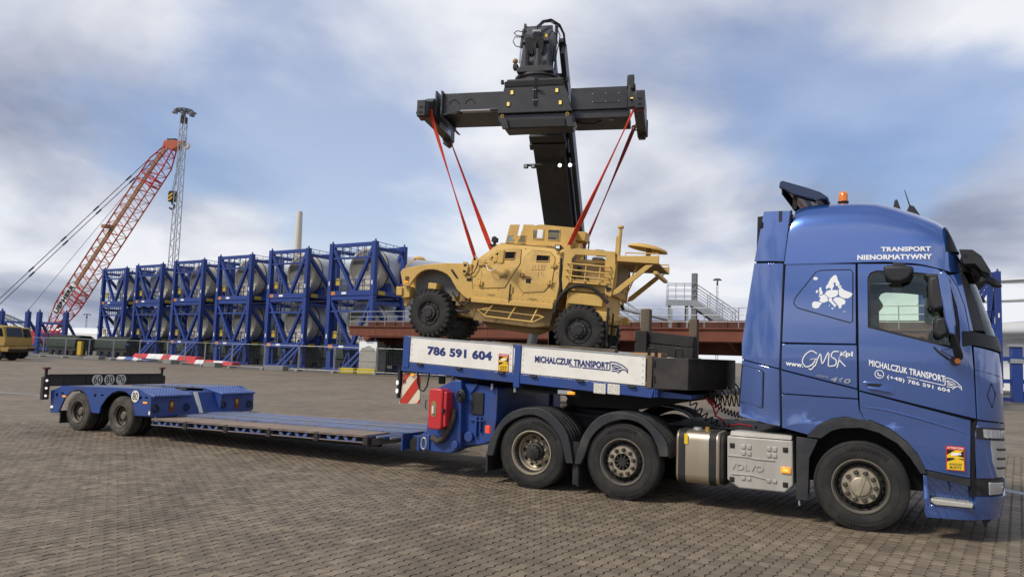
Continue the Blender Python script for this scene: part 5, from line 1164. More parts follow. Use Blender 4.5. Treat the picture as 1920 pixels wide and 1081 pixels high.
def lug_tyre(parent, x, y, z, r, rim, w, side=-1, steer=0, hubm='hub_dark', n=26, spin=0):
    e = bpy.data.objects.new('wheel', None); COL.objects.link(e); attach(e, parent); e.location = (x, y, z); e.rotation_euler = (0, spin, (0 if side < 0 else math.pi)+steer)
    rc = r-.03*r/.63
    b = MB(); b.lathe([(rim, .03), (rim+.02, .012), (lerp(rim, rc, .5), -.012), (lerp(rim, rc, .85), .012), (rc, .05), (rc, w-.05), (lerp(rim, rc, .85), w-.012), (lerp(rim, rc, .5), w+.012), (rim+.02, w-.012), (rim, w-.03)], (0, 0, 0), 'y', 44, closed=True)
    for i in range(n):
        t = 2*math.pi*i/n
        for k in (0, 1):
            tt = t+(math.pi/n if k else 0); M = Matrix.Rotation(tt, 4, 'Y') @ Matrix.Rotation(R(22 if k else -22), 4, 'X')
            y0, y1 = (.02, w*.55) if not k else (w*.45, w-.02)
            q = MB(); q.box(rc-.03, r, y0, y1, -r*.06, r*.06, Matrix.Rotation(tt, 4, 'Y')); b.add(q.v, q.f)
            q = MB(); q.box(rc-.10*r, rc+.015, (-.004 if not k else w-.03), (.05 if not k else w+.004), -r*.05, r*.05, Matrix.Rotation(tt, 4, 'Y')); b.add(q.v, q.f)
    b.build('tyre', 'rubber', e, fix=False, sharp=30)
    k = r/.63
    c = MB(); c.lathe([(rim+.005, .02), (rim-.01, .0), (rim-.03, .03), (rim-.05, .05), (rim*.66, .05), (rim*.62, .02), (rim*.58, .0), (rim*.40, -.01), (rim*.36, -.05), (0, -.055)], (0, 0, 0), 'y', 36); c.build('rim', hubm, e, sharp=30)
    c = MB(); c.lathe([(rim-.01, .04), (rim-.01, w-.04), (0, w-.06)], (0, 0, 0), 'y', 24); c.build('rim_barrel', 'frame_black', e)
    nuts(e, rim*.80, [(.030*k, .06), (.028*k, .02), (0, .018)], 'hub_dark', 5)
    nuts(e, rim*.50, [(.014*k, .02), (.014*k, -.015), (0, -.017)], 'rim_dirty', 10)
    return e
def make_av():
    P = AV
    # hull lofted from level rings
    rings = [(.46, 1.06, 3.27, .06), (.60, 1.03, 3.33, .05), (1.10, .98, 3.38, .05), (1.45, 1.03, 3.38, .12), (1.93, 1.54, 3.36, .255), (1.97, 1.60, 3.33, .30)]
    vs = []
    for h, a, c, v in rings: vs += [(a, v, h), (c, v, h), (c, VW-v, h), (a, VW-v, h)]
    fs = [(0, 3, 2, 1), tuple(len(vs)-4+i for i in range(4))]
    for i in range(len(rings)-1):
        for k in range(4): fs.append((i*4+k, i*4+(k+1) % 4, (i+1)*4+(k+1) % 4, (i+1)*4+k))
    b = MB(); b.add(vs, fs); b.build('hull', 'tan', P, bevel=.02)
    # windscreen frames on the slanted front
    for k in (0, 1):
        y0, y1 = (.42, 1.10) if k == 0 else (1.20, 1.88)
        def q(t, y): return (lerp(1.03, 1.54, t)-.022, y, lerp(1.45, 1.93, t)+.012)
        b = MB(); b.add([q(.12, y0), q(.12, y1), q(.90, y1-.04), q(.90, y0+.04)], [(0, 1, 2, 3)]); b.build('windscreen', 'dark_glass', P, fix=False)
        b = MB(); b.tube([q(.12, y0), q(.12, y1), q(.90, y1-.04), q(.90, y0+.04)], .03, 4, closed=True); b.build('windscreen_frame', 'tan', P)
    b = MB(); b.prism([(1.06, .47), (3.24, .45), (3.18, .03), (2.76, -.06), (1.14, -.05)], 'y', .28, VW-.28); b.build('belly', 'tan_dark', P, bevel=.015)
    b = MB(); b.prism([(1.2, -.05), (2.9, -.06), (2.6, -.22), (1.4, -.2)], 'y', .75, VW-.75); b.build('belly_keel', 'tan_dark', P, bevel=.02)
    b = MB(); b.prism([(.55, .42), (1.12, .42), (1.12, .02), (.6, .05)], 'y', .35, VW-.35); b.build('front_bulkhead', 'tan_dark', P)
    # bonnet and fenders
    b = MB(); b.prism([(-.93, .55), (-.95, .98), (-.88, 1.07), (-.41, 1.235), (.31, 1.345), (.77, 1.38), (1.10, 1.45), (1.10, .45), (.5, .30)], 'y', .44, VW-.44); b.build('bonnet', 'tan', P, bevel=.03, seg=3)
    fend = [(-.85, .63), (-.97, .98), (-.91, 1.07), (-.41, 1.22), (.31, 1.33), (.77, 1.36), (1.0, 1.36), (1.06, 1.0), (1.14, .69), (1.04, .45), (.90, .52), (.69, .68), (.56, .84), (.47, .96), (.36, 1.04), (.23, 1.09), (.1, 1.12), (-.03, 1.13), (-.16, 1.12), (-.28, 1.09), (-.39, 1.03), (-.48, .94), (-.57, .80), (-.63, .69), (-.68, .63)]
    for far in (0, 1):
        Y = (lambda d: d) if not far else (lambda d: VW-d)
        b = MB(); b.prism(fend, 'y', Y(.03), Y(.10)); f = b.build('fender', 'tan', P, bevel=.015)
        top = fend[1:7]
        b = MB()
        pt = [(-.95, .97), (-.89, 1.055), (-.41, 1.21), (.31, 1.32), (.77, 1.35), (1.02, 1.37)]
        b.prism(pt+[(1.02, 1.30), (.77, 1.29), (.31, 1.26), (-.41, 1.16), (-.86, 1.01)], 'y', Y(.05), Y(.48)); b.build('fender_top', 'tan', P, bevel=.015)
        b = MB(); b.prism([(1.0, .45), (.69, .68), (.5, .93), (.47, 1.28), (1.0, 1.30), (1.04, .7)], 'y', Y(.10), Y(.48)); b.build('fender_rear', 'tan', P)
        b = MB(); b.prism([(-.66, .25), (.6, .25), (.6, 1.15), (.2, 1.25), (-.3, 1.2), (-.66, .9)], 'y', Y(.40), Y(.46)); b.build('arch_liner', 'grey_liner', P)
        b = MB(); b.prism([(-.95, .62), (-.70, .64), (-.66, .35), (-.90, .30)], 'y', Y(.15), Y(.48)); b.build('front_bumper_end', 'tan', P, bevel=.02)
        b = MB(); b.prism([(-1.07, .60), (-.90, .60), (-.87, .38), (-1.04, .36)], 'y', Y(.10), Y(.24)); b.build('tow_bracket', 'tan', P, bevel=.015)
        b = MB(); b.prism([(-.92, .33), (-.70, .33), (-.76, .15), (-.86, .10)], 'y', Y(.30), Y(.36)); b.cyl((-.82, Y(.27), .17), (-.82, Y(.39), .17), .05, 12); b.build('tow_eye', 'tan', P, bevel=.006)
        for z, m_ in ((.86, 'rust_light'), (.735, 'amber'), (.80, 'rust_light')):
            b = MB(); b.box(-.80, -.70, Y(.028) if not far else Y(.01), Y(.01) if not far else Y(.028), z-.02, z+.025); b.build('marker_lamp', m_, f, bevel=.005)
        # half-round convex mirror at the nose
        b = MB(); b.lathe([(.0, .06), (.10, .05), (.165, .0), (.165, -.015), (0, -.015)], (-.60, Y(.30), 1.40), 'z', 20); b.xf(Matrix.Translation((0, 0, 0))); b.build('nose_mirror', 'tan', P)
        b = MB(); b.tube([(-.98, Y(.30), 1.05), (-.95, Y(.30), 1.18), (-.86, Y(.30), 1.28), (-.70, Y(.30), 1.38)], .016, 8); b.build('mirror_stalk', 'tan', P)
        # engine air vents, latch, lifting eye
        b = MB(); b.prism([(.78, 1.40), (.88, 1.40), (.95, 1.30), (.93, 1.12), (.86, 1.05), (.78, 1.12)], 'y', Y(-.03), Y(.06)); ib = b.build('side_block', 'tan', P, bevel=.01)
        for z in (1.30, 1.14):
            b = MB(); b.prism([(.81, z+.035), (.88, z+.05), (.91, z), (.84, z-.03)], 'y', Y(-.034), Y(-.028)); b.build('block_hole', 'seam_black', ib)
        b = MB(); b.prism([(.92, 1.35), (.92, 1.48), (.96, 1.555), (1.02, 1.565), (1.08, 1.52), (1.12, 1.38)], 'y', Y(.22), Y(.28)); le = b.build('lifting_eye', 'tan', P, bevel=.01)
        b = MB(); b.lathe([(0, -.034), (.035, -.034), (.035, .034), (0, .034)], (1.0, Y(.25), 1.515), 'y', 14); b.build('eye_hole', 'seam_black', le)
        b = MB(); b.bar((.48, Y(.01), 1.17), (.66, Y(.01), .98), .05, .035, (0, 1, 0)); b.build('bonnet_latch', 'rubber', P, bevel=.008)
        b = MB(); b.tube([(1.17, Y(.06), 1.50), (1.16, Y(.02), 1.30), (1.10, Y(.0), 1.14), (1.0, Y(.0), 1.08), (.88, Y(.02), 1.10)], .014, 6); b.build('air_hose', 'hose', P)
        b = MB(); b.prism([(.93, .98), (1.06, 1.02), (1.06, .92), (.93, .92)], 'y', Y(.024), Y(.03)); b.build('side_vent', 'seam_black', P)
        b = MB(); b.box(-.12, .12, Y(.02) if not far else Y(.35), Y(.35) if not far else Y(.02), .62, .78); b.build('damper_block', 'tan', P, bevel=.015)
        # sill, rubbing strip, side step
        skin('sill', [[(1.10, .72), (3.30, .69), (3.25, .55), (1.05, .50)]], 'tan', .035, .03, far=bool(far))
        b = MB(); b.prism([(1.13, .51), (3.28, .55), (3.28, .44), (1.13, .40)], 'y', Y(-.02), Y(.10)); b.build('rubbing_strip', 'tan', P, bevel=.008)
        b = MB(); b.tube([(1.62, Y(.10), .30), (1.36, Y(-.08), .21), (1.60, Y(-.10), .075), (2.86, Y(-.10), .065), (3.10, Y(-.08), .215), (2.86, Y(.10), .26)], .024, 8)
        b.tube([(1.45, Y(-.02), .24), (2.9, Y(-.02), .235)], .012, 6)
        st = b.build('side_step', 'tan', P)
        for a, c in ((1.72, 1.55), (2.32, 2.20), (2.88, 2.80)):
            b = MB(); b.bar((a, Y(.06), .42), (c, Y(-.10), .075), .035, .02); b.build('step_hanger', 'tan', st)
        tr = MB()
        for i in range(24): tr.box(1.66+i*.05, 1.685+i*.05, min(Y(-.11), Y(-.07)), max(Y(-.11), Y(-.07)), .085, .10)
        tag(tr.build('step_teeth', 'tan', st), kind='stuff')
        # doors
        d1 = skin('door', [[(1.27, 1.45), (1.62, 1.80), (2.22, 1.86), (2.27, 1.50), (1.97, .85), (1.31, .77), (1.31, 1.10)], [(1.43, 1.545), (1.64, 1.755), (2.09, 1.79), (2.10, 1.59), (1.46, 1.53)][::-1]], 'tan_door', .022, .02, far=bool(far))
        d2 = skin('door', [[(2.36, 1.70), (2.53, 1.86), (2.98, 1.86), (3.13, 1.73), (3.17, 1.54), (3.17, 1.09), (3.0, .85), (2.46, .77), (2.31, .94)], [(2.66, 1.755), (2.99, 1.76), (3.0, 1.615), (2.68, 1.585)][::-1]], 'tan_door', .022, .02, far=bool(far))
        for d, w_ in ((d1, [(1.43, 1.545), (1.64, 1.755), (2.09, 1.79), (2.10, 1.59), (1.46, 1.53)]), (d2, [(2.66, 1.755), (2.99, 1.76), (3.0, 1.615), (2.68, 1.585)])):
            skin('door_window', [w_], 'dark_glass', .008, .008, d, bool(far), 0); skin('window_back', [w_], 'interior_dark', .0, .004, d, bool(far), 0)
            b = MB(); pts = [(a, (hull_v(h)-.03), h) for a, h in w_]; pts = [(a, y if not far else VW-y, h) for a, y, h in pts]; b.tube(pts, .018, 5, closed=True); b.build('window_frame', 'tan', d)
        for d, ol in ((d1, [(1.27, 1.45), (1.62, 1.80), (2.22, 1.86), (2.27, 1.50), (1.97, .85), (1.31, .77), (1.31, 1.10)]), (d2, [(2.36, 1.70), (2.53, 1.86), (2.98, 1.86), (3.13, 1.73), (3.17, 1.54), (3.17, 1.09), (3.0, .85), (2.46, .77), (2.31, .94)])):
            b = MB(); o2 = []
            for k_ in range(len(ol)):
                (a_, h_), (c_, g_) = ol[k_], ol[(k_+1) % len(ol)]
                for t_ in (0, .25, .5, .75): o2.append((lerp(a_, c_, t_), lerp(h_, g_, t_)))
            b.tube([(a_, Y(hull_v(h_)-.004), h_) for a_, h_ in o2], .011, 4, closed=True); b.build('door_seal', 'seam_black', d)
        for d, hs in ((d1, ((1.30, 1.43), (1.31, .90))), (d2, ((3.15, 1.52), (3.12, 1.08)))):
            for a, h in hs:
                v = hull_v(h)-.03; b = MB(); b.box(a-.07, a+.07, min(Y(v-.035), Y(v)), max(Y(v-.035), Y(v)), h-.055, h+.055); b.cyl((a, Y(v-.035), h-.07), (a, Y(v-.035), h+.07), .022, 8); b.build('hinge', 'tan', d, bevel=.008)
        b = MB(); b.bar((1.78, Y(.0), 1.12), (1.98, Y(.0), 1.155), .03, .03); b.cyl((1.95, Y(-.02), 1.15), (1.95, Y(.03), 1.15), .04, 12); b.build('door_handle', 'tan_dark', d1)
        b = MB(); b.bar((2.40, Y(.0), 1.18), (2.62, Y(.0), 1.17), .025, .025); b.tube([(2.40+.05*math.cos(t), Y(.0), 1.19+.05*math.sin(t)) for t in [2*math.pi*i/16 for i in range(16)]], .016, 6, closed=True); b.build('door_handle', 'rust_light', d2)
        b = MB(); b.prism([(2.50, 1.12), (2.63, 1.125), (2.63, 1.02), (2.51, 1.02)], 'y', Y(.02), Y(.026)); b.build('door_socket', 'seam_black', d2)
        b = MB(); b.bar((2.13, Y(-.01), .95), (2.14, Y(-.01), .48), .035, .02); b.build('door_strap', 'rubber', P)
        # worn patches on the doors
        b = MB()
        for st_ in ([(2.60, 1.36), (2.96, 1.39)], [(2.62, 1.40), (2.63, 1.50)], [(2.68, 1.40), (2.69, 1.50)], [(2.76, 1.50), (2.77, 1.40)], [(2.83, 1.50), (2.88, 1.47), (2.83, 1.42)], [(2.92, 1.41), (2.93, 1.51)], [(2.79, 1.32), (2.80, 1.18)], [(2.86, 1.33), (2.90, 1.24)]):
            b.tube([(a, Y(hull_v(h)-.026), h) for a, h in st_], .006, 4)
        b.build('chalk_marks', 'tan_dark', d2)
        b = MB()
        for i in range(14): b.box(1.55+i*.028+(.9 if i > 6 else 0), 1.572+i*.028+(.9 if i > 6 else 0), min(Y(.008), Y(.012)), max(Y(.008), Y(.012)), .63-.01*(i % 2), .645)
        tag(b.build('stencil_marks', 'tan_dark', P), kind='stuff')
        # large door mirror
        b = MB(); b.prism(rrect(1.82, 1.98, 1.40, 1.76, .05, 4), 'y', Y(-.34), Y(-.22)); mr = b.build('door_mirror', 'tan', P, bevel=.025, seg=3)
        b = MB(); b.prism(rrect(1.66, 1.80, 1.42, 1.62, .05, 4), 'y', Y(-.26), Y(-.16)); b.build('mirror_pod', 'tan', mr, bevel=.03)
        b = MB(); b.tube([(1.28, Y(.06), 1.45), (1.50, Y(-.08), 1.43), (1.70, Y(-.2), 1.45), (1.86, Y(-.26), 1.46)], .016, 8); b.tube([(1.28, Y(.06), 1.40), (1.50, Y(-.08), 1.36), (1.74, Y(-.22), 1.42)], .014, 8); b.build('mirror_arm', 'tan', mr)
        b = MB(); b.tube([(1.44, Y(-.06), 1.36), (1.52, Y(-.1), 1.25), (1.62, Y(-.12), 1.22), (1.74, Y(-.16), 1.30), (1.84, Y(-.24), 1.38)], .009, 6); b.build('mirror_cord', 'letter_white', mr)
        b = MB(); b.box(1.17, 1.36, min(Y(.04), Y(.12)), max(Y(.04), Y(.12)), 1.34, 1.50); b.build('mirror_mount', 'tan', P, bevel=.015)
        # work light on the roof corner
        b = MB(); b.box(3.14, 3.30, min(Y(.02), Y(.14)), max(Y(.02), Y(.14)), 1.91, 2.03); wl = b.build('work_light', 'frame_black', P, bevel=.015)
        b = MB(); b.box(3.17, 3.27, min(Y(.012), Y(.02)), max(Y(.012), Y(.02)), 1.935, 2.005); b.build('light_lens', 'letter_white', wl)
        b = MB(); b.cyl((3.22, Y(.1), 1.80), (3.22, Y(.1), 1.92), .045, 10); b.build('light_post', 'tan', wl)
        # cargo frame
        fr = [(3.41, 1.91), (3.71, 1.975), (4.64, 1.965), (4.70, 1.58), (4.67, .90), (4.54, .90), (4.50, 1.10), (4.35, 1.19), (3.62, 1.17), (3.48, .92), (3.42, 1.2)]
        hole = [(3.60, 1.72), (3.68, 1.83), (4.44, 1.855), (4.46, 1.24), (3.63, 1.22)]
        plate('cargo_frame', [fr, hole], Matrix.Translation((0, Y(.05), 0)) @ XZ, .05, 'tan', P, bev=.006)
        for k, (a, c) in enumerate((((3.52, 1.59), (4.60, 1.58)), ((3.51, 1.44), (4.61, 1.42)), ((3.51, 1.29), (4.59, 1.28)))):
            b = MB(); b.tube([(a[0], Y(.02), a[1]), (a[0]+.02, Y(-.06), a[1]), (c[0]-.02, Y(-.06), c[1]), (c[0], Y(.02), c[1])], .018, 8); b.build('cargo_rail', 'tan', P)
        for x in (3.66, 4.0, 4.35):
            b = MB(); b.bar((x, Y(-.05), 1.60), (x, Y(-.05), 1.16), .025, .025); b.build('rail_stay', 'tan', P)
        b = MB(); b.bar((3.63, Y(.0), 1.15), (4.54, Y(.0), 1.165), .05, .05); b.build('cargo_sill', 'tan', P, bevel=.006)
        b = MB(); ar = [(3.33, .35), (3.36, .60), (3.46, .82), (3.60, .97), (3.78, 1.06), (3.96, 1.09), (4.16, 1.06), (4.34, .97), (4.50, .83), (4.62, .73)]
        b.tube([(a, Y(.02), h) for a, h in ar], .042, 10); b.build('rubber_arch', 'rubber', P)
        b = MB(); b.prism([(4.50, 1.12), (4.66, 1.10), (4.64, 1.04), (4.56, 1.0)], 'y', Y(-.0), Y(.02)); b.build('cable_clip', 'seam_black', P)
        b = MB(); b.box(4.53, 4.60, min(Y(.0), Y(.02)), max(Y(.0), Y(.02)), .80, .92); b.build('rear_lamp', 'rust_light', P, bevel=.005)
        b = MB(); b.tube([(3.33, Y(.08), 1.70), (3.36, Y(.06), 1.25), (3.40, Y(.08), .9)], .035, 8); b.build('exhaust_pipe', 'frame_black', P)
        # rear brace and platform
        b = MB(); b.prism([(4.70, .93), (4.72, 1.05), (5.40, 1.71), (5.60, 1.755), (4.83, .98)], 'y', Y(.05), Y(.12)); b.build('rear_brace', 'tan', P, bevel=.008)
        b = MB(); b.prism([(4.72, 1.75), (4.72, 1.88), (5.70, 1.955), (5.71, 1.765)], 'y', Y(.02), Y(.10)); b.build('platform_side', 'tan', P, bevel=.008)
        b = MB(); b.tube([(4.90, Y(.08), 1.88), (4.90, Y(.08), 1.975), (5.68, Y(.08), 2.01), (5.68, Y(.08), 1.92)], .016, 6); b.build('platform_rail', 'tan', P)
        b = MB(); b.prism([(4.62, 2.36), (4.70, 2.36), (4.74, 1.20), (4.66, 1.20)], 'y', Y(.10), Y(.18)); b.cyl((4.72, Y(.14), 1.8), (4.70, Y(.14), 2.58), .045, 12); b.lathe([(0, 2.62), (.075, 2.62), (.08, 2.57), (0, 2.57)], (4.70, Y(.14), 0), 'z', 14)
        if not far: b.build('mast', 'tan', P, bevel=.004)
    # ladder behind the braces
    b = MB()
    for y in (.45, .85): b.bar((4.80, y, .75), (5.15, y, 1.75), .03, .03)
    for k in range(5): b.bar((4.86+k*.06, .45, .92+k*.17), (4.86+k*.06, .85, .92+k*.17), .025, .025)
    b.build('ladder', 'tan', P)
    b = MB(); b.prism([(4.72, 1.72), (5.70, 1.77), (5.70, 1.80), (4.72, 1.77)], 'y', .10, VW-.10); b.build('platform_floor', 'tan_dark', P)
    b = MB(); b.box(5.60, 5.70, .1, VW-.1, 1.52, 1.60); b.box(4.6, 4.72, .1, VW-.1, 1.85, 1.95); b.build('cross_beam', 'tan', P, bevel=.01)
    b = MB(); b.lathe([(0, .0), (.30, -.01), (.47, -.06), (.50, -.10), (.50, -.12), (.44, -.09), (.28, -.03), (0, -.02)], (0, 0, 0), 'z', 36); b.xf(Matrix.Translation((5.28, 1.0, 2.32)) @ Matrix.Rotation(R(6), 4, 'Y')); b.build('dish_cover', 'tan', P, sharp=50)
    b = MB(); b.cyl((5.3, 1.0, 1.8), (5.3, 1.0, 2.28), .06, 12); b.box(5.22, 5.38, .92, 1.08, 1.9, 2.05); b.build('dish_post', 'tan_dark', P, bevel=.01)
    # rear cargo bay contents
    b = MB(); b.box(3.40, 4.66, .12, VW-.12, .95, 1.15); b.build('cargo_floor', 'tan', P, bevel=.01)
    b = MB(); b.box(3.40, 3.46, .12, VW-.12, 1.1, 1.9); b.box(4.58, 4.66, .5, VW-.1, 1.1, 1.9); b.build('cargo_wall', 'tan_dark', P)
    b = MB(); b.box(3.80, 4.40, .35, 1.0, 1.16, 1.66); b.build('stowage_box', 'tan_stain', P, bevel=.02)
    b = MB(); b.box(3.70, 4.02, .14, .34, 1.16, 1.30); b.build('stowage_box', 'frame_black', P, bevel=.01)
    b = MB(); b.bar((3.66, .25, 1.70), (4.46, .25, 1.72), .06, .08); b.build('cargo_bar', 'tan', P)
    b = MB(); b.box(3.60, 4.45, 1.5, 2.0, 1.16, 1.70); b.build('stowage_box', 'tan_dark', P, bevel=.02)
    b = MB(); b.box(3.55, 4.55, .2, VW-.2, .25, .95); b.box(3.62, 4.48, .08, .22, .62, .90); b.build('rear_chassis', 'tan', P, bevel=.02)
    b = MB(); b.box(4.25, 4.62, .10, VW-.1, .28, .52); b.cyl((4.78, .3, .40), (4.78, .55, .40), .10, 14); b.cyl((4.78, 1.7, .40), (4.78, 2.0, .40), .10, 14); b.build('rear_bumper', 'tan', P, bevel=.02)
    b = MB(); b.tube([(4.62, .12, .62), (4.64, .08, .2), (4.66, .1, -.15), (4.70, .1, -.3)], .03, 8); b.tube([(4.72, .3, .5), (4.74, .3, .0), (4.70, .35, -.3)], .022, 8); b.build('hanging_strap', 'rubber', P)
    b = MB(); b.box(3.92, 4.22, .9, 1.3, 1.97, 2.08); b.box(3.95, 4.19, .94, 1.26, 2.08, 2.11); b.build('roof_unit', 'tan_dark', P, bevel=.02)
    b = MB(); b.cyl((3.83, .7, 1.95), (3.83, .7, 2.27), .018, 6); b.build('whip_mount', 'frame_black', P)
    # axles and springs
    for x in (0, 3.98):
        b = MB(); b.cyl((x, .35, 0), (x, VW-.35, 0), .09, 12); b.ball((x, VW/2, .02), .22, 14); b.build('axle', 'frame_black', P)
        for y in (.52, VW-.52):
            b = MB(); b.tube([(x+.08*math.cos(t*.8), y+.08*math.sin(t*.8), .0+t*.011) for t in range(0, 60)], .02, 6); b.cyl((x+.15, y, 0), (x+.12, y, .65), .035, 8); b.build('coil_spring', 'frame_black', P)
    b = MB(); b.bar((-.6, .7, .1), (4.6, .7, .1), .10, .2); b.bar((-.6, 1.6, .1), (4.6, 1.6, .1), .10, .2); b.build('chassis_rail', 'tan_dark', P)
    b = MB(); b.box(-.95, -.85, .45, VW-.45, .36, .62); b.build('front_bumper', 'tan', P, bevel=.02)
    b = MB()
    for i in range(11): b.box(-.965, -.94, .60+i*.105, .66+i*.105, .66, .98)
    tag(b.build('grille_slots', 'seam_black', P), kind='stuff')
    # roof camera, turret
    b = MB(); b.box(1.30, 1.50, .36, .56, 1.90, 1.96); b.cyl((1.40, .46, 1.96), (1.40, .46, 2.02), .04, 10); b.box(1.33, 1.47, .38, .54, 2.02, 2.14); b.ball((1.38, .46, 2.11), .07, 10); b.build('roof_camera', 'frame_black', P, bevel=.012)
    b = MB(); b.lathe([(.55, 1.95), (.72, 1.96), (.72, 2.06), (.60, 2.06)], (2.6, 1.15, 0), 'z', 36); b.build('turret_ring', 'tan', P)
    for y in (.62, 1.62):
        s = 1 if y < 1 else -1
        # V-notched gun shields with small windows
        sh = [(1.64, 2.03), (1.71, 2.53), (1.96, 2.545), (1.93, 2.28), (1.99, 2.24), (2.045, 2.28), (2.08, 2.555), (2.34, 2.57), (2.27, 2.05)]
        h1 = [(1.675, 2.07), (1.70, 2.25), (1.82, 2.26), (1.82, 2.20), (1.86, 2.15), (1.85, 2.08)]; h2 = [(1.97, 2.08), (1.99, 2.15), (2.03, 2.19), (2.04, 2.27), (2.18, 2.28), (2.18, 2.09)]
        o = plate('gun_shield', [sh, h1, h2], Matrix.Translation((0, y, 0)) @ XZ, .035, 'tan', P, bev=.004)
        for h in (h1, h2):
            b = MB(); b.prism(h, 'y', y-.006, y+.006); b.build('shield_window', 'armor_glass', o); b = MB(); b.tube([(a, y-.02, c) for a, c in h], .014, 5, closed=True); b.build('window_frame', 'tan', o)
    for y in (.55, 1.75):
        w1 = [(2.40, 2.20), (2.38, 2.43), (2.66, 2.45), (2.68, 2.20)]; w2 = [(2.80, 2.205), (2.78, 2.465), (3.09, 2.475), (3.10, 2.20)]
        o = plate('turret_side', [[(2.27, 2.05), (2.35, 2.53), (2.55, 2.575), (3.47, 2.555), (3.34, 2.06)], w1, w2], Matrix.Translation((0, y, 0)) @ XZ, .04, 'tan', P, bev=.004)
        for h in (w1, w2):
            b = MB(); b.prism(h, 'y', y-.008, y+.008); b.build('turret_window', 'armor_glass', o); b = MB(); b.tube([(a, y-(.024 if y < 1 else -.024), c) for a, c in h], .016, 5, closed=True); b.build('window_frame', 'tan', o)
    b = MB(); b.box(2.50, 2.66, .50, .53, 2.215, 2.44); b.build('turret_mirror', 'letter_white', P, bevel=.02)
    b = MB(); b.bar((3.40, .57, 2.30), (3.40, 1.73, 2.30), .04, .5); b.build('turret_rear', 'tan', P, bevel=.006)
    b = MB(); b.box(3.40, 3.66, .95, 1.45, 2.30, 2.54); b.build('turret_box', 'tan', P, bevel=.015)
    b = MB(); b.box(3.36, 3.62, .70, 1.0, 2.0, 2.19); b.build('turret_box', 'tan', P, bevel=.015)
    b = MB(); b.box(1.6, 3.3, .32, VW-.32, 1.96, 1.985); b.build('roof_plate', 'tan', P, bevel=.005)
    for y in (.45, 1.85):
        b = MB(); b.prism([(3.27, 1.90), (3.27, 2.02), (3.33, 2.10), (3.41, 2.10), (3.46, 2.0), (3.46, 1.90)], 'y', y-.03, y+.03); b.build('lifting_eye', 'tan', P, bevel=.01)
    lug_tyre(P, 0, .0, 0, .635, .32, .40, -1, R(-9)); lug_tyre(P, 0, VW, 0, .635, .32, .40, 1, R(-9))
    lug_tyre(P, 3.98, .0, 0, .635, .32, .40, -1, spin=.1); lug_tyre(P, 3.98, VW, 0, .635, .32, .40, 1)
    # loose gear, brake pots, hoses and roof clutter
    for x_ in (.35, 3.62):
        b = MB(); b.cyl((x_, .42, .12), (x_, .42, .34), .08, 12); b.tube([(x_, .42, .34), (x_+.1, .4, .5), (x_+.25, .38, .42)], .015, 6); b.build('brake_pot', 'frame_black', P)
    for s_, h_ in ((.60, .45), (.72, .34), (.84, .50)):
        b = MB(); b.box(s_-.07, s_+.07, .16, .34, h_-.07, h_+.07); b.build('chassis_block', 'tan_dark', P, bevel=.012)
    b = MB(); b.tube([(.55, .12, .60), (.70, .10, .40), (.92, .10, .30), (1.05, .12, .42)], .02, 6); b.tube([(.5, .2, .2), (.8, .12, .12), (1.05, .2, .18)], .03, 8); b.build('brake_hose', 'hose', P)
    for x_, y_ in ((1.75, .5), (2.2, .42), (2.9, .40), (3.1, 1.9), (1.8, 1.8)):
        b = MB(); b.tube([(x_-.05, y_, 1.98), (x_-.05, y_, 2.03), (x_+.05, y_, 2.03), (x_+.05, y_, 1.98)], .012, 6); b.build('roof_handle', 'tan_dark', P)
    b = MB(); b.tube([(1.6, .36, 1.99), (2.2, .34, 2.0), (2.8, .33, 1.99), (3.3, .30, 1.97)], .012, 6); b.build('roof_cable', 'frame_black', P)
    b = MB(); b.box(4.0, 4.3, .45, .75, 1.66, 1.86); b.build('stowage_bag', 'canvas', P, bevel=.05); b = MB(); b.cyl((3.66, .5, 1.55), (4.3, .42, 1.74), .035, 8); b.build('stowage_roll', 'frame_black', P)
    # rivets and bolt heads on the hull side
    bo = MB()
    for i in range(16):
        s_ = 1.25+i*.135
        for h in (.60, .74): bo.ball((s_, hull_v(h)-.036 if h < .7 else hull_v(h)-.002, h+.004*(i % 3)), .015, 6)
    for s_, h in ((1.2, 1.2), (1.22, 1.0), (2.32, 1.9), (3.25, 1.6), (3.25, 1.35), (3.25, 1.1), (3.25, .9), (1.8, .80), (2.2, .80), (2.45, .72), (1.15, .85)): bo.ball((s_, hull_v(h)-.003, h), .02, 6)
    tag(bo.build('bolt_heads', 'tan', P), kind='stuff')
make_av()
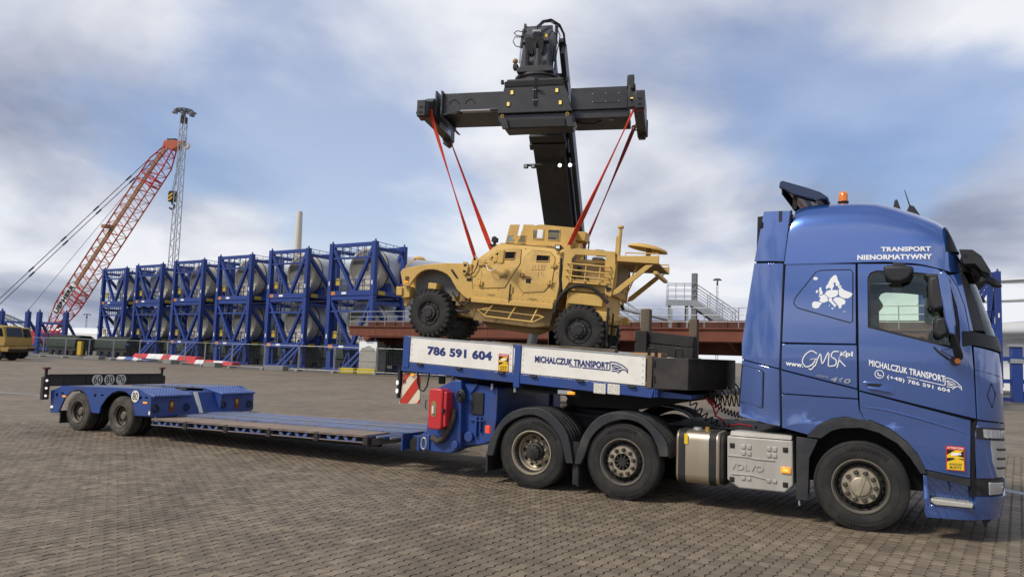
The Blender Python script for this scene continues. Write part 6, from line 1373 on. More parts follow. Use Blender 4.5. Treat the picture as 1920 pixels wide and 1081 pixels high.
# ------------------------------------------------------------------ reach stacker with its spreader
PZ = 8.09
RS = thing('reach_stacker', 'black reach stacker with raised boom, its spreader lifting the tan armoured vehicle', 'reach stacker', (-8.04, 7.19, 0), (0, 0, R(16)))
def make_stacker():
    P = RS; k = 'stacker_black'
    def bx(name, a, b_, c, d, e, f, m=k, bev=.015, par=None):
        q = MB(); q.box(a, b_, c, d, PZ+e, PZ+f); return q.build(name, m, par or P, bevel=bev)
    # --- main beams
    for s0, s1 in ((-2.62, -.95), (.90, 2.40)):
        mb = bx('spreader_beam', s0, s1, .60, 1.80, .235, .83)
        if s0 < 0:
            for s in (-2.31, -1.85):
                q = MB(); q.tube([(s+.13*math.cos(t), .595, PZ+.52+.13*math.sin(t)) for t in [math.pi*i/12 for i in range(13)]], .014, 6); q.build('access_arc', k, mb)
            q = MB(); q.cyl((-2.1, .50, PZ+.295), (-1.2, .50, PZ+.295), .022, 10); q.build('piston_rod', 'chrome', mb)
            q = MB(); q.cyl((-1.25, .50, PZ+.295), (.80, .45, PZ+.285), .05, 12); q.build('telescope_cylinder', k, mb); q = MB(); q.box(-2.20, -2.10, .45, .60, PZ+.25, PZ+.34); q.build('rod_bracket', k, mb, bevel=.01)
            q = MB(); q.bar((-2.58, .52, PZ+.20), (-2.2, .50, PZ+.28), .03, .03); q.build('stay', k, mb)
        else:
            for s in (1.48, 1.82, 2.16):
                for z in (.65, .43):
                    q = MB(); q.cyl((s, .60, PZ+z), (s, .588, PZ+z), .014, 8); q.build('bolt', 'galv', mb)
            q = MB(); q.box(1.46, 2.2, .594, .60, PZ+.40, PZ+.42); q.build('plate_edge', 'frame_black', mb)
            q = MB(); q.box(.95, 2.42, .66, 1.74, PZ+.02, PZ+.235); q.build('inner_beam', k, mb, bevel=.01)
            q = MB(); q.tube([(1.0, .9, PZ+.02), (1.2, .9, PZ-.04), (1.5, .9, PZ-.05), (1.7, .9, PZ+.02)], .02, 6); q.build('hose', 'hose', mb)
            q = MB(); q.box(1.9, 2.05, .7, .9, PZ-.05, PZ+.03); q.build('hose_clamp', k, mb)
    q = MB(); q.prism([(-2.62, PZ+.23), (-2.40, PZ-.02), (-2.50, PZ+.0), (-2.66, PZ+.20)], 'y', .7, 1.7); q.build('beam_gusset', k, P, bevel=.008)
    for s in (-2.82, -2.66):
        q = MB(); q.box(s, s+.05, .50, 1.9, PZ+.15, PZ+.88); f = q.build('beam_flange', k, P, bevel=.006)
        for z in (.24, .31, .38, .66, .73, .80):
            q = MB(); q.cyl((s+.025, .50, PZ+z), (s+.025, .488, PZ+z), .012, 6); q.build('bolt', 'galv', f)
    # --- end beams with twist-lock corners
    for e, sg in ((-2.95, -1), (2.70, 1)):
        q = MB(); q.prism([(-.08, PZ+.03), (-.08, PZ+.40), (.3, PZ+.52), (.5, PZ+.67), (1.9, PZ+.67), (2.1, PZ+.5), (2.45, PZ+.40), (2.45, PZ-.02), (1.8, PZ+.02), (.5, PZ+.02)], 'x', e-.13, e+.13); eb = q.build('end_beam', k, P, bevel=.015)
        for v in (0, 2.30):
            q = MB(); q.box(e-.16 if sg < 0 else e-.08, e+.08 if sg < 0 else e+.16, v-.13, v+.13, PZ-.02, PZ+.42); cn = q.build('corner_housing', k, eb, bevel=.02)
            q = MB(); q.lathe([(.075, -.02), (.075, -.06), (.05, -.10), (0, -.115)], (e+.04*sg, v, PZ), 'z', 14); q.build('twist_lock', 'rust_light' if v < 1 else 'frame_black', cn)
            for z in (.22, .08):
                q = MB(); q.prism(rrect(e+.04*sg-.05, e+.04*sg+.05, PZ+z-.03, PZ+z+.03, .02, 3), 'y', v-.134, v-.128); q.build('housing_slot', 'seam_black', cn)
        q = MB(); q.lathe([(0, -.03), (.05, -.03), (.05, .03), (0, .03)], (e-.20*sg*-1 if sg < 0 else e-.20, .10, PZ+.14), 'y', 14); q.build('sling_lug', k, eb)
    # guide arm standing at the right-hand end, hanging guide at the far corner
    q = MB(); q.box(2.40, 2.58, .05, .25, PZ+.60, PZ+.92); q.box(2.44, 2.62, .0, .20, PZ+.05, PZ+.62); g = q.build('guide_arm', k, P, bevel=.02)
    q = MB(); q.cyl((2.56, -.02, PZ+.50), (2.56, -.02, PZ+.64), .06, 10); q.box(2.48, 2.60, -.05, .0, PZ+.24, PZ+.30); q.build('arm_motor', 'frame_black', g, bevel=.01); q = MB(); q.box(2.50, 2.58, -.055, -.05, PZ+.25, PZ+.285); q.build('arm_label', 'label_amber', g)
    q = MB(); q.box(2.60, 2.80, 2.18, 2.40, PZ-.10, PZ+.78); q.build('far_corner_post', k, P, bevel=.02)
    q = MB(); q.tube([(2.60, 2.2, PZ+.12), (2.50, 2.2, PZ+.14), (2.47, 2.2, PZ+.22), (2.52, 2.2, PZ+.30), (2.56, 2.2, PZ+.22)], .022, 6); q.build('shackle', k, P)
    q = MB(); q.prism([(-3.05, PZ+.0), (-2.85, PZ+.10), (-2.85, PZ-.12), (-2.95, PZ-.20), (-3.10, PZ-.10)], 'y', 2.16, 2.42); q.build('far_corner_post', k, P, bevel=.015)
    q = MB(); q.box(-2.80, -2.77, .9, 1.9, PZ+.02, PZ+.30); q.build('end_shield', 'letter_grey', P)
    # --- centre housing
    q = MB(); q.prism([(-.78, PZ+1.04), (.67, PZ+1.04), (.75, PZ+.83), (1.0, PZ+.12), (-1.03, PZ+.12), (-.85, PZ+.83)], 'y', .32, 2.05); c = q.build('centre_housing', k, P, bevel=.02)
    q = MB(); q.box(-.84, .74, .295, .33, PZ+.84, PZ+.97); q.build('housing_recess', 'seam_black', c)
    q = MB(); q.prism([(-1.01, PZ+.11), (1.0, PZ+.11), (1.06, PZ-.10), (.98, PZ-.27), (-.81, PZ-.30), (-1.0, PZ-.05)], 'y', .40, .95); c2 = q.build('centre_frame', k, P, bevel=.02)
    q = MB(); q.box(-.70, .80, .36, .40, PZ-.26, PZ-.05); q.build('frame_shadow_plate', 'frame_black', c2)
    for s in (-.88, .86):
        q = MB(); q.lathe([(0, -.03), (.045, -.03), (.06, -.01), (.06, .05)], (s, .36, PZ+.05), 'y', 18); q.build('pin', 'brass', c2)
        q = MB(); q.lathe([(0, -.036), (.025, -.036), (.025, -.02)], (s, .36, PZ+.05), 'y', 12); q.build('pin_core', 'frame_black', c2)
        q = MB(); q.prism([(s-.06, PZ+.0), (s+.12, PZ+.0), (s+.20, PZ-.30), (s+.02, PZ-.30)], 'y', .30, .40); q.build('side_bracket', k, c2, bevel=.01)
    for s, z in ((-.63, .67), (.57, .68), (-.72, .36), (.67, .35)):
        q = MB(); q.box(s-.05, s+.05, .305, .318, PZ+z-.065, PZ+z+.065); lb = q.build('flood_lamp', 'frame_black', c, bevel=.006); q = MB(); q.box(s-.035, s+.035, .295, .306, PZ+z-.05, PZ+z+.05); q.build('lamp_face', 'label_amber', lb)
    q = MB(); q.tube([(-.02, .30, PZ+1.06), (-.03, .29, PZ+.85), (-.03, .29, PZ+.30)], .014, 6); q.tube([(.03, .30, PZ+1.06), (.02, .29, PZ+.8), (.02, .29, PZ+.30)], .014, 6); q.tube([(.02, .29, PZ+.74), (.12, .27, PZ+.68), (.22, .28, PZ+.66)], .016, 6); q.build('hose_run', 'hose', c)
    for z in (.72, .44):
        q = MB(); q.box(-.06, .06, .285, .31, PZ+z-.012, PZ+z+.012); q.build('hose_clamp', 'galv', c)
    for s in (-.55, -.25, .25, .5):
        q = MB(); q.box(s-.008, s+.008, .40, .46, PZ+.22, PZ+.34); q.build('cylinder_clamp', 'galv', c)
    q = MB(); q.bar((-.80, .45, PZ+1.055), (.70, .45, PZ+1.055), .03, .03); q.build('top_rail', k, c)
    for s in (-.86, .74):
        q = MB(); q.tube([(s, .5, PZ+1.0), (s-.06*(1 if s < 0 else -1), .5, PZ+.98)], .012, 6); q.box(s-.12 if s < 0 else s+.04, s-.05 if s < 0 else s+.10, .46, .54, PZ+.98, PZ+1.09); q.build('position_lamp', 'frame_black', c, bevel=.01)
    # --- slewing ring, motors
    q = MB(); q.lathe([(.0, 1.05), (.68, 1.05), (.70, 1.10), (.66, 1.16), (.60, 1.16), (.60, 1.30), (.66, 1.32), (.66, 1.38), (0, 1.38)], (-.12, 1.35, PZ), 'z', 40); sl = q.build('slewing_ring', k, P)
    for i in range(28):
        t = 2*math.pi*i/28; q = MB(); q.cyl((-.12+.64*math.cos(t), 1.35+.64*math.sin(t), PZ+1.16), (-.12+.64*math.cos(t), 1.35+.64*math.sin(t), PZ+1.185), .016, 6); q.build('ring_bolt', 'galv', sl)
    q = MB(); q.prism([(-.62, PZ+1.38), (.38, PZ+1.38), (.38, PZ+1.50), (.20, PZ+1.56), (-.48, PZ+1.56), (-.62, PZ+1.50)], 'y', .72, 1.9); q.build('rotator_plate', k, P, bevel=.02)
    for s in (-.40, -.06):
        q = MB(); q.lathe([(.13, 1.5), (.13, 1.72), (.10, 1.74), (.10, 1.88), (.075, 1.90), (.075, 2.05), (0, 2.06)], (s, .86, PZ), 'z', 18); q.build('slew_motor', k, P)
        q = MB(); q.cyl((s, .86, PZ+1.30), (s, .86, PZ+1.5), .09, 14); q.build('slew_gear', 'frame_black', P)
    # --- boom head
    hd = [(.95, PZ+1.56), (2.2, PZ+1.56), (2.5, PZ+2.2), (2.3, PZ+3.05), (1.65, PZ+3.05), (1.45, PZ+2.7)]
    q = MB(); q.prism(hd, 'x', -.60, .16); h = q.build('boom_head', 'stacker_grey', P, bevel=.03)
    for s in (-.37, -.08):
        q = MB(); q.prism(rrect(s-.11, s+.11, PZ+2.02, PZ+2.52, .09, 4), 'y', 1.08, 1.30); q.build('head_opening', 'seam_black', h)
    q = MB(); q.box(.02, .09, 1.36, 1.40, PZ+2.58, PZ+2.70); q.build('warning_label', 'sticker_yellow', h)
    q = MB(); q.prism([(1.5, PZ+2.6), (1.7, PZ+3.2), (1.85, PZ+3.2), (2.0, PZ+2.7)], 'x', -.66, -.60); q.build('head_ear', k, P, bevel=.01)
    q = MB(); q.cyl((-.72, 1.5, PZ+1.95), (-.68, 1.5, PZ+2.5), .022, 10); q.build('damper_rod', 'chrome', P); q = MB(); q.cyl((-.68, 1.5, PZ+2.40), (-.62, 1.55, PZ+2.95), .05, 12); q.build('damper_cylinder', k, P)
    q = MB(); q.cyl((.24, 1.5, PZ+1.5), (.27, 1.5, PZ+2.0), .022, 10); q.build('damper_rod', 'chrome', P); q = MB(); q.cyl((.27, 1.5, PZ+1.95), (.32, 1.5, PZ+3.0), .05, 12); q.build('damper_cylinder', k, P)
    q = MB(); q.box(-.86, -.72, 1.3, 1.5, PZ+1.72, PZ+1.86); q.build('head_bracket', k, P, bevel=.02); q = MB(); q.ball((-.80, 1.34, PZ+1.95), .08, 12); q.build('beacon', 'cardboard', P)
    for i, (dx, rr) in enumerate(((0, .03), (.05, .022), (-.04, .018))):
        q = MB(); q.tube([(-.25+dx, 1.40, PZ+2.75), (-.22+dx, 1.42, PZ+2.95), (-.08+dx, 1.5, PZ+3.14-.02*i), (.14+dx*.5, 1.6, PZ+3.22-.03*i), (.36, 1.75, PZ+3.12-.03*i), (.46+dx*.3, 1.9, PZ+2.92), (.50, 2.0, PZ+2.6)], rr, 8); q.build('hydraulic_hose', 'hose', P)
    for i in range(5):
        q = MB(); q.tube([(-.30+.04*i, 1.36, PZ+2.80), (-.28+.035*i, 1.20, PZ+2.6), (-.25+.02*i, .98, PZ+2.2), (-.38+.07*i, .88, PZ+1.92)], .014, 6); q.build('hydraulic_hose', 'hose', P)
    q = MB(); q.box(-.34, -.10, 1.34, 1.44, PZ+2.74, PZ+2.84); q.build('hose_manifold', 'galv', P, bevel=.01)
    q = MB(); q.tube([(-.60, 1.5, PZ+2.72), (-.80, 1.4, PZ+2.72), (-.88, 1.4, PZ+2.80), (-.80, 1.45, PZ+2.88), (-.62, 1.5, PZ+2.86)], .013, 6); q.tube([(-.60, 1.5, PZ+2.70), (-.85, 1.4, PZ+2.68), (-.90, 1.4, PZ+2.55), (-.82, 1.4, PZ+2.42), (-.72, 1.45, PZ+2.40)], .013, 6); q.build('hydraulic_hose', 'hose', P)
    q = MB(); q.tube([(.10, 1.45, PZ+2.70), (.2, 1.42, PZ+2.80), (.32, 1.45, PZ+2.72), (.36, 1.5, PZ+2.45)], .014, 6); q.tube([(.30, 1.45, PZ+2.95), (.42, 1.5, PZ+2.70), (.40, 1.5, PZ+2.50), (.34, 1.5, PZ+2.2), (.30, 1.5, PZ+1.7)], .014, 6); q.build('hydraulic_hose', 'hose', P)
    # --- boom: inner and outer section running back and down to the pivot
    A = Vector((-.22, 1.6, PZ+2.75)); B = Vector((-.22, 12.2, PZ-5.9)); d = (B-A).normalized(); n = Vector((0, -d.z, d.y))
    def pt(t, s, hh): return A+d*t+Vector((s, 0, 0))+n*hh
    def sect(name, t0, t1, w, h0, h1, m=k, c=0, par=None):
        q = MB(); vs = [pt(t, c+s*w/2, hh) for t in (t0, t1) for s, hh in ((-1, h0), (1, h0), (1, h1), (-1, h1))]
        q.add(vs, [(0, 1, 2, 3), (7, 6, 5, 4), (0, 4, 5, 1), (1, 5, 6, 2), (2, 6, 7, 3), (3, 7, 4, 0)]); return q.build(name, m, par or P, bevel=.02)
    sect('boom_inner', -.1, 4.2, .76, -.45, .45)
    bo = sect('boom_outer', 3.0, 13.6, .98, -.56, .56)
    sect('boom_collar', 2.9, 3.15, 1.10, -.64, .64); sect('boom_collar', 3.2, 3.40, 1.14, -.66, .60)
    sect('boom_side_channel', .4, 9.0, .14, -.30, .25, c=.68); sect('boom_hose_track', .3, 8.0, .16, .2, .42, c=.60)
    for t in (1.2, 2.2, 4.0): sect('channel_bracket', t, t+.12, .3, -.1, .05, c=.52)
    for t, s in ((6.6, .757), (7.2, .757), (5.6, .757)):
        q = MB(); p_ = pt(t, s, 0); q.cyl(p_-Vector((.02, 0, 0)), p_+Vector((.012, 0, 0)), .035, 10); q.build('channel_hole', 'letter_white', P)
    # work lights under the boom
    br = sect('lamp_bar', 3.88, 3.96, 1.60, -.74, -.68)
    for s, lit in ((-.74, 0), (-.50, 0), (.34, 1), (.66, 1)):
        p_ = pt(3.9, s, -.80); q = MB(); q.box(-.07, .07, -.06, .06, -.06, .06, Matrix.Translation(p_)); lm = q.build('work_light', 'frame_black', P, bevel=.02)
        q = MB(); q.lathe([(0, -.075), (.05, -.07), (.058, -.055)], p_, 'y', 16); q.build('light_lens', 'floodlight' if lit else 'lamp_clear', lm)
    # --- machine body behind the load
    q = MB(); q.prism([(3.6, .9), (3.4, 1.5), (4.0, 1.9), (11.9, 1.9), (12.9, 2.3), (13.6, 2.2), (13.6, .8)], 'x', -1.05, .65); q.build('chassis', k, P, bevel=.03)
    q = MB(); q.prism([(11.2, 1.9), (11.6, 3.2), (12.6, 3.2), (13.2, 2.2)], 'x', -.85, .45); q.build('boom_tower', k, P, bevel=.03)
    q = MB(); q.prism([(7.2, 1.95), (7.0, 2.9), (7.4, 3.4), (8.8, 3.4), (9.0, 1.95)], 'x', -.6, .2); cb = q.build('driver_cab', 'stacker_grey', P, bevel=.05)
    q = MB(); q.box(-.55, .15, 6.98, 7.05, 2.2, 3.1); q.build('cab_window', 'dark_glass', cb)
    for s in (-.75, .31):
        q = MB(); q.cyl((s, 4.4, 1.7), (s, 7.2, 4.6), .16, 14); q.build('lift_cylinder', k, P); q = MB(); q.cyl((s, 6.8, 4.2), (s, 8.2, 5.0-.3), .10, 12); q.build('lift_rod', 'chrome', P)
    for s0 in (-2.1, -1.35, .45, 1.2):
        e = lug_tyre(P, s0 if s0 < -.2 else s0, 5.4, .88, .88, .36, .68, -1); e.rotation_euler = (0, .2*s0, R(90) if s0 > -.2 else R(90)); e.location = (s0+.68, 5.4, .88)
    for s0 in (-1.75, .85):
        e = lug_tyre(P, s0, 11.4, .86, .86, .36, .6, -1); e.rotation_euler = (0, 0, R(90)); e.location = (s0+.6, 11.4, .86)
    q = MB(); q.cyl((-2.0, 5.4, .88), (1.7, 5.4, .88), .25, 14); q.cyl((-1.6, 11.4, .86), (1.4, 11.4, .86), .18, 14); q.build('axle', 'frame_black', P)
mat('stacker_grey', (.075, .078, .085), .42, .1, var=.12, dirt=(.11, .105, .10), damt=.35, dscale=1.2)
make_stacker()
# --- four lifting slings
def sling(label, spread_pt, veh_pt, m, tw):
    A = Matrix.LocRotScale(Vector((-8.04, 7.19, 0)), Matrix.Rotation(R(16), 3, 'Z'), None) @ Vector(spread_pt)
    Rv = Matrix.Rotation(R(10), 3, 'Z') @ Matrix.Rotation(R(5.23), 3, 'Y')
    B = Matrix.LocRotScale(Vector((-10.46, 6.40, 2.86)), Rv, None) @ Vector(veh_pt)
    top = A; n = 26; vs = []; d = (B-A).normalized(); a = d.cross(Vector((0, 1, 0))).normalized(); b2 = d.cross(a)
    for i in range(n+1):
        t = i/n; w = lerp(.048, .056, math.sin(t*math.pi))*(1+.25*math.sin(t*9+tw)); th = tw+t*1.6; c = A.lerp(B, t)-A+Vector((0, 0, -.03*math.sin(math.pi*t)))
        u = a*math.cos(th)+b2*math.sin(th); v = -a*math.sin(th)+b2*math.cos(th)
        for su, sv in ((-1, -1), (0, -1.3), (1, -1), (1, 1), (0, 1.3), (-1, 1)): vs.append(c+u*su*w+v*sv*.013)
    fs = [(i*6+k, i*6+(k+1) % 6, (i+1)*6+(k+1) % 6, (i+1)*6+k) for i in range(n) for k in range(6)]+[tuple(range(5, -1, -1)), tuple(n*6+k for k in range(6))]
    e = thing('lifting_sling', label, 'sling', A, group='red slings carrying the vehicle')
    q = MB(); q.add(vs, fs); q.build('webbing', m, e, sharp=60)
    q = MB(); c = B-A; q.tube([c+Vector((.05*math.cos(t), 0, .05*math.sin(t))) for t in [2*math.pi*i/16 for i in range(16)]], .018, 6, closed=True); q.build('shackle', 'galv', e)
    q = MB(); c = Vector((0, 0, .03)); q.tube([c+Vector((.05*math.cos(t), 0, .06*math.sin(t))) for t in [2*math.pi*i/16 for i in range(16)]], .022, 6, closed=True); q.build('loop', m, e)
sling('red sling from the near left spreader corner to the bonnet eye of the vehicle', (-2.80, .10, PZ+.12), (1.0, .25, 1.54), 'sling_red', .3)
sling('red sling from the far left spreader corner, right of the pair at the vehicle front', (-2.92, 2.26, PZ+.08), (1.0, VW-.25, 1.54), 'sling_red', 1.1)
sling('bright red sling from the near right spreader corner to the vehicle roof', (2.60, .08, PZ+.06), (3.37, .45, 2.05), 'sling_red', .8)
sling('dark red sling from the far right spreader corner to the vehicle roof', (2.47, 2.22, PZ+.18), (3.37, 1.85, 2.05), 'sling_dark', .2)
# ------------------------------------------------------------------ blade-root transport frames, blades in them
FA = R(-5); FW, FD, FH = 5.45, 4.0, 4.62
mat('yellow_mark', (.50, .34, .03), .6, var=.2)
mat('orange_mark', (.50, .20, .03), .6, var=.2)
def make_frame_proto():
    r = thing('blade_rack', 'proto', 'frame')
    k = 'cage_blue'
    def bar(name, p, q, w, h, m=k, par=None, bev=0): b = MB(); b.bar(p, q, w, h); return b.build(name, m, par or r, bevel=bev)
    for x in (.17, FW-.17):
        for y in (.17, FD-.17):
            b = MB(); b.box(x-.21, x+.21, y-.21, y+.21, 0, FH-.02); p = b.build('post', k, r, bevel=.02)
            b = MB(); b.cyl((x, y, FH-.02), (x, y, FH+.20), .10, 8, .05); b.build('stacking_cone', k, p)
            b = MB(); b.box(x-.05, x+.05, y-.222, y-.21, .9, 1.25); b.build('post_label', 'letter_white', p)
    for y in (.17, FD-.17):
        bar('top_beam', (.34, y, FH-.22), (FW-.34, y, FH-.22), .26, .30); bar('bottom_beam', (.34, y, .20), (FW-.34, y, .20), .32, .42); bar('walkway_beam', (.34, y, FH-1.36), (FW-.34, y, FH-1.36), .2, .16)
        bar('diagonal', (.34, y+.01, FH-.40), (FW*.53, y+.01, .36), .27, .27); bar('diagonal', (FW-.34, y+.01, FH-.40), (FW*.57, y+.01, .36), .27, .27)
    for x in (.17, FW-.17):
        bar('side_top_beam', (x, .34, FH-.62), (x, FD-.34, FH-.62), .2, .3); bar('side_bottom_beam', (x, .34, .20), (x, FD-.34, .20), .26, .34); bar('side_diagonal', (x, .3, FH-.75), (x, FD-.3, .40), .30, .30)
        b = MB(); b.tube([(x, .3, FH-.05), (x, FD-.3, FH-.15)], .03, 5); b.tube([(x, .3, FH-.35), (x, FD-.3, FH-.38)], .02, 5)
        for i in range(4): b.tube([(x, .5+i*.95, FH-.5), (x, .5+i*.95, FH-.08)], .022, 5)
        b.build('side_railing', 'cage_blue', r)
    # railings behind the top beam and on the lower walkway
    for z0, h in ((FH-1.28, 1.05), (.38, 1.05)):
        for y in (.28, 1.0):
            b = MB()
            for i in range(6): b.tube([(.5+i*.9, y, z0), (.5+i*.9, y, z0+h)], .032, 5)
            b.tube([(.4, y, z0+h), (FW-.4, y, z0+h)], .025, 5); b.tube([(.4, y, z0+h*.5), (FW-.4, y, z0+h*.5)], .02, 5); b.build('railing', 'cage_blue', r)
    b = MB(); b.box(.35, FW-.35, .3, 1.0, FH-1.30, FH-1.26); b.build('walkway', 'cage_rail', r)
    b = MB(); b.box(.35, FW-.35, .3, FD-.3, .30, .36); b.build('floor_grating', 'cage_blue', r)
    b = MB()
    for x in (1.05, 1.42): b.tube([(x, .42, .3), (x, .42, FH-.2)], .028, 5)
    for i in range(14): b.tube([(1.05, .42, .55+i*.28), (1.42, .42, .55+i*.28)], .018, 4)
    b.build('ladder', 'galv', r)
    b = MB(); b.box(.36, .90, .005, .03, .06, .36); b.build('corner_mark', 'orange_mark', r); b = MB(); b.box(FW-.01, FW+.02, .6, 1.4, .06, .40); b.build('corner_mark', 'yellow_mark', r)
    b = MB(); b.box(1.7, 2.25, .0, .028, .12, .30); b.build('frame_label', 'letter_white', r)
    b = MB(); b.prism(rrect(.52, 1.0, .9, 1.55, .1, 3), 'y', .36, .40); b.build('yellow_gate', 'yellow_mark', r)
    # saddle for the blade
    b = MB(); b.prism([(.9, .4), (FW-.3, .4), (FW-.5, 1.2), (FW-1.2, .75), (FW*.56, .62), (1.9, .75), (1.2, 1.2)], 'y', 2.2, 2.6); b.build('saddle', k, r)
    return r
def make_blade_proto():
    r = thing('turbine_blade', 'proto', 'blade'); b = MB(); st = [(0, 1.95, 1.95), (2.5, 1.95, 1.95), (5, 1.9, 1.95), (9, 1.7, 2.0), (14, 1.2, 2.1), (20, .8, 1.9), (28, .45, 1.5), (36, .2, .8)]
    vs = []; n = 32
    for y, rx, rz in st:
        for i in range(n): t = 2*math.pi*i/n; vs.append((rx*math.cos(t), y, rz*math.sin(t)))
    b.add(vs, [(i*n+j, i*n+(j+1) % n, (i+1)*n+(j+1) % n, (i+1)*n+j) for i in range(len(st)-1) for j in range(n)]+[tuple((len(st)-1)*n+j for j in range(n))]); b.build('shell', 'blade_white', r)
    b = MB(); b.lathe([(1.99, .9), (1.99, .0), (1.94, -.05), (1.7, -.06), (1.68, .02), (0, .02)], (0, 0, 0), 'y', 40); rc = b.build('root_cover', 'blade_cover', r)
    pts = arc(0, 0, 1.66, 20, 160, 18); b = MB(); b.prism(pts, 'y', -.012, .012); b.build('cover_flap', 'blade_cover_dark', rc)
    b = MB(); b.prism([(.2, .50), (.9, .55), (.95, -1.35), (.25, -1.62)], 'y', -.03, .012); b.build('cover_panel', 'cream_tower', rc)
    b = MB(); b.tube([(2.0*math.cos(t), .95, 2.0*math.sin(t)) for t in [2*math.pi*i/36 for i in range(36)]], .05, 6, closed=True); b.build('root_band', 'frame_black', rc)
    b = MB(); b.prism(rrect(.05, .45, -.15, .45, .15, 4), 'y', -.05, -.02); b.build('cover_patch', 'grey_liner', rc)
    b = MB(); b.tube([(-.9, -.05, -1.2), (-.7, -.06, -.9), (-.5, -.06, -1.1), (-.2, -.06, -.95), (.1, -.05, -1.2)], .03, 5); b.build('lashing_rope', 'frame_black', rc)
    return r
FP = make_frame_proto(); BP = make_blade_proto()
pos = [(-44.75-9.27*i, 40.5+1.85*i) for i in range(6)]
names = ['first', 'second', 'third', 'fourth', 'fifth', 'sixth']
ex, ey = Vector((math.cos(FA), math.sin(FA))), Vector((-math.sin(FA), math.cos(FA)))
for i, (x, y) in enumerate(pos):
    for lv in (0, 1):
        lvl = ('lower', 'upper')[lv]
        f = FP if i == 0 and lv == 0 else copy_tree(FP)
        f.location = (x, y, 1.85+FH*lv); f.rotation_euler = (0, 0, FA)
        tag(f, f'{lvl} blue steel blade frame, {names[i]} stack of the row counted from the armoured vehicle', 'frame', 'blue frames stacked two high')
        bl = BP if i == 0 and lv == 0 else copy_tree(BP)
        c = Vector((x, y))+ex*(FW*.56)+ey*1.35
        bl.location = (c.x, c.y, 1.85+FH*lv+2.35); bl.rotation_euler = (0, (i*1.3+lv*.7) % .5-.25, FA)
        bl.scale = (.97, 1, .97); tag(bl, f'pale covered blade root lying in the {lvl} frame of the {names[i]} stack from the vehicle', 'turbine blade', 'blades lying in the frames')
# support stands under each stack
def make_stand():
    r = thing('rack_trestle', 'proto', 'stand')
    for x in (.4, FW-.4):
        for y in (.3, FD-.3):
            b = MB(); b.prism([(x-.30, 0), (x+.30, 0), (x+.22, 1.80), (x-.22, 1.80)], 'y', y-.22, y+.22); b.build('leg', 'cage_blue', r, bevel=.02)
            b = MB(); b.bar((x-.28, y-.26, 2.6), (x-.28, y-.26, 1.7), .12, .2); b.build('clamp', 'cage_blue', r)
    b = MB(); b.box(-.2, FW+.2, .1, .5, .02, .25); b.box(-.2, FW+.2, FD-.5, FD-.1, .02, .25); b.build('ground_beam', 'cage_blue', r)
    for x0, x1 in ((FW-.2, FW-2.2), (FW+.35, FW-1.4)):
        b = MB(); b.bar((x0, -.25, 2.35), (x1, -1.2, .05), .16, .16); b.build('prop', 'cage_blue_light', r)
    for i in range(4):
        b = MB(); b.bar((1.0+i*.9, .3, .2), (1.4+i*.9+(.4 if i % 2 else -.5), .3, 1.8), .14, .14); b.build('strut', 'cage_blue', r)
        b = MB(); b.bar((1.0+i*.9, FD-.3, .2), (1.4+i*.9+(-.5 if i % 2 else .4), FD-.3, 1.8), .14, .14); b.build('strut', 'cage_blue', r)
    return r
SP = make_stand()
for i, (x, y) in enumerate(pos):
    s = SP if i == 0 else copy_tree(SP); s.location = (x, y, 0); s.rotation_euler = (0, 0, FA)
    tag(s, f'blue support stand with slanting props under the {names[i]} frame stack from the vehicle', 'stand', 'stands under the frame stacks')
# lower frames standing at far left
for i, (x, y, lb) in enumerate(((-98.6, 46.6, 'open blue frame of two tall posts in front of the red crane foot'), (-103.4, 44.6, 'blue frame left of the crane foot, second from the crane'), (-107.6, 43.0, 'blue frame at the left edge, farthest from the crane'))):
    r = thing('steel_rack', lb, 'frame', (x, y, 0), (0, 0, R(18)), 'low blue frames at the far left')
    for px in (0, 3.9):
        b = MB(); b.box(px-.25, px+.25, -.25, .25, 0, 5.3); b.cyl((px, 0, 5.3), (px, 0, 5.65), .16, 8, .06); b.build('post', 'cage_blue', r, bevel=.02)
        b = MB(); b.bar((px, .2, 4.2), (px, 3.5, .3), .25, .25); b.build('side_brace', 'cage_blue', r)
    for z in (3.9, 2.6, .6):
        b = MB(); b.bar((.25, 0, z), (3.65, 0, z), .2, .28 if z != 2.6 else .14); b.build('cross_beam', 'cage_blue', r)
    b = MB(); b.bar((.3, .02, 2.5), (3.5, .02, .2), .24, .24); b.build('diagonal', 'cage_blue', r)
    b = MB()
    for q in (1.1, 1.5): b.tube([(q, .3, .2), (q, .3, 4.8)], .03, 5)
    for q in range(12): b.tube([(1.1, .3, .5+q*.36), (1.5, .3, .5+q*.36)], .02, 4)
    b.build('ladder', 'galv', r)
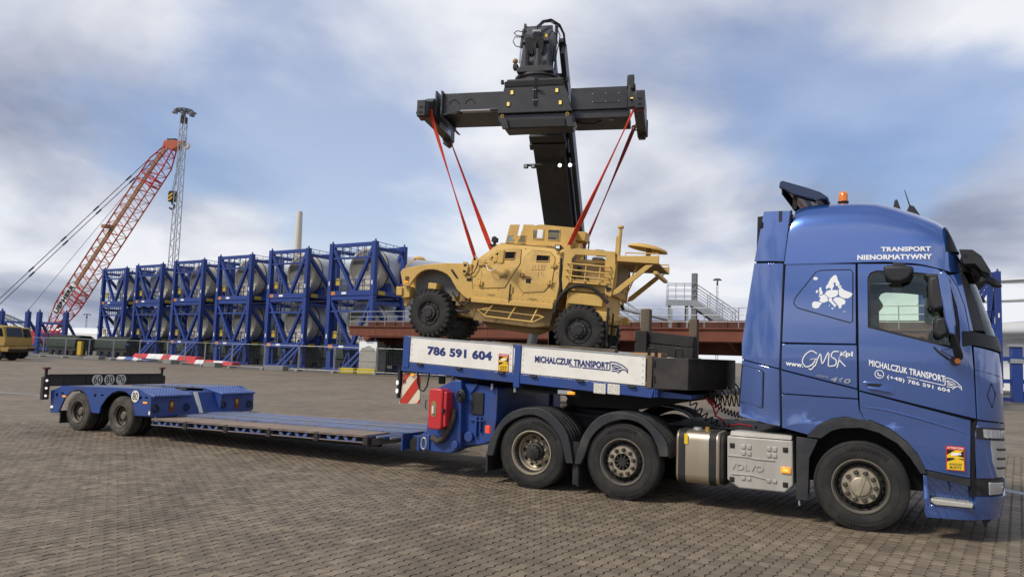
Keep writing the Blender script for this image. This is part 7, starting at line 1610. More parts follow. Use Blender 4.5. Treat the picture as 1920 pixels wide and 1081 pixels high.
# frames and blades at the right, beyond the cab
for i, (x, y, z0, lb) in enumerate(((4.05, 61.0, 5.2, 'dark blue frame holding white blades, upper one beyond the cab windscreen'), (4.05, 61.0, .6, 'dark blue frame holding white blades, lower one beyond the cab windscreen'))):
    f = copy_tree(FP); f.location = (x-2.7, y-.4, z0); f.rotation_euler = (0, 0, R(4)); tag(f, lb, 'frame', 'frames beyond the cab')
for i, (z, yo, ch, lb) in enumerate(((9.9, 72.0, .40, 'highest white turbine blade running right beyond the cab mirror'), (8.1, 72.6, .22, 'second white turbine blade below the highest, beyond the cab'), (5.3, 73.2, 1.25, 'broad lowest white turbine blade beyond the cab corner'))):
    r = thing('turbine_blade', lb, 'turbine blade', (3.0, yo, z), (0, R(-3), R(8)), 'blades beyond the cab'); b = MB(); n = 20; st = [(-2, .25), (2, .5), (8, .8), (16, 1), (30, 1.25), (46, 1.3)]; vs = []
    for q, k in st:
        for j in range(n): t = 2*math.pi*j/n; vs.append((q, 1.7*k*math.sin(t), ch*k*math.cos(t)*(1 if math.cos(t) > 0 else .75)))
    b.add(vs, [(a*n+j, a*n+(j+1) % n, (a+1)*n+(j+1) % n, (a+1)*n+j) for a in range(len(st)-1) for j in range(n)]+[tuple(range(n))]); b.build('shell', 'blade_white', r)
r = thing('low_trestle', 'blue trestle with diagonal brace and grey strap on the ground beyond the cab corner', 'trestle', (3.6, 42.6, 0), (0, 0, R(10)))
for px in (.2, 2.3, 4.4):
    b = MB(); b.box(px-.28, px+.28, -.25, .25, .1, 3.3); b.build('post', 'cage_blue', r, bevel=.03); b = MB(); b.box(px-.34, px+.34, -.3, .3, 2.35, 2.6); b.build('strap', 'galv', r, bevel=.01); b = MB(); b.box(px-.36, px+.36, -.32, .32, 3.3, 3.45); b.build('cap', 'galv', r, bevel=.01)
for z in (.25, 1.3, 2.6): b = MB(); b.bar((-.8, 0, z), (6.5, 0, z), .22, .24); b.build('beam', 'cage_blue', r)
for a, c in (((.4, 0, 2.5), (-1.0, 0, 1.4)), ((.4, 0, .3), (-1.0, 0, 1.5)), ((2.5, 0, .3), (4.2, 0, 2.5))): b = MB(); b.bar(a, c, .2, .24); b.build('diagonal', 'cage_blue', r)
b = MB()
for q in (-.4, 0): b.tube([(q, -.35, .2), (q, -.35, 3.0)], .03, 5)
for q in range(9): b.tube([(-.4, -.35, .4+q*.3), (0, -.35, .4+q*.3)], .02, 4)
b.build('ladder', 'galv', r)
# ------------------------------------------------------------------ rusty pontoon on concrete blocks
RA = math.atan2(32.5-37.2, -7.7+39.3); RL = 42.0
PB = thing('steel_pontoon', 'long rusty brown steel pontoon deck raised on concrete blocks behind the vehicle', 'pontoon', (-39.3, 37.2, 0), (0, 0, RA))
def make_pontoon():
    P = PB
    b = MB(); b.prism([(0, 3.72), (RL, 3.72), (RL, 2.95), (1.9, 2.85), (.1, 3.05)], 'y', .0, .35); b.build('edge_girder', 'rust_light', P, bevel=.02)
    b = MB(); b.box(-.05, RL, -.12, .02, 3.66, 3.74); b.box(-.05, RL, -.06, .02, 2.98, 3.06); b.build('girder_flange', 'rust_light', P)
    b = MB(); b.prism([(1.9, 2.95), (2.3, 2.95), (2.5, 2.80), (2.0, 2.55), (1.7, 2.80)], 'y', -.05, .4); b.build('bearing_bracket', 'rust_light', P, bevel=.01)
    b = MB(); b.box(1.0, RL, 1.1, 1.3, 3.74, 4.22); b.build('upper_strake', 'rust_steel', P, bevel=.02)
    for i in range(20):
        x = 2.0+i*2.05; b = MB(); b.box(x-.05, x+.05, 1.04, 1.12, 3.74, 4.22); b.build('strake_rib', 'rust_steel', P)
    for i in range(11):
        x = 3+i*3.7; b = MB(); b.box(x-.06, x+.06, -.02, .02, 3.06, 3.66); b.build('girder_rib', 'rust_light', P)
    b = MB(); b.box(.2, RL, .3, 9.0, 3.45, 3.70); b.build('deck', 'rust_steel', P)
    for y in (2.5, 5.0, 7.5, 8.8):
        b = MB(); b.box(.4, RL-.2, y, y+.3, 2.3, 3.45); b.build('inner_girder', 'rust_steel', P)
    for i in range(10):
        x = 2.4+i*4.1; b = MB(); b.prism([(.4, 3.4), (.4, 2.95), (1.6, 2.35), (8.6, 2.35), (8.6, 3.4)], 'x', x-.12, x+.12); b.build('cross_frame', 'rust_steel', P)
    for i in range(22):
        x = .1+i*1.98; b = MB(); b.tube([(x, -.02, 3.72), (x, -.02, 4.86)], .028, 6); b.build('rail_post', 'galv', P)
    for z in (4.86, 4.45, 4.08):
        b = MB(); b.tube([(.1, -.02, z), (RL, -.02, z)], .025, 6); b.build('rail', 'galv', P)
    b = MB(); b.box(7.2, 9.2, .2, .8, 4.55, 4.62); b.build('rail_plate', 'letter_white', P)
make_pontoon()
def block_pillar(lb, s, w=1.55):
    c = Matrix.Rotation(RA, 2) @ Vector((s, .9)); r = thing('block_pillar', lb, 'pillar', (-39.3+c.x, 37.2+c.y, 0), (0, 0, RA+R(18)), 'concrete pillars under the pontoon')
    z = 0
    for h in (.92, .85, .80):
        b = MB(); b.box(-w/2, w/2, -w/2, w/2, z, z+h-.015); b.build('concrete_block', 'concrete', r, bevel=.03); z += h
    b = MB(); b.add([(-w/2-.012, -w/2-.012, 2.50), (w/2+.012, -w/2-.012, 2.52), (w/2+.012, -w/2-.012, 1.62), (w*.35, -w/2-.02, 2.0), (.1, -w/2-.03, 2.18), (-w*.3, -w/2-.02, 2.0), (-w/2-.012, -w/2-.012, 1.68)], [(0, 6, 5, 4, 3, 2, 1)]); b.build('tarp_flap', 'letter_white', r, fix=False)
for s, lb in ((1.9, 'pale concrete block pillar with white tarp flap at the left end of the pontoon'), (14, 'concrete block pillar under the pontoon behind the hanging vehicle'), (26, 'concrete block pillar under the pontoon behind the timber posts'), (37, 'concrete block pillar under the pontoon hidden mostly by the blue cab')): block_pillar(lb, s)
for i, (x, y, w, lb) in enumerate(((-38.2, 36.0, 1.3, 'yellow concrete fence foot, left of the pair before the pillar'), (-36.6, 36.4, 1.5, 'yellow concrete fence foot, right of the pair before the pillar'))):
    b = MB(); b.box(-w/2, w/2, -.3, .3, 0, .42); o = b.build('yellow_block', 'yellow_block', None, bevel=.04); o.location = (x, y, 0); o.rotation_euler = (0, 0, R(12)); tag(o, lb, 'block')
# stairs on the pontoon
def stairs(lb, x, y, rz, post=True, group='grey stairs on the pontoon'):
    r = thing('access_stair', lb, 'stair', (x, y, 3.70), (0, 0, rz), group)
    b = MB(); b.box(-.1, 1.4, 0, 1.2, 1.48, 1.58); b.build('landing', 'grey_paint', r); b = MB(); b.box(-.1, 1.4, -.03, .0, 1.36, 1.70); b.box(-.13, -.1, 0, 1.2, 1.36, 1.70); b.build('landing_skirt', 'grey_paint', r)
    for px in (.05, 1.05):
        for py in (.1, 1.1): b = MB(); b.box(px-.06, px+.06, py-.06, py+.06, 0, 1.48); b.build('leg', 'grey_paint', r)
    for py in (0, 1.2):
        b = MB(); b.prism([(1.3, 1.70), (1.55, 1.70), (3.95, .10), (3.95, .0), (3.35, .0), (1.3, 1.36)], 'y', py-.04, py+.04); b.build('stringer', 'grey_paint', r)
        b = MB(); b.tube([(-.08, py, 1.6), (-.08, py, 2.66), (1.5, py, 2.68), (3.85, py, 1.12), (3.95, py, .98), (3.95, py, .05)], .03, 6); b.build('handrail', 'galv', r)
        for dz in (.35, .70):
            b = MB(); b.tube([(-.08, py, 1.6+dz), (1.5, py, 1.62+dz), (3.93, py, .02+dz)], .02, 5); b.build('midrail', 'galv', r)
        for q in range(4): b = MB(); x_ = 1.6+q*.72; z_ = 1.62-q*.48; b.tube([(x_, py, z_), (x_+.02, py, z_+1.02)], .02, 5); b.build('baluster', 'galv', r)
    for q in (.45, .95): b = MB(); b.tube([(-.08+q, 0, 1.6), (-.08+q, 0, 2.66)], .02, 5); b.build('baluster', 'galv', r)
    for q in range(8): b = MB(); b.box(1.5+q*.29, 1.78+q*.29, .04, 1.16, 1.30-q*.185, 1.33-q*.185); b.build('tread', 'grey_paint', r)
    return r
SA = R(20)
stairs('grey steel stair with landing and handrails on the rusty pontoon, left of the cab', -12.05, 33.45, SA)
stairs('pale steel stair on the pontoon partly hidden behind the armoured vehicle rear', -18.2, 34.6, SA)
b = MB(); b.box(-.15, .15, -.15, .15, 0, 3.3); o = b.build('steel_column', 'column_grey', None, bevel=.02); o.location = (-10.75, 34.15, 3.7); tag(o, 'thick grey steel column beside the stair landing on the pontoon', 'column')
b = MB(); b.tube([(0, 0, 0), (3.4, 1.4, -.75)], .10, 8); o = b.build('steel_pipe', 'galv', None); o.location = (-16.2, 34.2, 5.1); tag(o, 'grey pipe sloping down behind the pontoon railing right of the vehicle', 'pipe')
# ------------------------------------------------------------------ site fence
def fence():
    pl = [(-96, 36.8), (-80.3, 36.9), (-69.6, 37.6), (-61.0, 37.2), (-53.1, 34.9), (-49, 34.2), (-45.4, 34.3), (-42.1, 34.7), (-38.9, 35.2), (-35.6, 36.2), (-32.2, 36.8), (-28.6, 37.2)]
    pts = []
    for (a, b_), (c, d) in zip(pl, pl[1:]):
        L_ = math.hypot(c-a, d-b_); n = max(1, round(L_/3.45))
        for i in range(n): pts.append((a+(c-a)*i/n, b_+(d-b_)*i/n))
    pts.append(pl[-1]); n = len(pts)-1
    ordn = lambda k: {1: 'first', 2: 'second', 3: 'third'}.get(k, f'{k}th')
    for i in range(n):
        (a, b_), (c, d) = pts[i], pts[i+1]; L_ = math.hypot(c-a, d-b_)
        r = thing('mesh_fence', f'wire mesh fence panel, {ordn(n-i)} counted leftwards from the gooseneck', 'fence', (a, b_, 0), (0, 0, math.atan2(d-b_, c-a)), 'site fence panels')
        for x in (.05, L_-.05): b = MB(); b.tube([(x, 0, .05), (x, 0, 2.02)], .028, 6); b.build('post', 'galv', r)
        for z in (2.0, .18): b = MB(); b.tube([(.05, 0, z), (L_-.05, 0, z)], .022, 6); b.build('rail', 'galv', r)
        b = MB()
        for k in range(1, 22): b.bar((k*L_/22, 0, .18), (k*L_/22, 0, 2.0), .0028, .0028)
        for k in range(1, 9): b.bar((.05, 0, .18+k*.2), (L_-.05, 0, .18+k*.2), .0028, .0028)
        tag(b.build('wire_mesh', 'galv', r), kind='stuff')
        if i % 2 == 0: b = MB(); b.box(L_*.5, L_*.5+.28, -.02, -.01, 1.55, 1.68); b.build('panel_tag', 'cage_blue_light', r)
        f = MB(); f.prism([(-.38, 0), (.38, 0), (.30, .13), (-.30, .13)], 'y', -.12, .12); o = f.build('fence_ballast', 'concrete_foot', None, bevel=.01); o.location = (a, b_, 0); o.rotation_euler = (0, 0, math.atan2(d-b_, c-a)+R(90)); tag(o, f'grey concrete foot at the left post of the {ordn(n-i)} fence panel from the gooseneck', 'fence foot', 'fence feet')
        if i in (7, 10, 12, 14):
            f = MB(); f.box(-.9, .9, -.35, .35, 0, .38); o = f.build('ballast_block', 'concrete_foot', None, bevel=.02); o.location = ((a+c)/2, (b_+d)/2-.5, 0); o.rotation_euler = (0, 0, math.atan2(d-b_, c-a)); tag(o, f'brown-grey ballast block at the foot of the {ordn(n-i)} fence panel from the gooseneck', 'block')
fence()
b = MB(); b.add([(-140, 33.0, .004), (-60, 34.2, .004), (-48, 32.6, .004), (-24, 34.6, .004), (30, 33, .004), (30, 95, .004), (-140, 95, .004)], [(0, 1, 2, 3, 4, 5, 6)]); o = b.build('gravel_yard', 'yard_gravel' if 'yard_gravel' in MATS else 'concrete_foot', None, fix=False); tag(o, kind='structure')
# striped blade-tip pile on the ground behind the fence
def striped(lb, x, y, z, L_, w, h, rz, cols):
    r = thing('striped_beam', lb, 'beam', (x, y, z), (0, 0, rz), 'red and white striped beams on the ground'); n = len(cols)
    for i, c in enumerate(cols):
        b = MB(); x0, x1 = i*L_/n, (i+1)*L_/n-.01; k0, k1 = 1-.3*abs(i/n-.4), 1-.3*abs((i+1)/n-.4)
        vs = []
        for xx, k in ((x0, k0), (x1, k1)): vs += [(xx, -w*k/2, 0), (xx, w*k/2, 0), (xx, w*k*.3, h*k), (xx, -w*k*.3, h*k)]
        b.add(vs, [(0, 1, 2, 3), (7, 6, 5, 4), (0, 4, 5, 1), (1, 5, 6, 2), (2, 6, 7, 3), (3, 7, 4, 0)]); b.build('stripe_section', c, r, bevel=.03)
Rr, Ww = 'stripe_red', 'stripe_white'
striped('red and white striped beam lying on the ground behind the fence, long upper one', -69.0, 39.9, .28, 11.5, 1.4, .5, R(-9), [Rr, Rr, Ww, Ww, Rr, Ww, Rr, Rr])
striped('red and white striped beam end lying right of the pile behind the fence', -58.6, 38.0, .05, 7.2, 1.3, .42, R(-9), [Rr, Ww, Rr, Ww, Rr])
striped('blue and white end of a striped beam at the left of the pile', -71.6, 39.9, .05, 6.0, 1.3, .3, R(-6), [Ww, 'cage_blue_light', Ww, 'cage_blue_light'])
# ------------------------------------------------------------------ crawler crane
def make_crane():
    r = thing('lattice_crane', 'tall red and orange lattice boom crane leaning right behind the frames', 'crane', (-111.6, 55.4, 0))
    B = Vector((0, 0, 2.2)); T = Vector((16.4, 6.15, 30.9)); d = (T-B).normalized(); L_ = (T-B).length; a = d.cross(Vector((0, 0, 1))).normalized(); u = a.cross(d)
    def wd(t): return interp(t, [(0, .5), (.16, 1.3), (.90, 1.3), (1.0, .55)])
    N = 44; ch = []
    for s1 in (-1, 1):
        for s2 in (-1, 1):
            for seg, m in (((0, .24), 'crane_red'), ((.24, .80), 'crane_orange'), ((.80, 1.0), 'crane_red')):
                pts = [B+d*L_*t+a*s1*wd(t)*.75+u*s2*wd(t) for t in [seg[0]+(seg[1]-seg[0])*i/8 for i in range(9)]]
                q = MB(); q.tube(pts, .10, 6); q.build('chord', m, r)
    for lo, hi, m in ((0, .24, 'crane_red'), (.24, .80, 'crane_orange'), (.80, 1.0, 'crane_red')):
        q = MB()
        for i in range(int(lo*N), int(hi*N)):
            t0, t1 = i/N, (i+1)/N; f = 1 if i % 2 else -1
            for s1 in (-1, 1): q.tube([B+d*L_*t0+a*s1*wd(t0)*.75+u*f*wd(t0), B+d*L_*t1+a*s1*wd(t1)*.75-u*f*wd(t1)], .05, 4)
            for s2 in (-1, 1): q.tube([B+d*L_*t0+a*f*wd(t0)*.75+u*s2*wd(t0), B+d*L_*t1-a*f*wd(t1)*.75+u*s2*wd(t1)], .05, 4)
        tag(q.build('lacing', m, r), kind='stuff')
    q = MB(); q.bar(B+d*L_*.22+u*.9, B+d*L_*.97+u*.9, .5, .12, tuple(a)); q.build('catwalk', 'crane_tan', r)
    for t in (.20, .24, .80, .83):
        q = MB()
        for s1 in (-1, 1): q.bar(B+d*L_*t+a*s1*wd(t)*.75-u*wd(t), B+d*L_*t+a*s1*wd(t)*.75+u*wd(t), .18, .18)
        q.bar(B+d*L_*t-a*wd(t)*.75-u*wd(t), B+d*L_*t+a*wd(t)*.75-u*wd(t), .18, .18); q.build('connector', 'crane_red', r)
    # head with sheaves
    q = MB(); q.prism([(-1.3, -.3), (-1.1, .6), (.2, .6), (2.2, .5), (1.2, -.4), (.2, -.9)], 'y', -.6, .6); q.xf(Matrix.Translation(T) @ Matrix.Rotation(R(20), 4, 'Z')); q.build('boom_head', 'crane_orange', r, bevel=.08)
    q = MB(); q.lathe([(.2, -.25), (.55, -.25), (.55, .25), (.2, .25)], (0, 0, 0), 'y', 20, closed=True); q.xf(Matrix.Translation(T+Vector((2.0, .7, -.1))) @ Matrix.Rotation(R(20), 4, 'Z')); q.build('sheave', 'cream_tower', r)
    q = MB(); q.box(-.9, .6, -.3, .3, .55, .95); q.xf(Matrix.Translation(T) @ Matrix.Rotation(R(20), 4, 'Z')); q.build('head_gear', 'frame_black', r, bevel=.1)
    H = Vector((16.6, 6.6, 23.2))
    for k in range(3): q = MB(); q.tube([T+Vector((1.2+.3*k, .4, -.6)), H+Vector((-.25+.25*k, 0, 1.0))], .035, 4); q.build('hoist_rope', 'cable', r)
    q = MB(); q.prism([(-.45, .9), (.45, .9), (.6, .3), (.5, -.7), (-.5, -.7), (-.6, .3)], 'y', -.4, .4); q.xf(Matrix.Translation(H)); hb = q.build('hook_block', 'frame_black', r, bevel=.1)
    for z in (-.45, .1):
        q = MB(); q.prism([(-.45, z-.15), (.45, z+.25), (.45, z+.45), (-.45, z+.05)], 'y', -.43, .43); q.xf(Matrix.Translation(H)); q.build('hazard_stripe', 'sticker_yellow', hb)
    q = MB(); q.tube([H+Vector((0, 0, -.7)), H+Vector((0, 0, -1.0)), H+Vector((.5, 0, -1.15)), H+Vector((.45, 0, -1.6)), H+Vector((0, 0, -1.8)), H+Vector((-.5, 0, -1.55))], .14, 8); q.build('hook', 'frame_black', hb)
    # pendant lines down to the mast at the left
    M0 = Vector((-6.3, -3.9, 7.4)); M1 = Vector((-6.3, -3.9, 6.5))
    for k, (p, o) in enumerate(((M0, u*1.0+a*.5), (M1, u*1.0-a*.5))):
        q = MB(); q.tube([T-d*1.2+o, p, p+(p-T).normalized()*9], .055, 5); pn = q.build('pendant_rope', 'cable', r)
        for t in (.2, .4, .6, .8): c = (T-d*1.2+o).lerp(p, t); q = MB(); q.tube([c-(p-T).normalized()*.5, c+(p-T).normalized()*.5], .12, 6); q.build('rope_joint', 'cable', pn)
    q = MB(); q.tube([B+Vector((-3.5, -1.6, 3.2)), T-d*1.0+u*.8-Vector((.3, 0, 0))], .035, 4); q.build('tag_line', 'cable', r)
    q = MB(); q.lathe([(.3, -.2), (.9, -.2), (.9, .2), (.3, .2)], (0, 0, 0), 'z', 14, closed=True); q.xf(Matrix.Translation(B+d*L_*.545+u*1.6)); q.build('roller', 'crane_tan', r)
    # name board along the boom foot
    o = B+d*L_*.135-a*1.05*1+u*.05
    nn = -a if (-a).dot(Vector((.4, -.9, 0))) > 0 else a
    o = B+d*L_*.11+nn*1.12+u*-.15
    q = MB(); q.add([o, o+d*5.2, o+d*5.2+u*.95, o+u*.95], [(0, 1, 2, 3)]); q.build('name_board', 'stripe_white', r, fix=False)
    lettering('LIEBHERR', o+d*.2+nn*.03+u*.12, d*4.8, u*.7, 'letter_black', r, .05, out=tuple(nn), thick=.02)
    # carrier
    q = MB(); q.prism([(-1.6, .6), (-1.8, 2.9), (-.6, 3.2), (1.8, 2.6), (2.2, .6)], 'y', -1.8, 1.8); q.build('superstructure', 'crane_red', r, bevel=.1)
    q = MB(); q.box(-4, 4, -2.8, -1.8, 0, 1.2); q.box(-4, 4, 1.8, 2.8, 0, 1.2); q.build('crawler_track', 'frame_black', r, bevel=.3)
    q = MB(); q.bar((-7.0, -4.2, 5.5), (-1.0, -.5, 2.8), .3, .3); q.bar((-7.0, -3.0, 5.5), (-1.0, .8, 2.8), .3, .3); q.bar((-1, -.5, 1.2), (-9.5, -5, 7.5), .25, .25); q.build('gantry', 'grey_paint', r)
make_crane()
# ------------------------------------------------------------------ light masts
def mast(lb, x, y, H, w, ring, group='lattice light masts'):
    r = thing('light_mast', lb, 'light mast', (x, y, 0), (0, 0, R(20)), group)
    for sx in (-1, 1):
        for sy in (-1, 1): q = MB(); q.tube([(sx*w, sy*w, 0), (sx*w*.62, sy*w*.62, H)], .075*w/.9+.02, 5); q.build('chord', 'galv', r)
    q = MB(); n = int(H/1.3/max(.8, w))
    for i in range(n):
        z0, z1 = H*i/n, H*(i+1)/n; k0, k1 = w*(1-.38*i/n), w*(1-.38*(i+1)/n); f = 1 if i % 2 else -1
        for s in (-1, 1): q.tube([(s*k0, f*k0, z0), (s*k1, -f*k1, z1)], .035*w/.9+.01, 4); q.tube([(f*k0, s*k0, z0), (-f*k1, s*k1, z1)], .035*w/.9+.01, 4)
    tag(q.build('lacing', 'galv', r), kind='stuff')
    q = MB(); q.box(-w*.7, w*.7, -w*.7, w*.7, H-.8, H); q.build('head_box', 'frame_black', r)
    q = MB(); q.tube([(ring*math.cos(t), ring*math.sin(t), H+.9) for t in [2*math.pi*i/32 for i in range(32)]], .09, 6, closed=True)
    for i in range(4): t = math.pi*i/4; q.tube([(ring*math.cos(t), ring*math.sin(t), H+.9), (-ring*math.cos(t), -ring*math.sin(t), H+.9)], .08, 5)
    q.tube([(0, 0, H), (0, 0, H+1)], .2, 6); rg = q.build('lamp_ring', 'grey_liner', r)
    for i in range(6):
        t = 2*math.pi*i/6+.2; q = MB(); q.box(-.3, .3, -.2, .2, -.15, .1, Matrix.Translation((ring*1.12*math.cos(t), ring*1.12*math.sin(t), H+.62)) @ Matrix.Rotation(t, 4, 'Z')); q.build('flood_lamp', 'grey_liner', rg)
mast('tall lattice light mast with a ring head right of the crane tip', -85.6, 55.8, 32.2, .5, 1.1)
mast('distant light mast with flat ring head right of the stair', -45.3, 191.5, 23.0, .30, .75)
mast('distant thin light mast between the crane foot and the first far frame', -291, 174, 11.5, .3, 1.1)
q = MB(); q.lathe([(1.9, 0), (1.5, 24), (1.0, 45.5), (.95, 47.2), (.7, 47.3), (0, 47.3)], (0, 0, 0), 'z', 24); o = q.build('tower_shaft', 'cream_tower', None); o.location = (-180, 174.3, 0); tag(o, 'cream tapering tower rising behind the blue frames', 'tower')
# ------------------------------------------------------------------ yellow army truck at the left edge
def army_truck(lb, x, y, rz, full=True):
    r = thing('army_truck', lb, 'truck', (x, y, 0), (0, 0, rz), 'yellow army trucks')
    m = 'army_yellow'
    q = MB(); q.prism([(-2.0, 1.15), (0, 1.15), (.08, 1.7), (0, 1.95), (-.22, 2.75), (-.4, 2.85), (-2.0, 2.9)], 'y', -1.2, 1.2); cb = q.build('cab', m, r, bevel=.06)
    for y_ in (-1.205, 1.195):
        for w_ in ([(-.95, 1.95), (-.15, 1.95), (-.32, 2.62), (-.95, 2.68)], [(-1.85, 1.95), (-1.1, 1.95), (-1.1, 2.68), (-1.85, 2.7)]): q = MB(); q.prism(w_, 'y', y_, y_+.01); q.build('side_window', 'dark_glass', cb)
        for z in (1.35, 1.55): q = MB(); q.box(-1.75, -1.2, y_, y_+.01, z-.05, z+.06); q.box(-1.05, -.8, y_, y_+.01, z-.05, z+.06); q.build('side_grille', 'frame_black', cb)
    q = MB(); q.add([(.04, -1.0, 1.98), (.04, 1.0, 1.98), (-.20, .9, 2.70), (-.20, -.9, 2.70)], [(0, 1, 2, 3)]); q.xf(Matrix.Translation((.03, 0, 0))); q.build('windscreen', 'dark_glass', cb, fix=False)
    q = MB(); q.box(-1.9, .35, -1.15, 1.15, .72, 1.12); q.build('bumper', m, r, bevel=.05)
    q = MB(); q.box(.3, .4, -1.2, 1.2, .75, .95); q.build('bumper_bar', 'frame_black', r)
    q = MB(); q.box(-8.0, -2.2, -1.2, 1.2, 1.2, 1.5); q.box(-8.0, -2.2, -1.2, -1.12, 1.5, 2.2); q.box(-8.0, -2.2, 1.12, 1.2, 1.5, 2.2); q.build('cargo_bed', m, r, bevel=.02)
    q = MB(); q.box(-8.2, .1, -.45, .45, .75, 1.1); q.build('chassis', 'frame_black', r)
    for xx in (-.75, -5.2, -6.6):
        for sd in (-1, 1): e = lug_tyre(r, xx, 1.15*sd, .58, .58, .28, .36, sd)
army_truck('yellow army truck at the left edge facing right, nearest of the two', -65.0, 25.75, R(28))
army_truck('yellow army truck at the left edge, mostly hidden behind the nearer one', -70.9, 29.7, R(28))
# ------------------------------------------------------------------ things far behind
def tarp_row(lb, x, y, L_, W_, H_, rz):
    r = thing('covered_load', lb, 'covered load', (x, y, 0), (0, 0, rz), 'dark green covered loads'); q = MB(); vs = []; n = 12; rr = random.Random(int(x*7))
    for i in range(n+1):
        for j in range(9): t = math.pi*j/8; vs.append((i*L_/n, -math.cos(t)*W_/2*(1+rr.uniform(-.03, .03)), 1.1+(H_-1.1)*math.sin(t)**.5*(1+rr.uniform(-.06, .04)) if 0 < j < 8 else 1.0))
    q.add(vs, [(i*9+j, i*9+j+1, (i+1)*9+j+1, (i+1)*9+j) for i in range(n) for j in range(8)]+[tuple(range(9))[::-1], tuple(n*9+j for j in range(9))]); q.build('tarpaulin', 'tarp_green', r, sharp=70)
    q = MB(); q.box(0, L_, -W_*.45, W_*.45, .6, 1.05); q.build('load_bed', 'frame_black', r)
    for i in range(4):
        for s in (-1, 1): q = MB(); q.lathe([(.0, -.15), (.45, -.15), (.45, .15), (0, .15)], (1+i*(L_-2)/3, s*W_*.4, .45), 'y', 16); q.build('wheel', 'rubber', r)
for i, (x, y, lb) in enumerate(((-63, 42.3, 'dark green covered load under the third frame stack'), (-54, 41.0, 'dark green covered load under the second frame stack'), (-46, 39.4, 'dark green covered load under the frame stack nearest the vehicle'), (-95, 42.5, 'dark green covered load left of the frame row, farthest left'), (-87.0, 43.6, 'dark green covered load before the farthest frame stack'), (-79, 45.2, 'dark green covered load under the fifth frame stack'), (-71, 43.8, 'dark green covered load under the fourth frame stack'))): tarp_row(lb, x, y+4.5, 7.2, 2.6, 2.45, R(-6))
def hall(lb, x, y, L_, W_, H_, rz):
    r = thing('white_hall', lb, 'hall', (x, y, 0), (0, 0, rz), 'white storage halls'); q = MB(); q.prism([(-W_/2, 0), (-W_/2, H_*.75), (-W_*.25, H_*.95), (0, H_), (W_*.25, H_*.95), (W_/2, H_*.75), (W_/2, 0)], 'x', 0, L_); q.build('shell', 'hall_white', r, bevel=.1)
    q = MB(); q.box(-.05, .02, -2, 2, 0, H_*.7); q.build('door', 'grey_paint', r)
hall('long low white hall behind the crane foot', -150, 84, 60, 18, 4.4, R(10)); hall('white hall beyond the cab at the right', 2, 84, 60, 18, 6.6, R(0))
def tree(lb, x, y, H, rr):
    r = thing('far_tree', lb, 'tree', (x, y, 0), group='far trees by the houses'); q = MB(); q.cyl((0, 0, 0), (0, 0, H*.6), .25, 6, .1); q.build('trunk', 'timber', r); q = MB()
    for i in range(160):
        t = rr.random(); an = rr.uniform(0, 6.28); w = H*.28*(1-t)**.7*rr.uniform(.3, 1); p = Vector((w*math.cos(an), w*math.sin(an), H*.2+t*H*.8)); s = H*.06
        n = Vector((rr.uniform(-1, 1), rr.uniform(-1, 1), rr.uniform(-.3, 1))).normalized(); a = n.orthogonal().normalized()*s; b_ = n.cross(a).normalized()*s; q.add([p-a-b_, p+a-b_, p+a+b_, p-a+b_], [(0, 1, 2, 3)])
    q.build('crown', 'tree_dark', r, fix=False)
tr_ = random.Random(5)
for i, (t, h) in enumerate(((-301, 9), (-297.5, 7), (-286.5, 8.5), (-278, 8), (-268, 7.5))): tree(('pointed dark tree at the left of the far houses', 'low dark tree just right of the leftmost far tree', 'dark tree directly right of the far houses', 'dark tree on the skyline, second right of the far houses', 'dark tree on the skyline, last towards the blue frames')[i], t, 170+(t+301)*.5, h, tr_)
for i, (x, y) in enumerate(((-297, 176), (-291.5, 178))):
    r = thing('far_house', ('left', 'right')[i]+' red-brown house on the skyline left of the thin light mast', 'house', (x, y, 0), (0, 0, R(30))); q = MB(); q.box(-3, 3, -2.5, 2.5, 0, 4.6); q.build('wall', 'house_red', r); q = MB(); q.prism([(-2.8, 4.6), (0, 6.4), (2.8, 4.6)], 'x', -3.2, 3.2); q.build('roof', 'timber_black', r)
b = MB(); b.box(-.32, .32, -.12, .12, .35, 1.75); o = b.build('notice_board', 'yellow_mark', None); o.location = (-74.4, 37.2, 0); tag(o, 'pale yellow notice board standing behind the fence left of the frames', 'notice board')
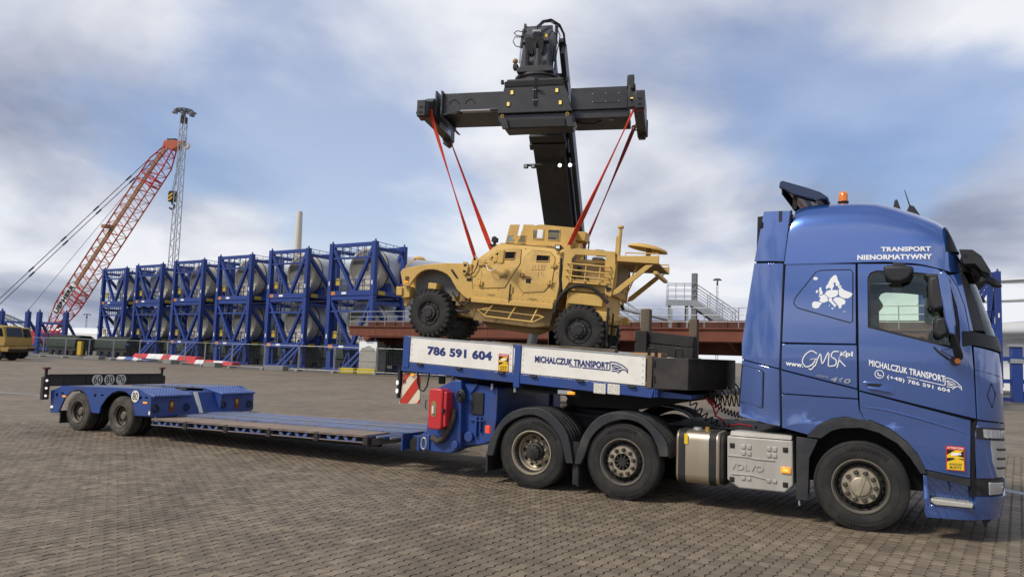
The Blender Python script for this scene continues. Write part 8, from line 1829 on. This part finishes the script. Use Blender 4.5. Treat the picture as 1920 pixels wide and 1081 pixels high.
# ------------------------------------------------------------------ the driver
def driver():
    r = thing('person', 'driver seated in the blue cab in dark clothes, looking ahead', 'person', (.02, 1.88, 1.5))
    def sk(pts, rad, edges):
        me = bpy.data.meshes.new('body'); me.from_pydata(pts, edges, []); o = bpy.data.objects.new('body', me); COL.objects.link(o); md = o.modifiers.new('skin', 'SKIN')
        for i, v in enumerate(me.skin_vertices[0].data): v.radius = rad[i] if isinstance(rad[i], tuple) else (rad[i], rad[i])
        me.skin_vertices[0].data[0].use_root = True; o.modifiers.new('sub', 'SUBSURF').levels = 2; o.modifiers['sub'].render_levels = 2
        dg = bpy.context.evaluated_depsgraph_get(); m2 = bpy.data.meshes.new_from_object(o.evaluated_get(dg)); bpy.data.objects.remove(o); finish(m2, 80); return m2
    P = [(0, 0, .47), (-.01, 0, .66), (.0, 0, .86), (.01, 0, 1.0), (.03, 0, 1.08), (.02, .19, .96), (.16, .24, .74), (.42, .18, .68), (.56, .12, .72), (.02, -.19, .96), (.16, -.24, .74), (.42, -.18, .68), (.56, -.12, .72), (.05, .10, .46), (.45, .12, .50), (.55, .12, .08), (.70, .12, .04), (.05, -.10, .46), (.45, -.12, .50), (.55, -.12, .08), (.70, -.12, .04)]
    Rd = [(.15, .13), (.16, .13), (.17, .12), (.11, .09), (.055, .055), .075, .055, .042, .035, .075, .055, .042, .035, .095, .075, .055, .045, .095, .075, .055, .045]
    E = [(0, 1), (1, 2), (2, 3), (3, 4), (2, 5), (5, 6), (6, 7), (7, 8), (2, 9), (9, 10), (10, 11), (11, 12), (0, 13), (13, 14), (14, 15), (15, 16), (0, 17), (17, 18), (18, 19), (19, 20)]
    bd = obj('body', sk(P, Rd, E), 'cloth_dark', r)
    q = MB(); n = 16
    prof = [(-.115, .045, .05, .0), (-.09, .07, .065, .005), (-.05, .085, .075, .0), (0, .092, .078, -.005), (.05, .09, .077, -.01), (.09, .07, .062, -.012), (.115, .03, .03, -.012)]
    vs = []
    for z, rx, ry, ox in prof:
        for i in range(n):
            t = 2*math.pi*i/n; x = ox+rx*math.cos(t); 
            if math.cos(t) > .9 and abs(z+.02) < .05: x += .022
            vs.append((x, ry*math.sin(t), z))
    k = len(prof); q.add([Vector(v)+Vector((.06, 0, 1.22)) for v in vs], [(i*n+j, i*n+(j+1) % n, (i+1)*n+(j+1) % n, (i+1)*n+j) for i in range(k-1) for j in range(n)]+[tuple(range(n))[::-1], tuple((k-1)*n+j for j in range(n))]); hd = q.build('head', 'skin', r, sharp=80)
    q = MB(); q.prism([(.145, 1.23), (.175, 1.20), (.145, 1.19)], 'y', -.014, .014); q.build('nose', 'skin', hd, bevel=.005)
    for s in (-1, 1):
        q = MB(); q.ball((.135, .033*s, 1.235), .012, 8); q.build('eye', 'letter_white', hd); q = MB(); q.ball((.05, .082*s, 1.215), .026, 8, (.7, .35, 1.2)); q.build('ear', 'skin', hd)
    q = MB(); q.bar((.138, -.025, 1.165), (.138, .025, 1.165), .008, .008); q.build('mouth', 'rust_light', hd)
    q = MB(); q.ball((.035, 0, 1.27), .098, 14, (1, .86, .85)); q.build('hair', 'hair_dark', hd)
    for s in (-1, 1):   # hands on the wheel: palm and five fingers
        q = MB(); c = Vector((.60, .12*s, .72)); q.ball(c, .042, 8, (1.1, .6, .9))
        for f in range(4): z = .745-f*.018; q.tube([(c.x+.02, c.y, z), (c.x+.07, c.y-.01*s, z+.005), (c.x+.095, c.y-.035*s, z-.005), (c.x+.085, c.y-.06*s, z-.008)], [.010, .009, .008, .007], 6)
        q.tube([(c.x, c.y-.02*s, .755), (c.x+.03, c.y-.05*s, .775), (c.x+.06, c.y-.06*s, .772)], [.011, .010, .008], 6); q.build('hand', 'skin', r, sharp=60)
driver()
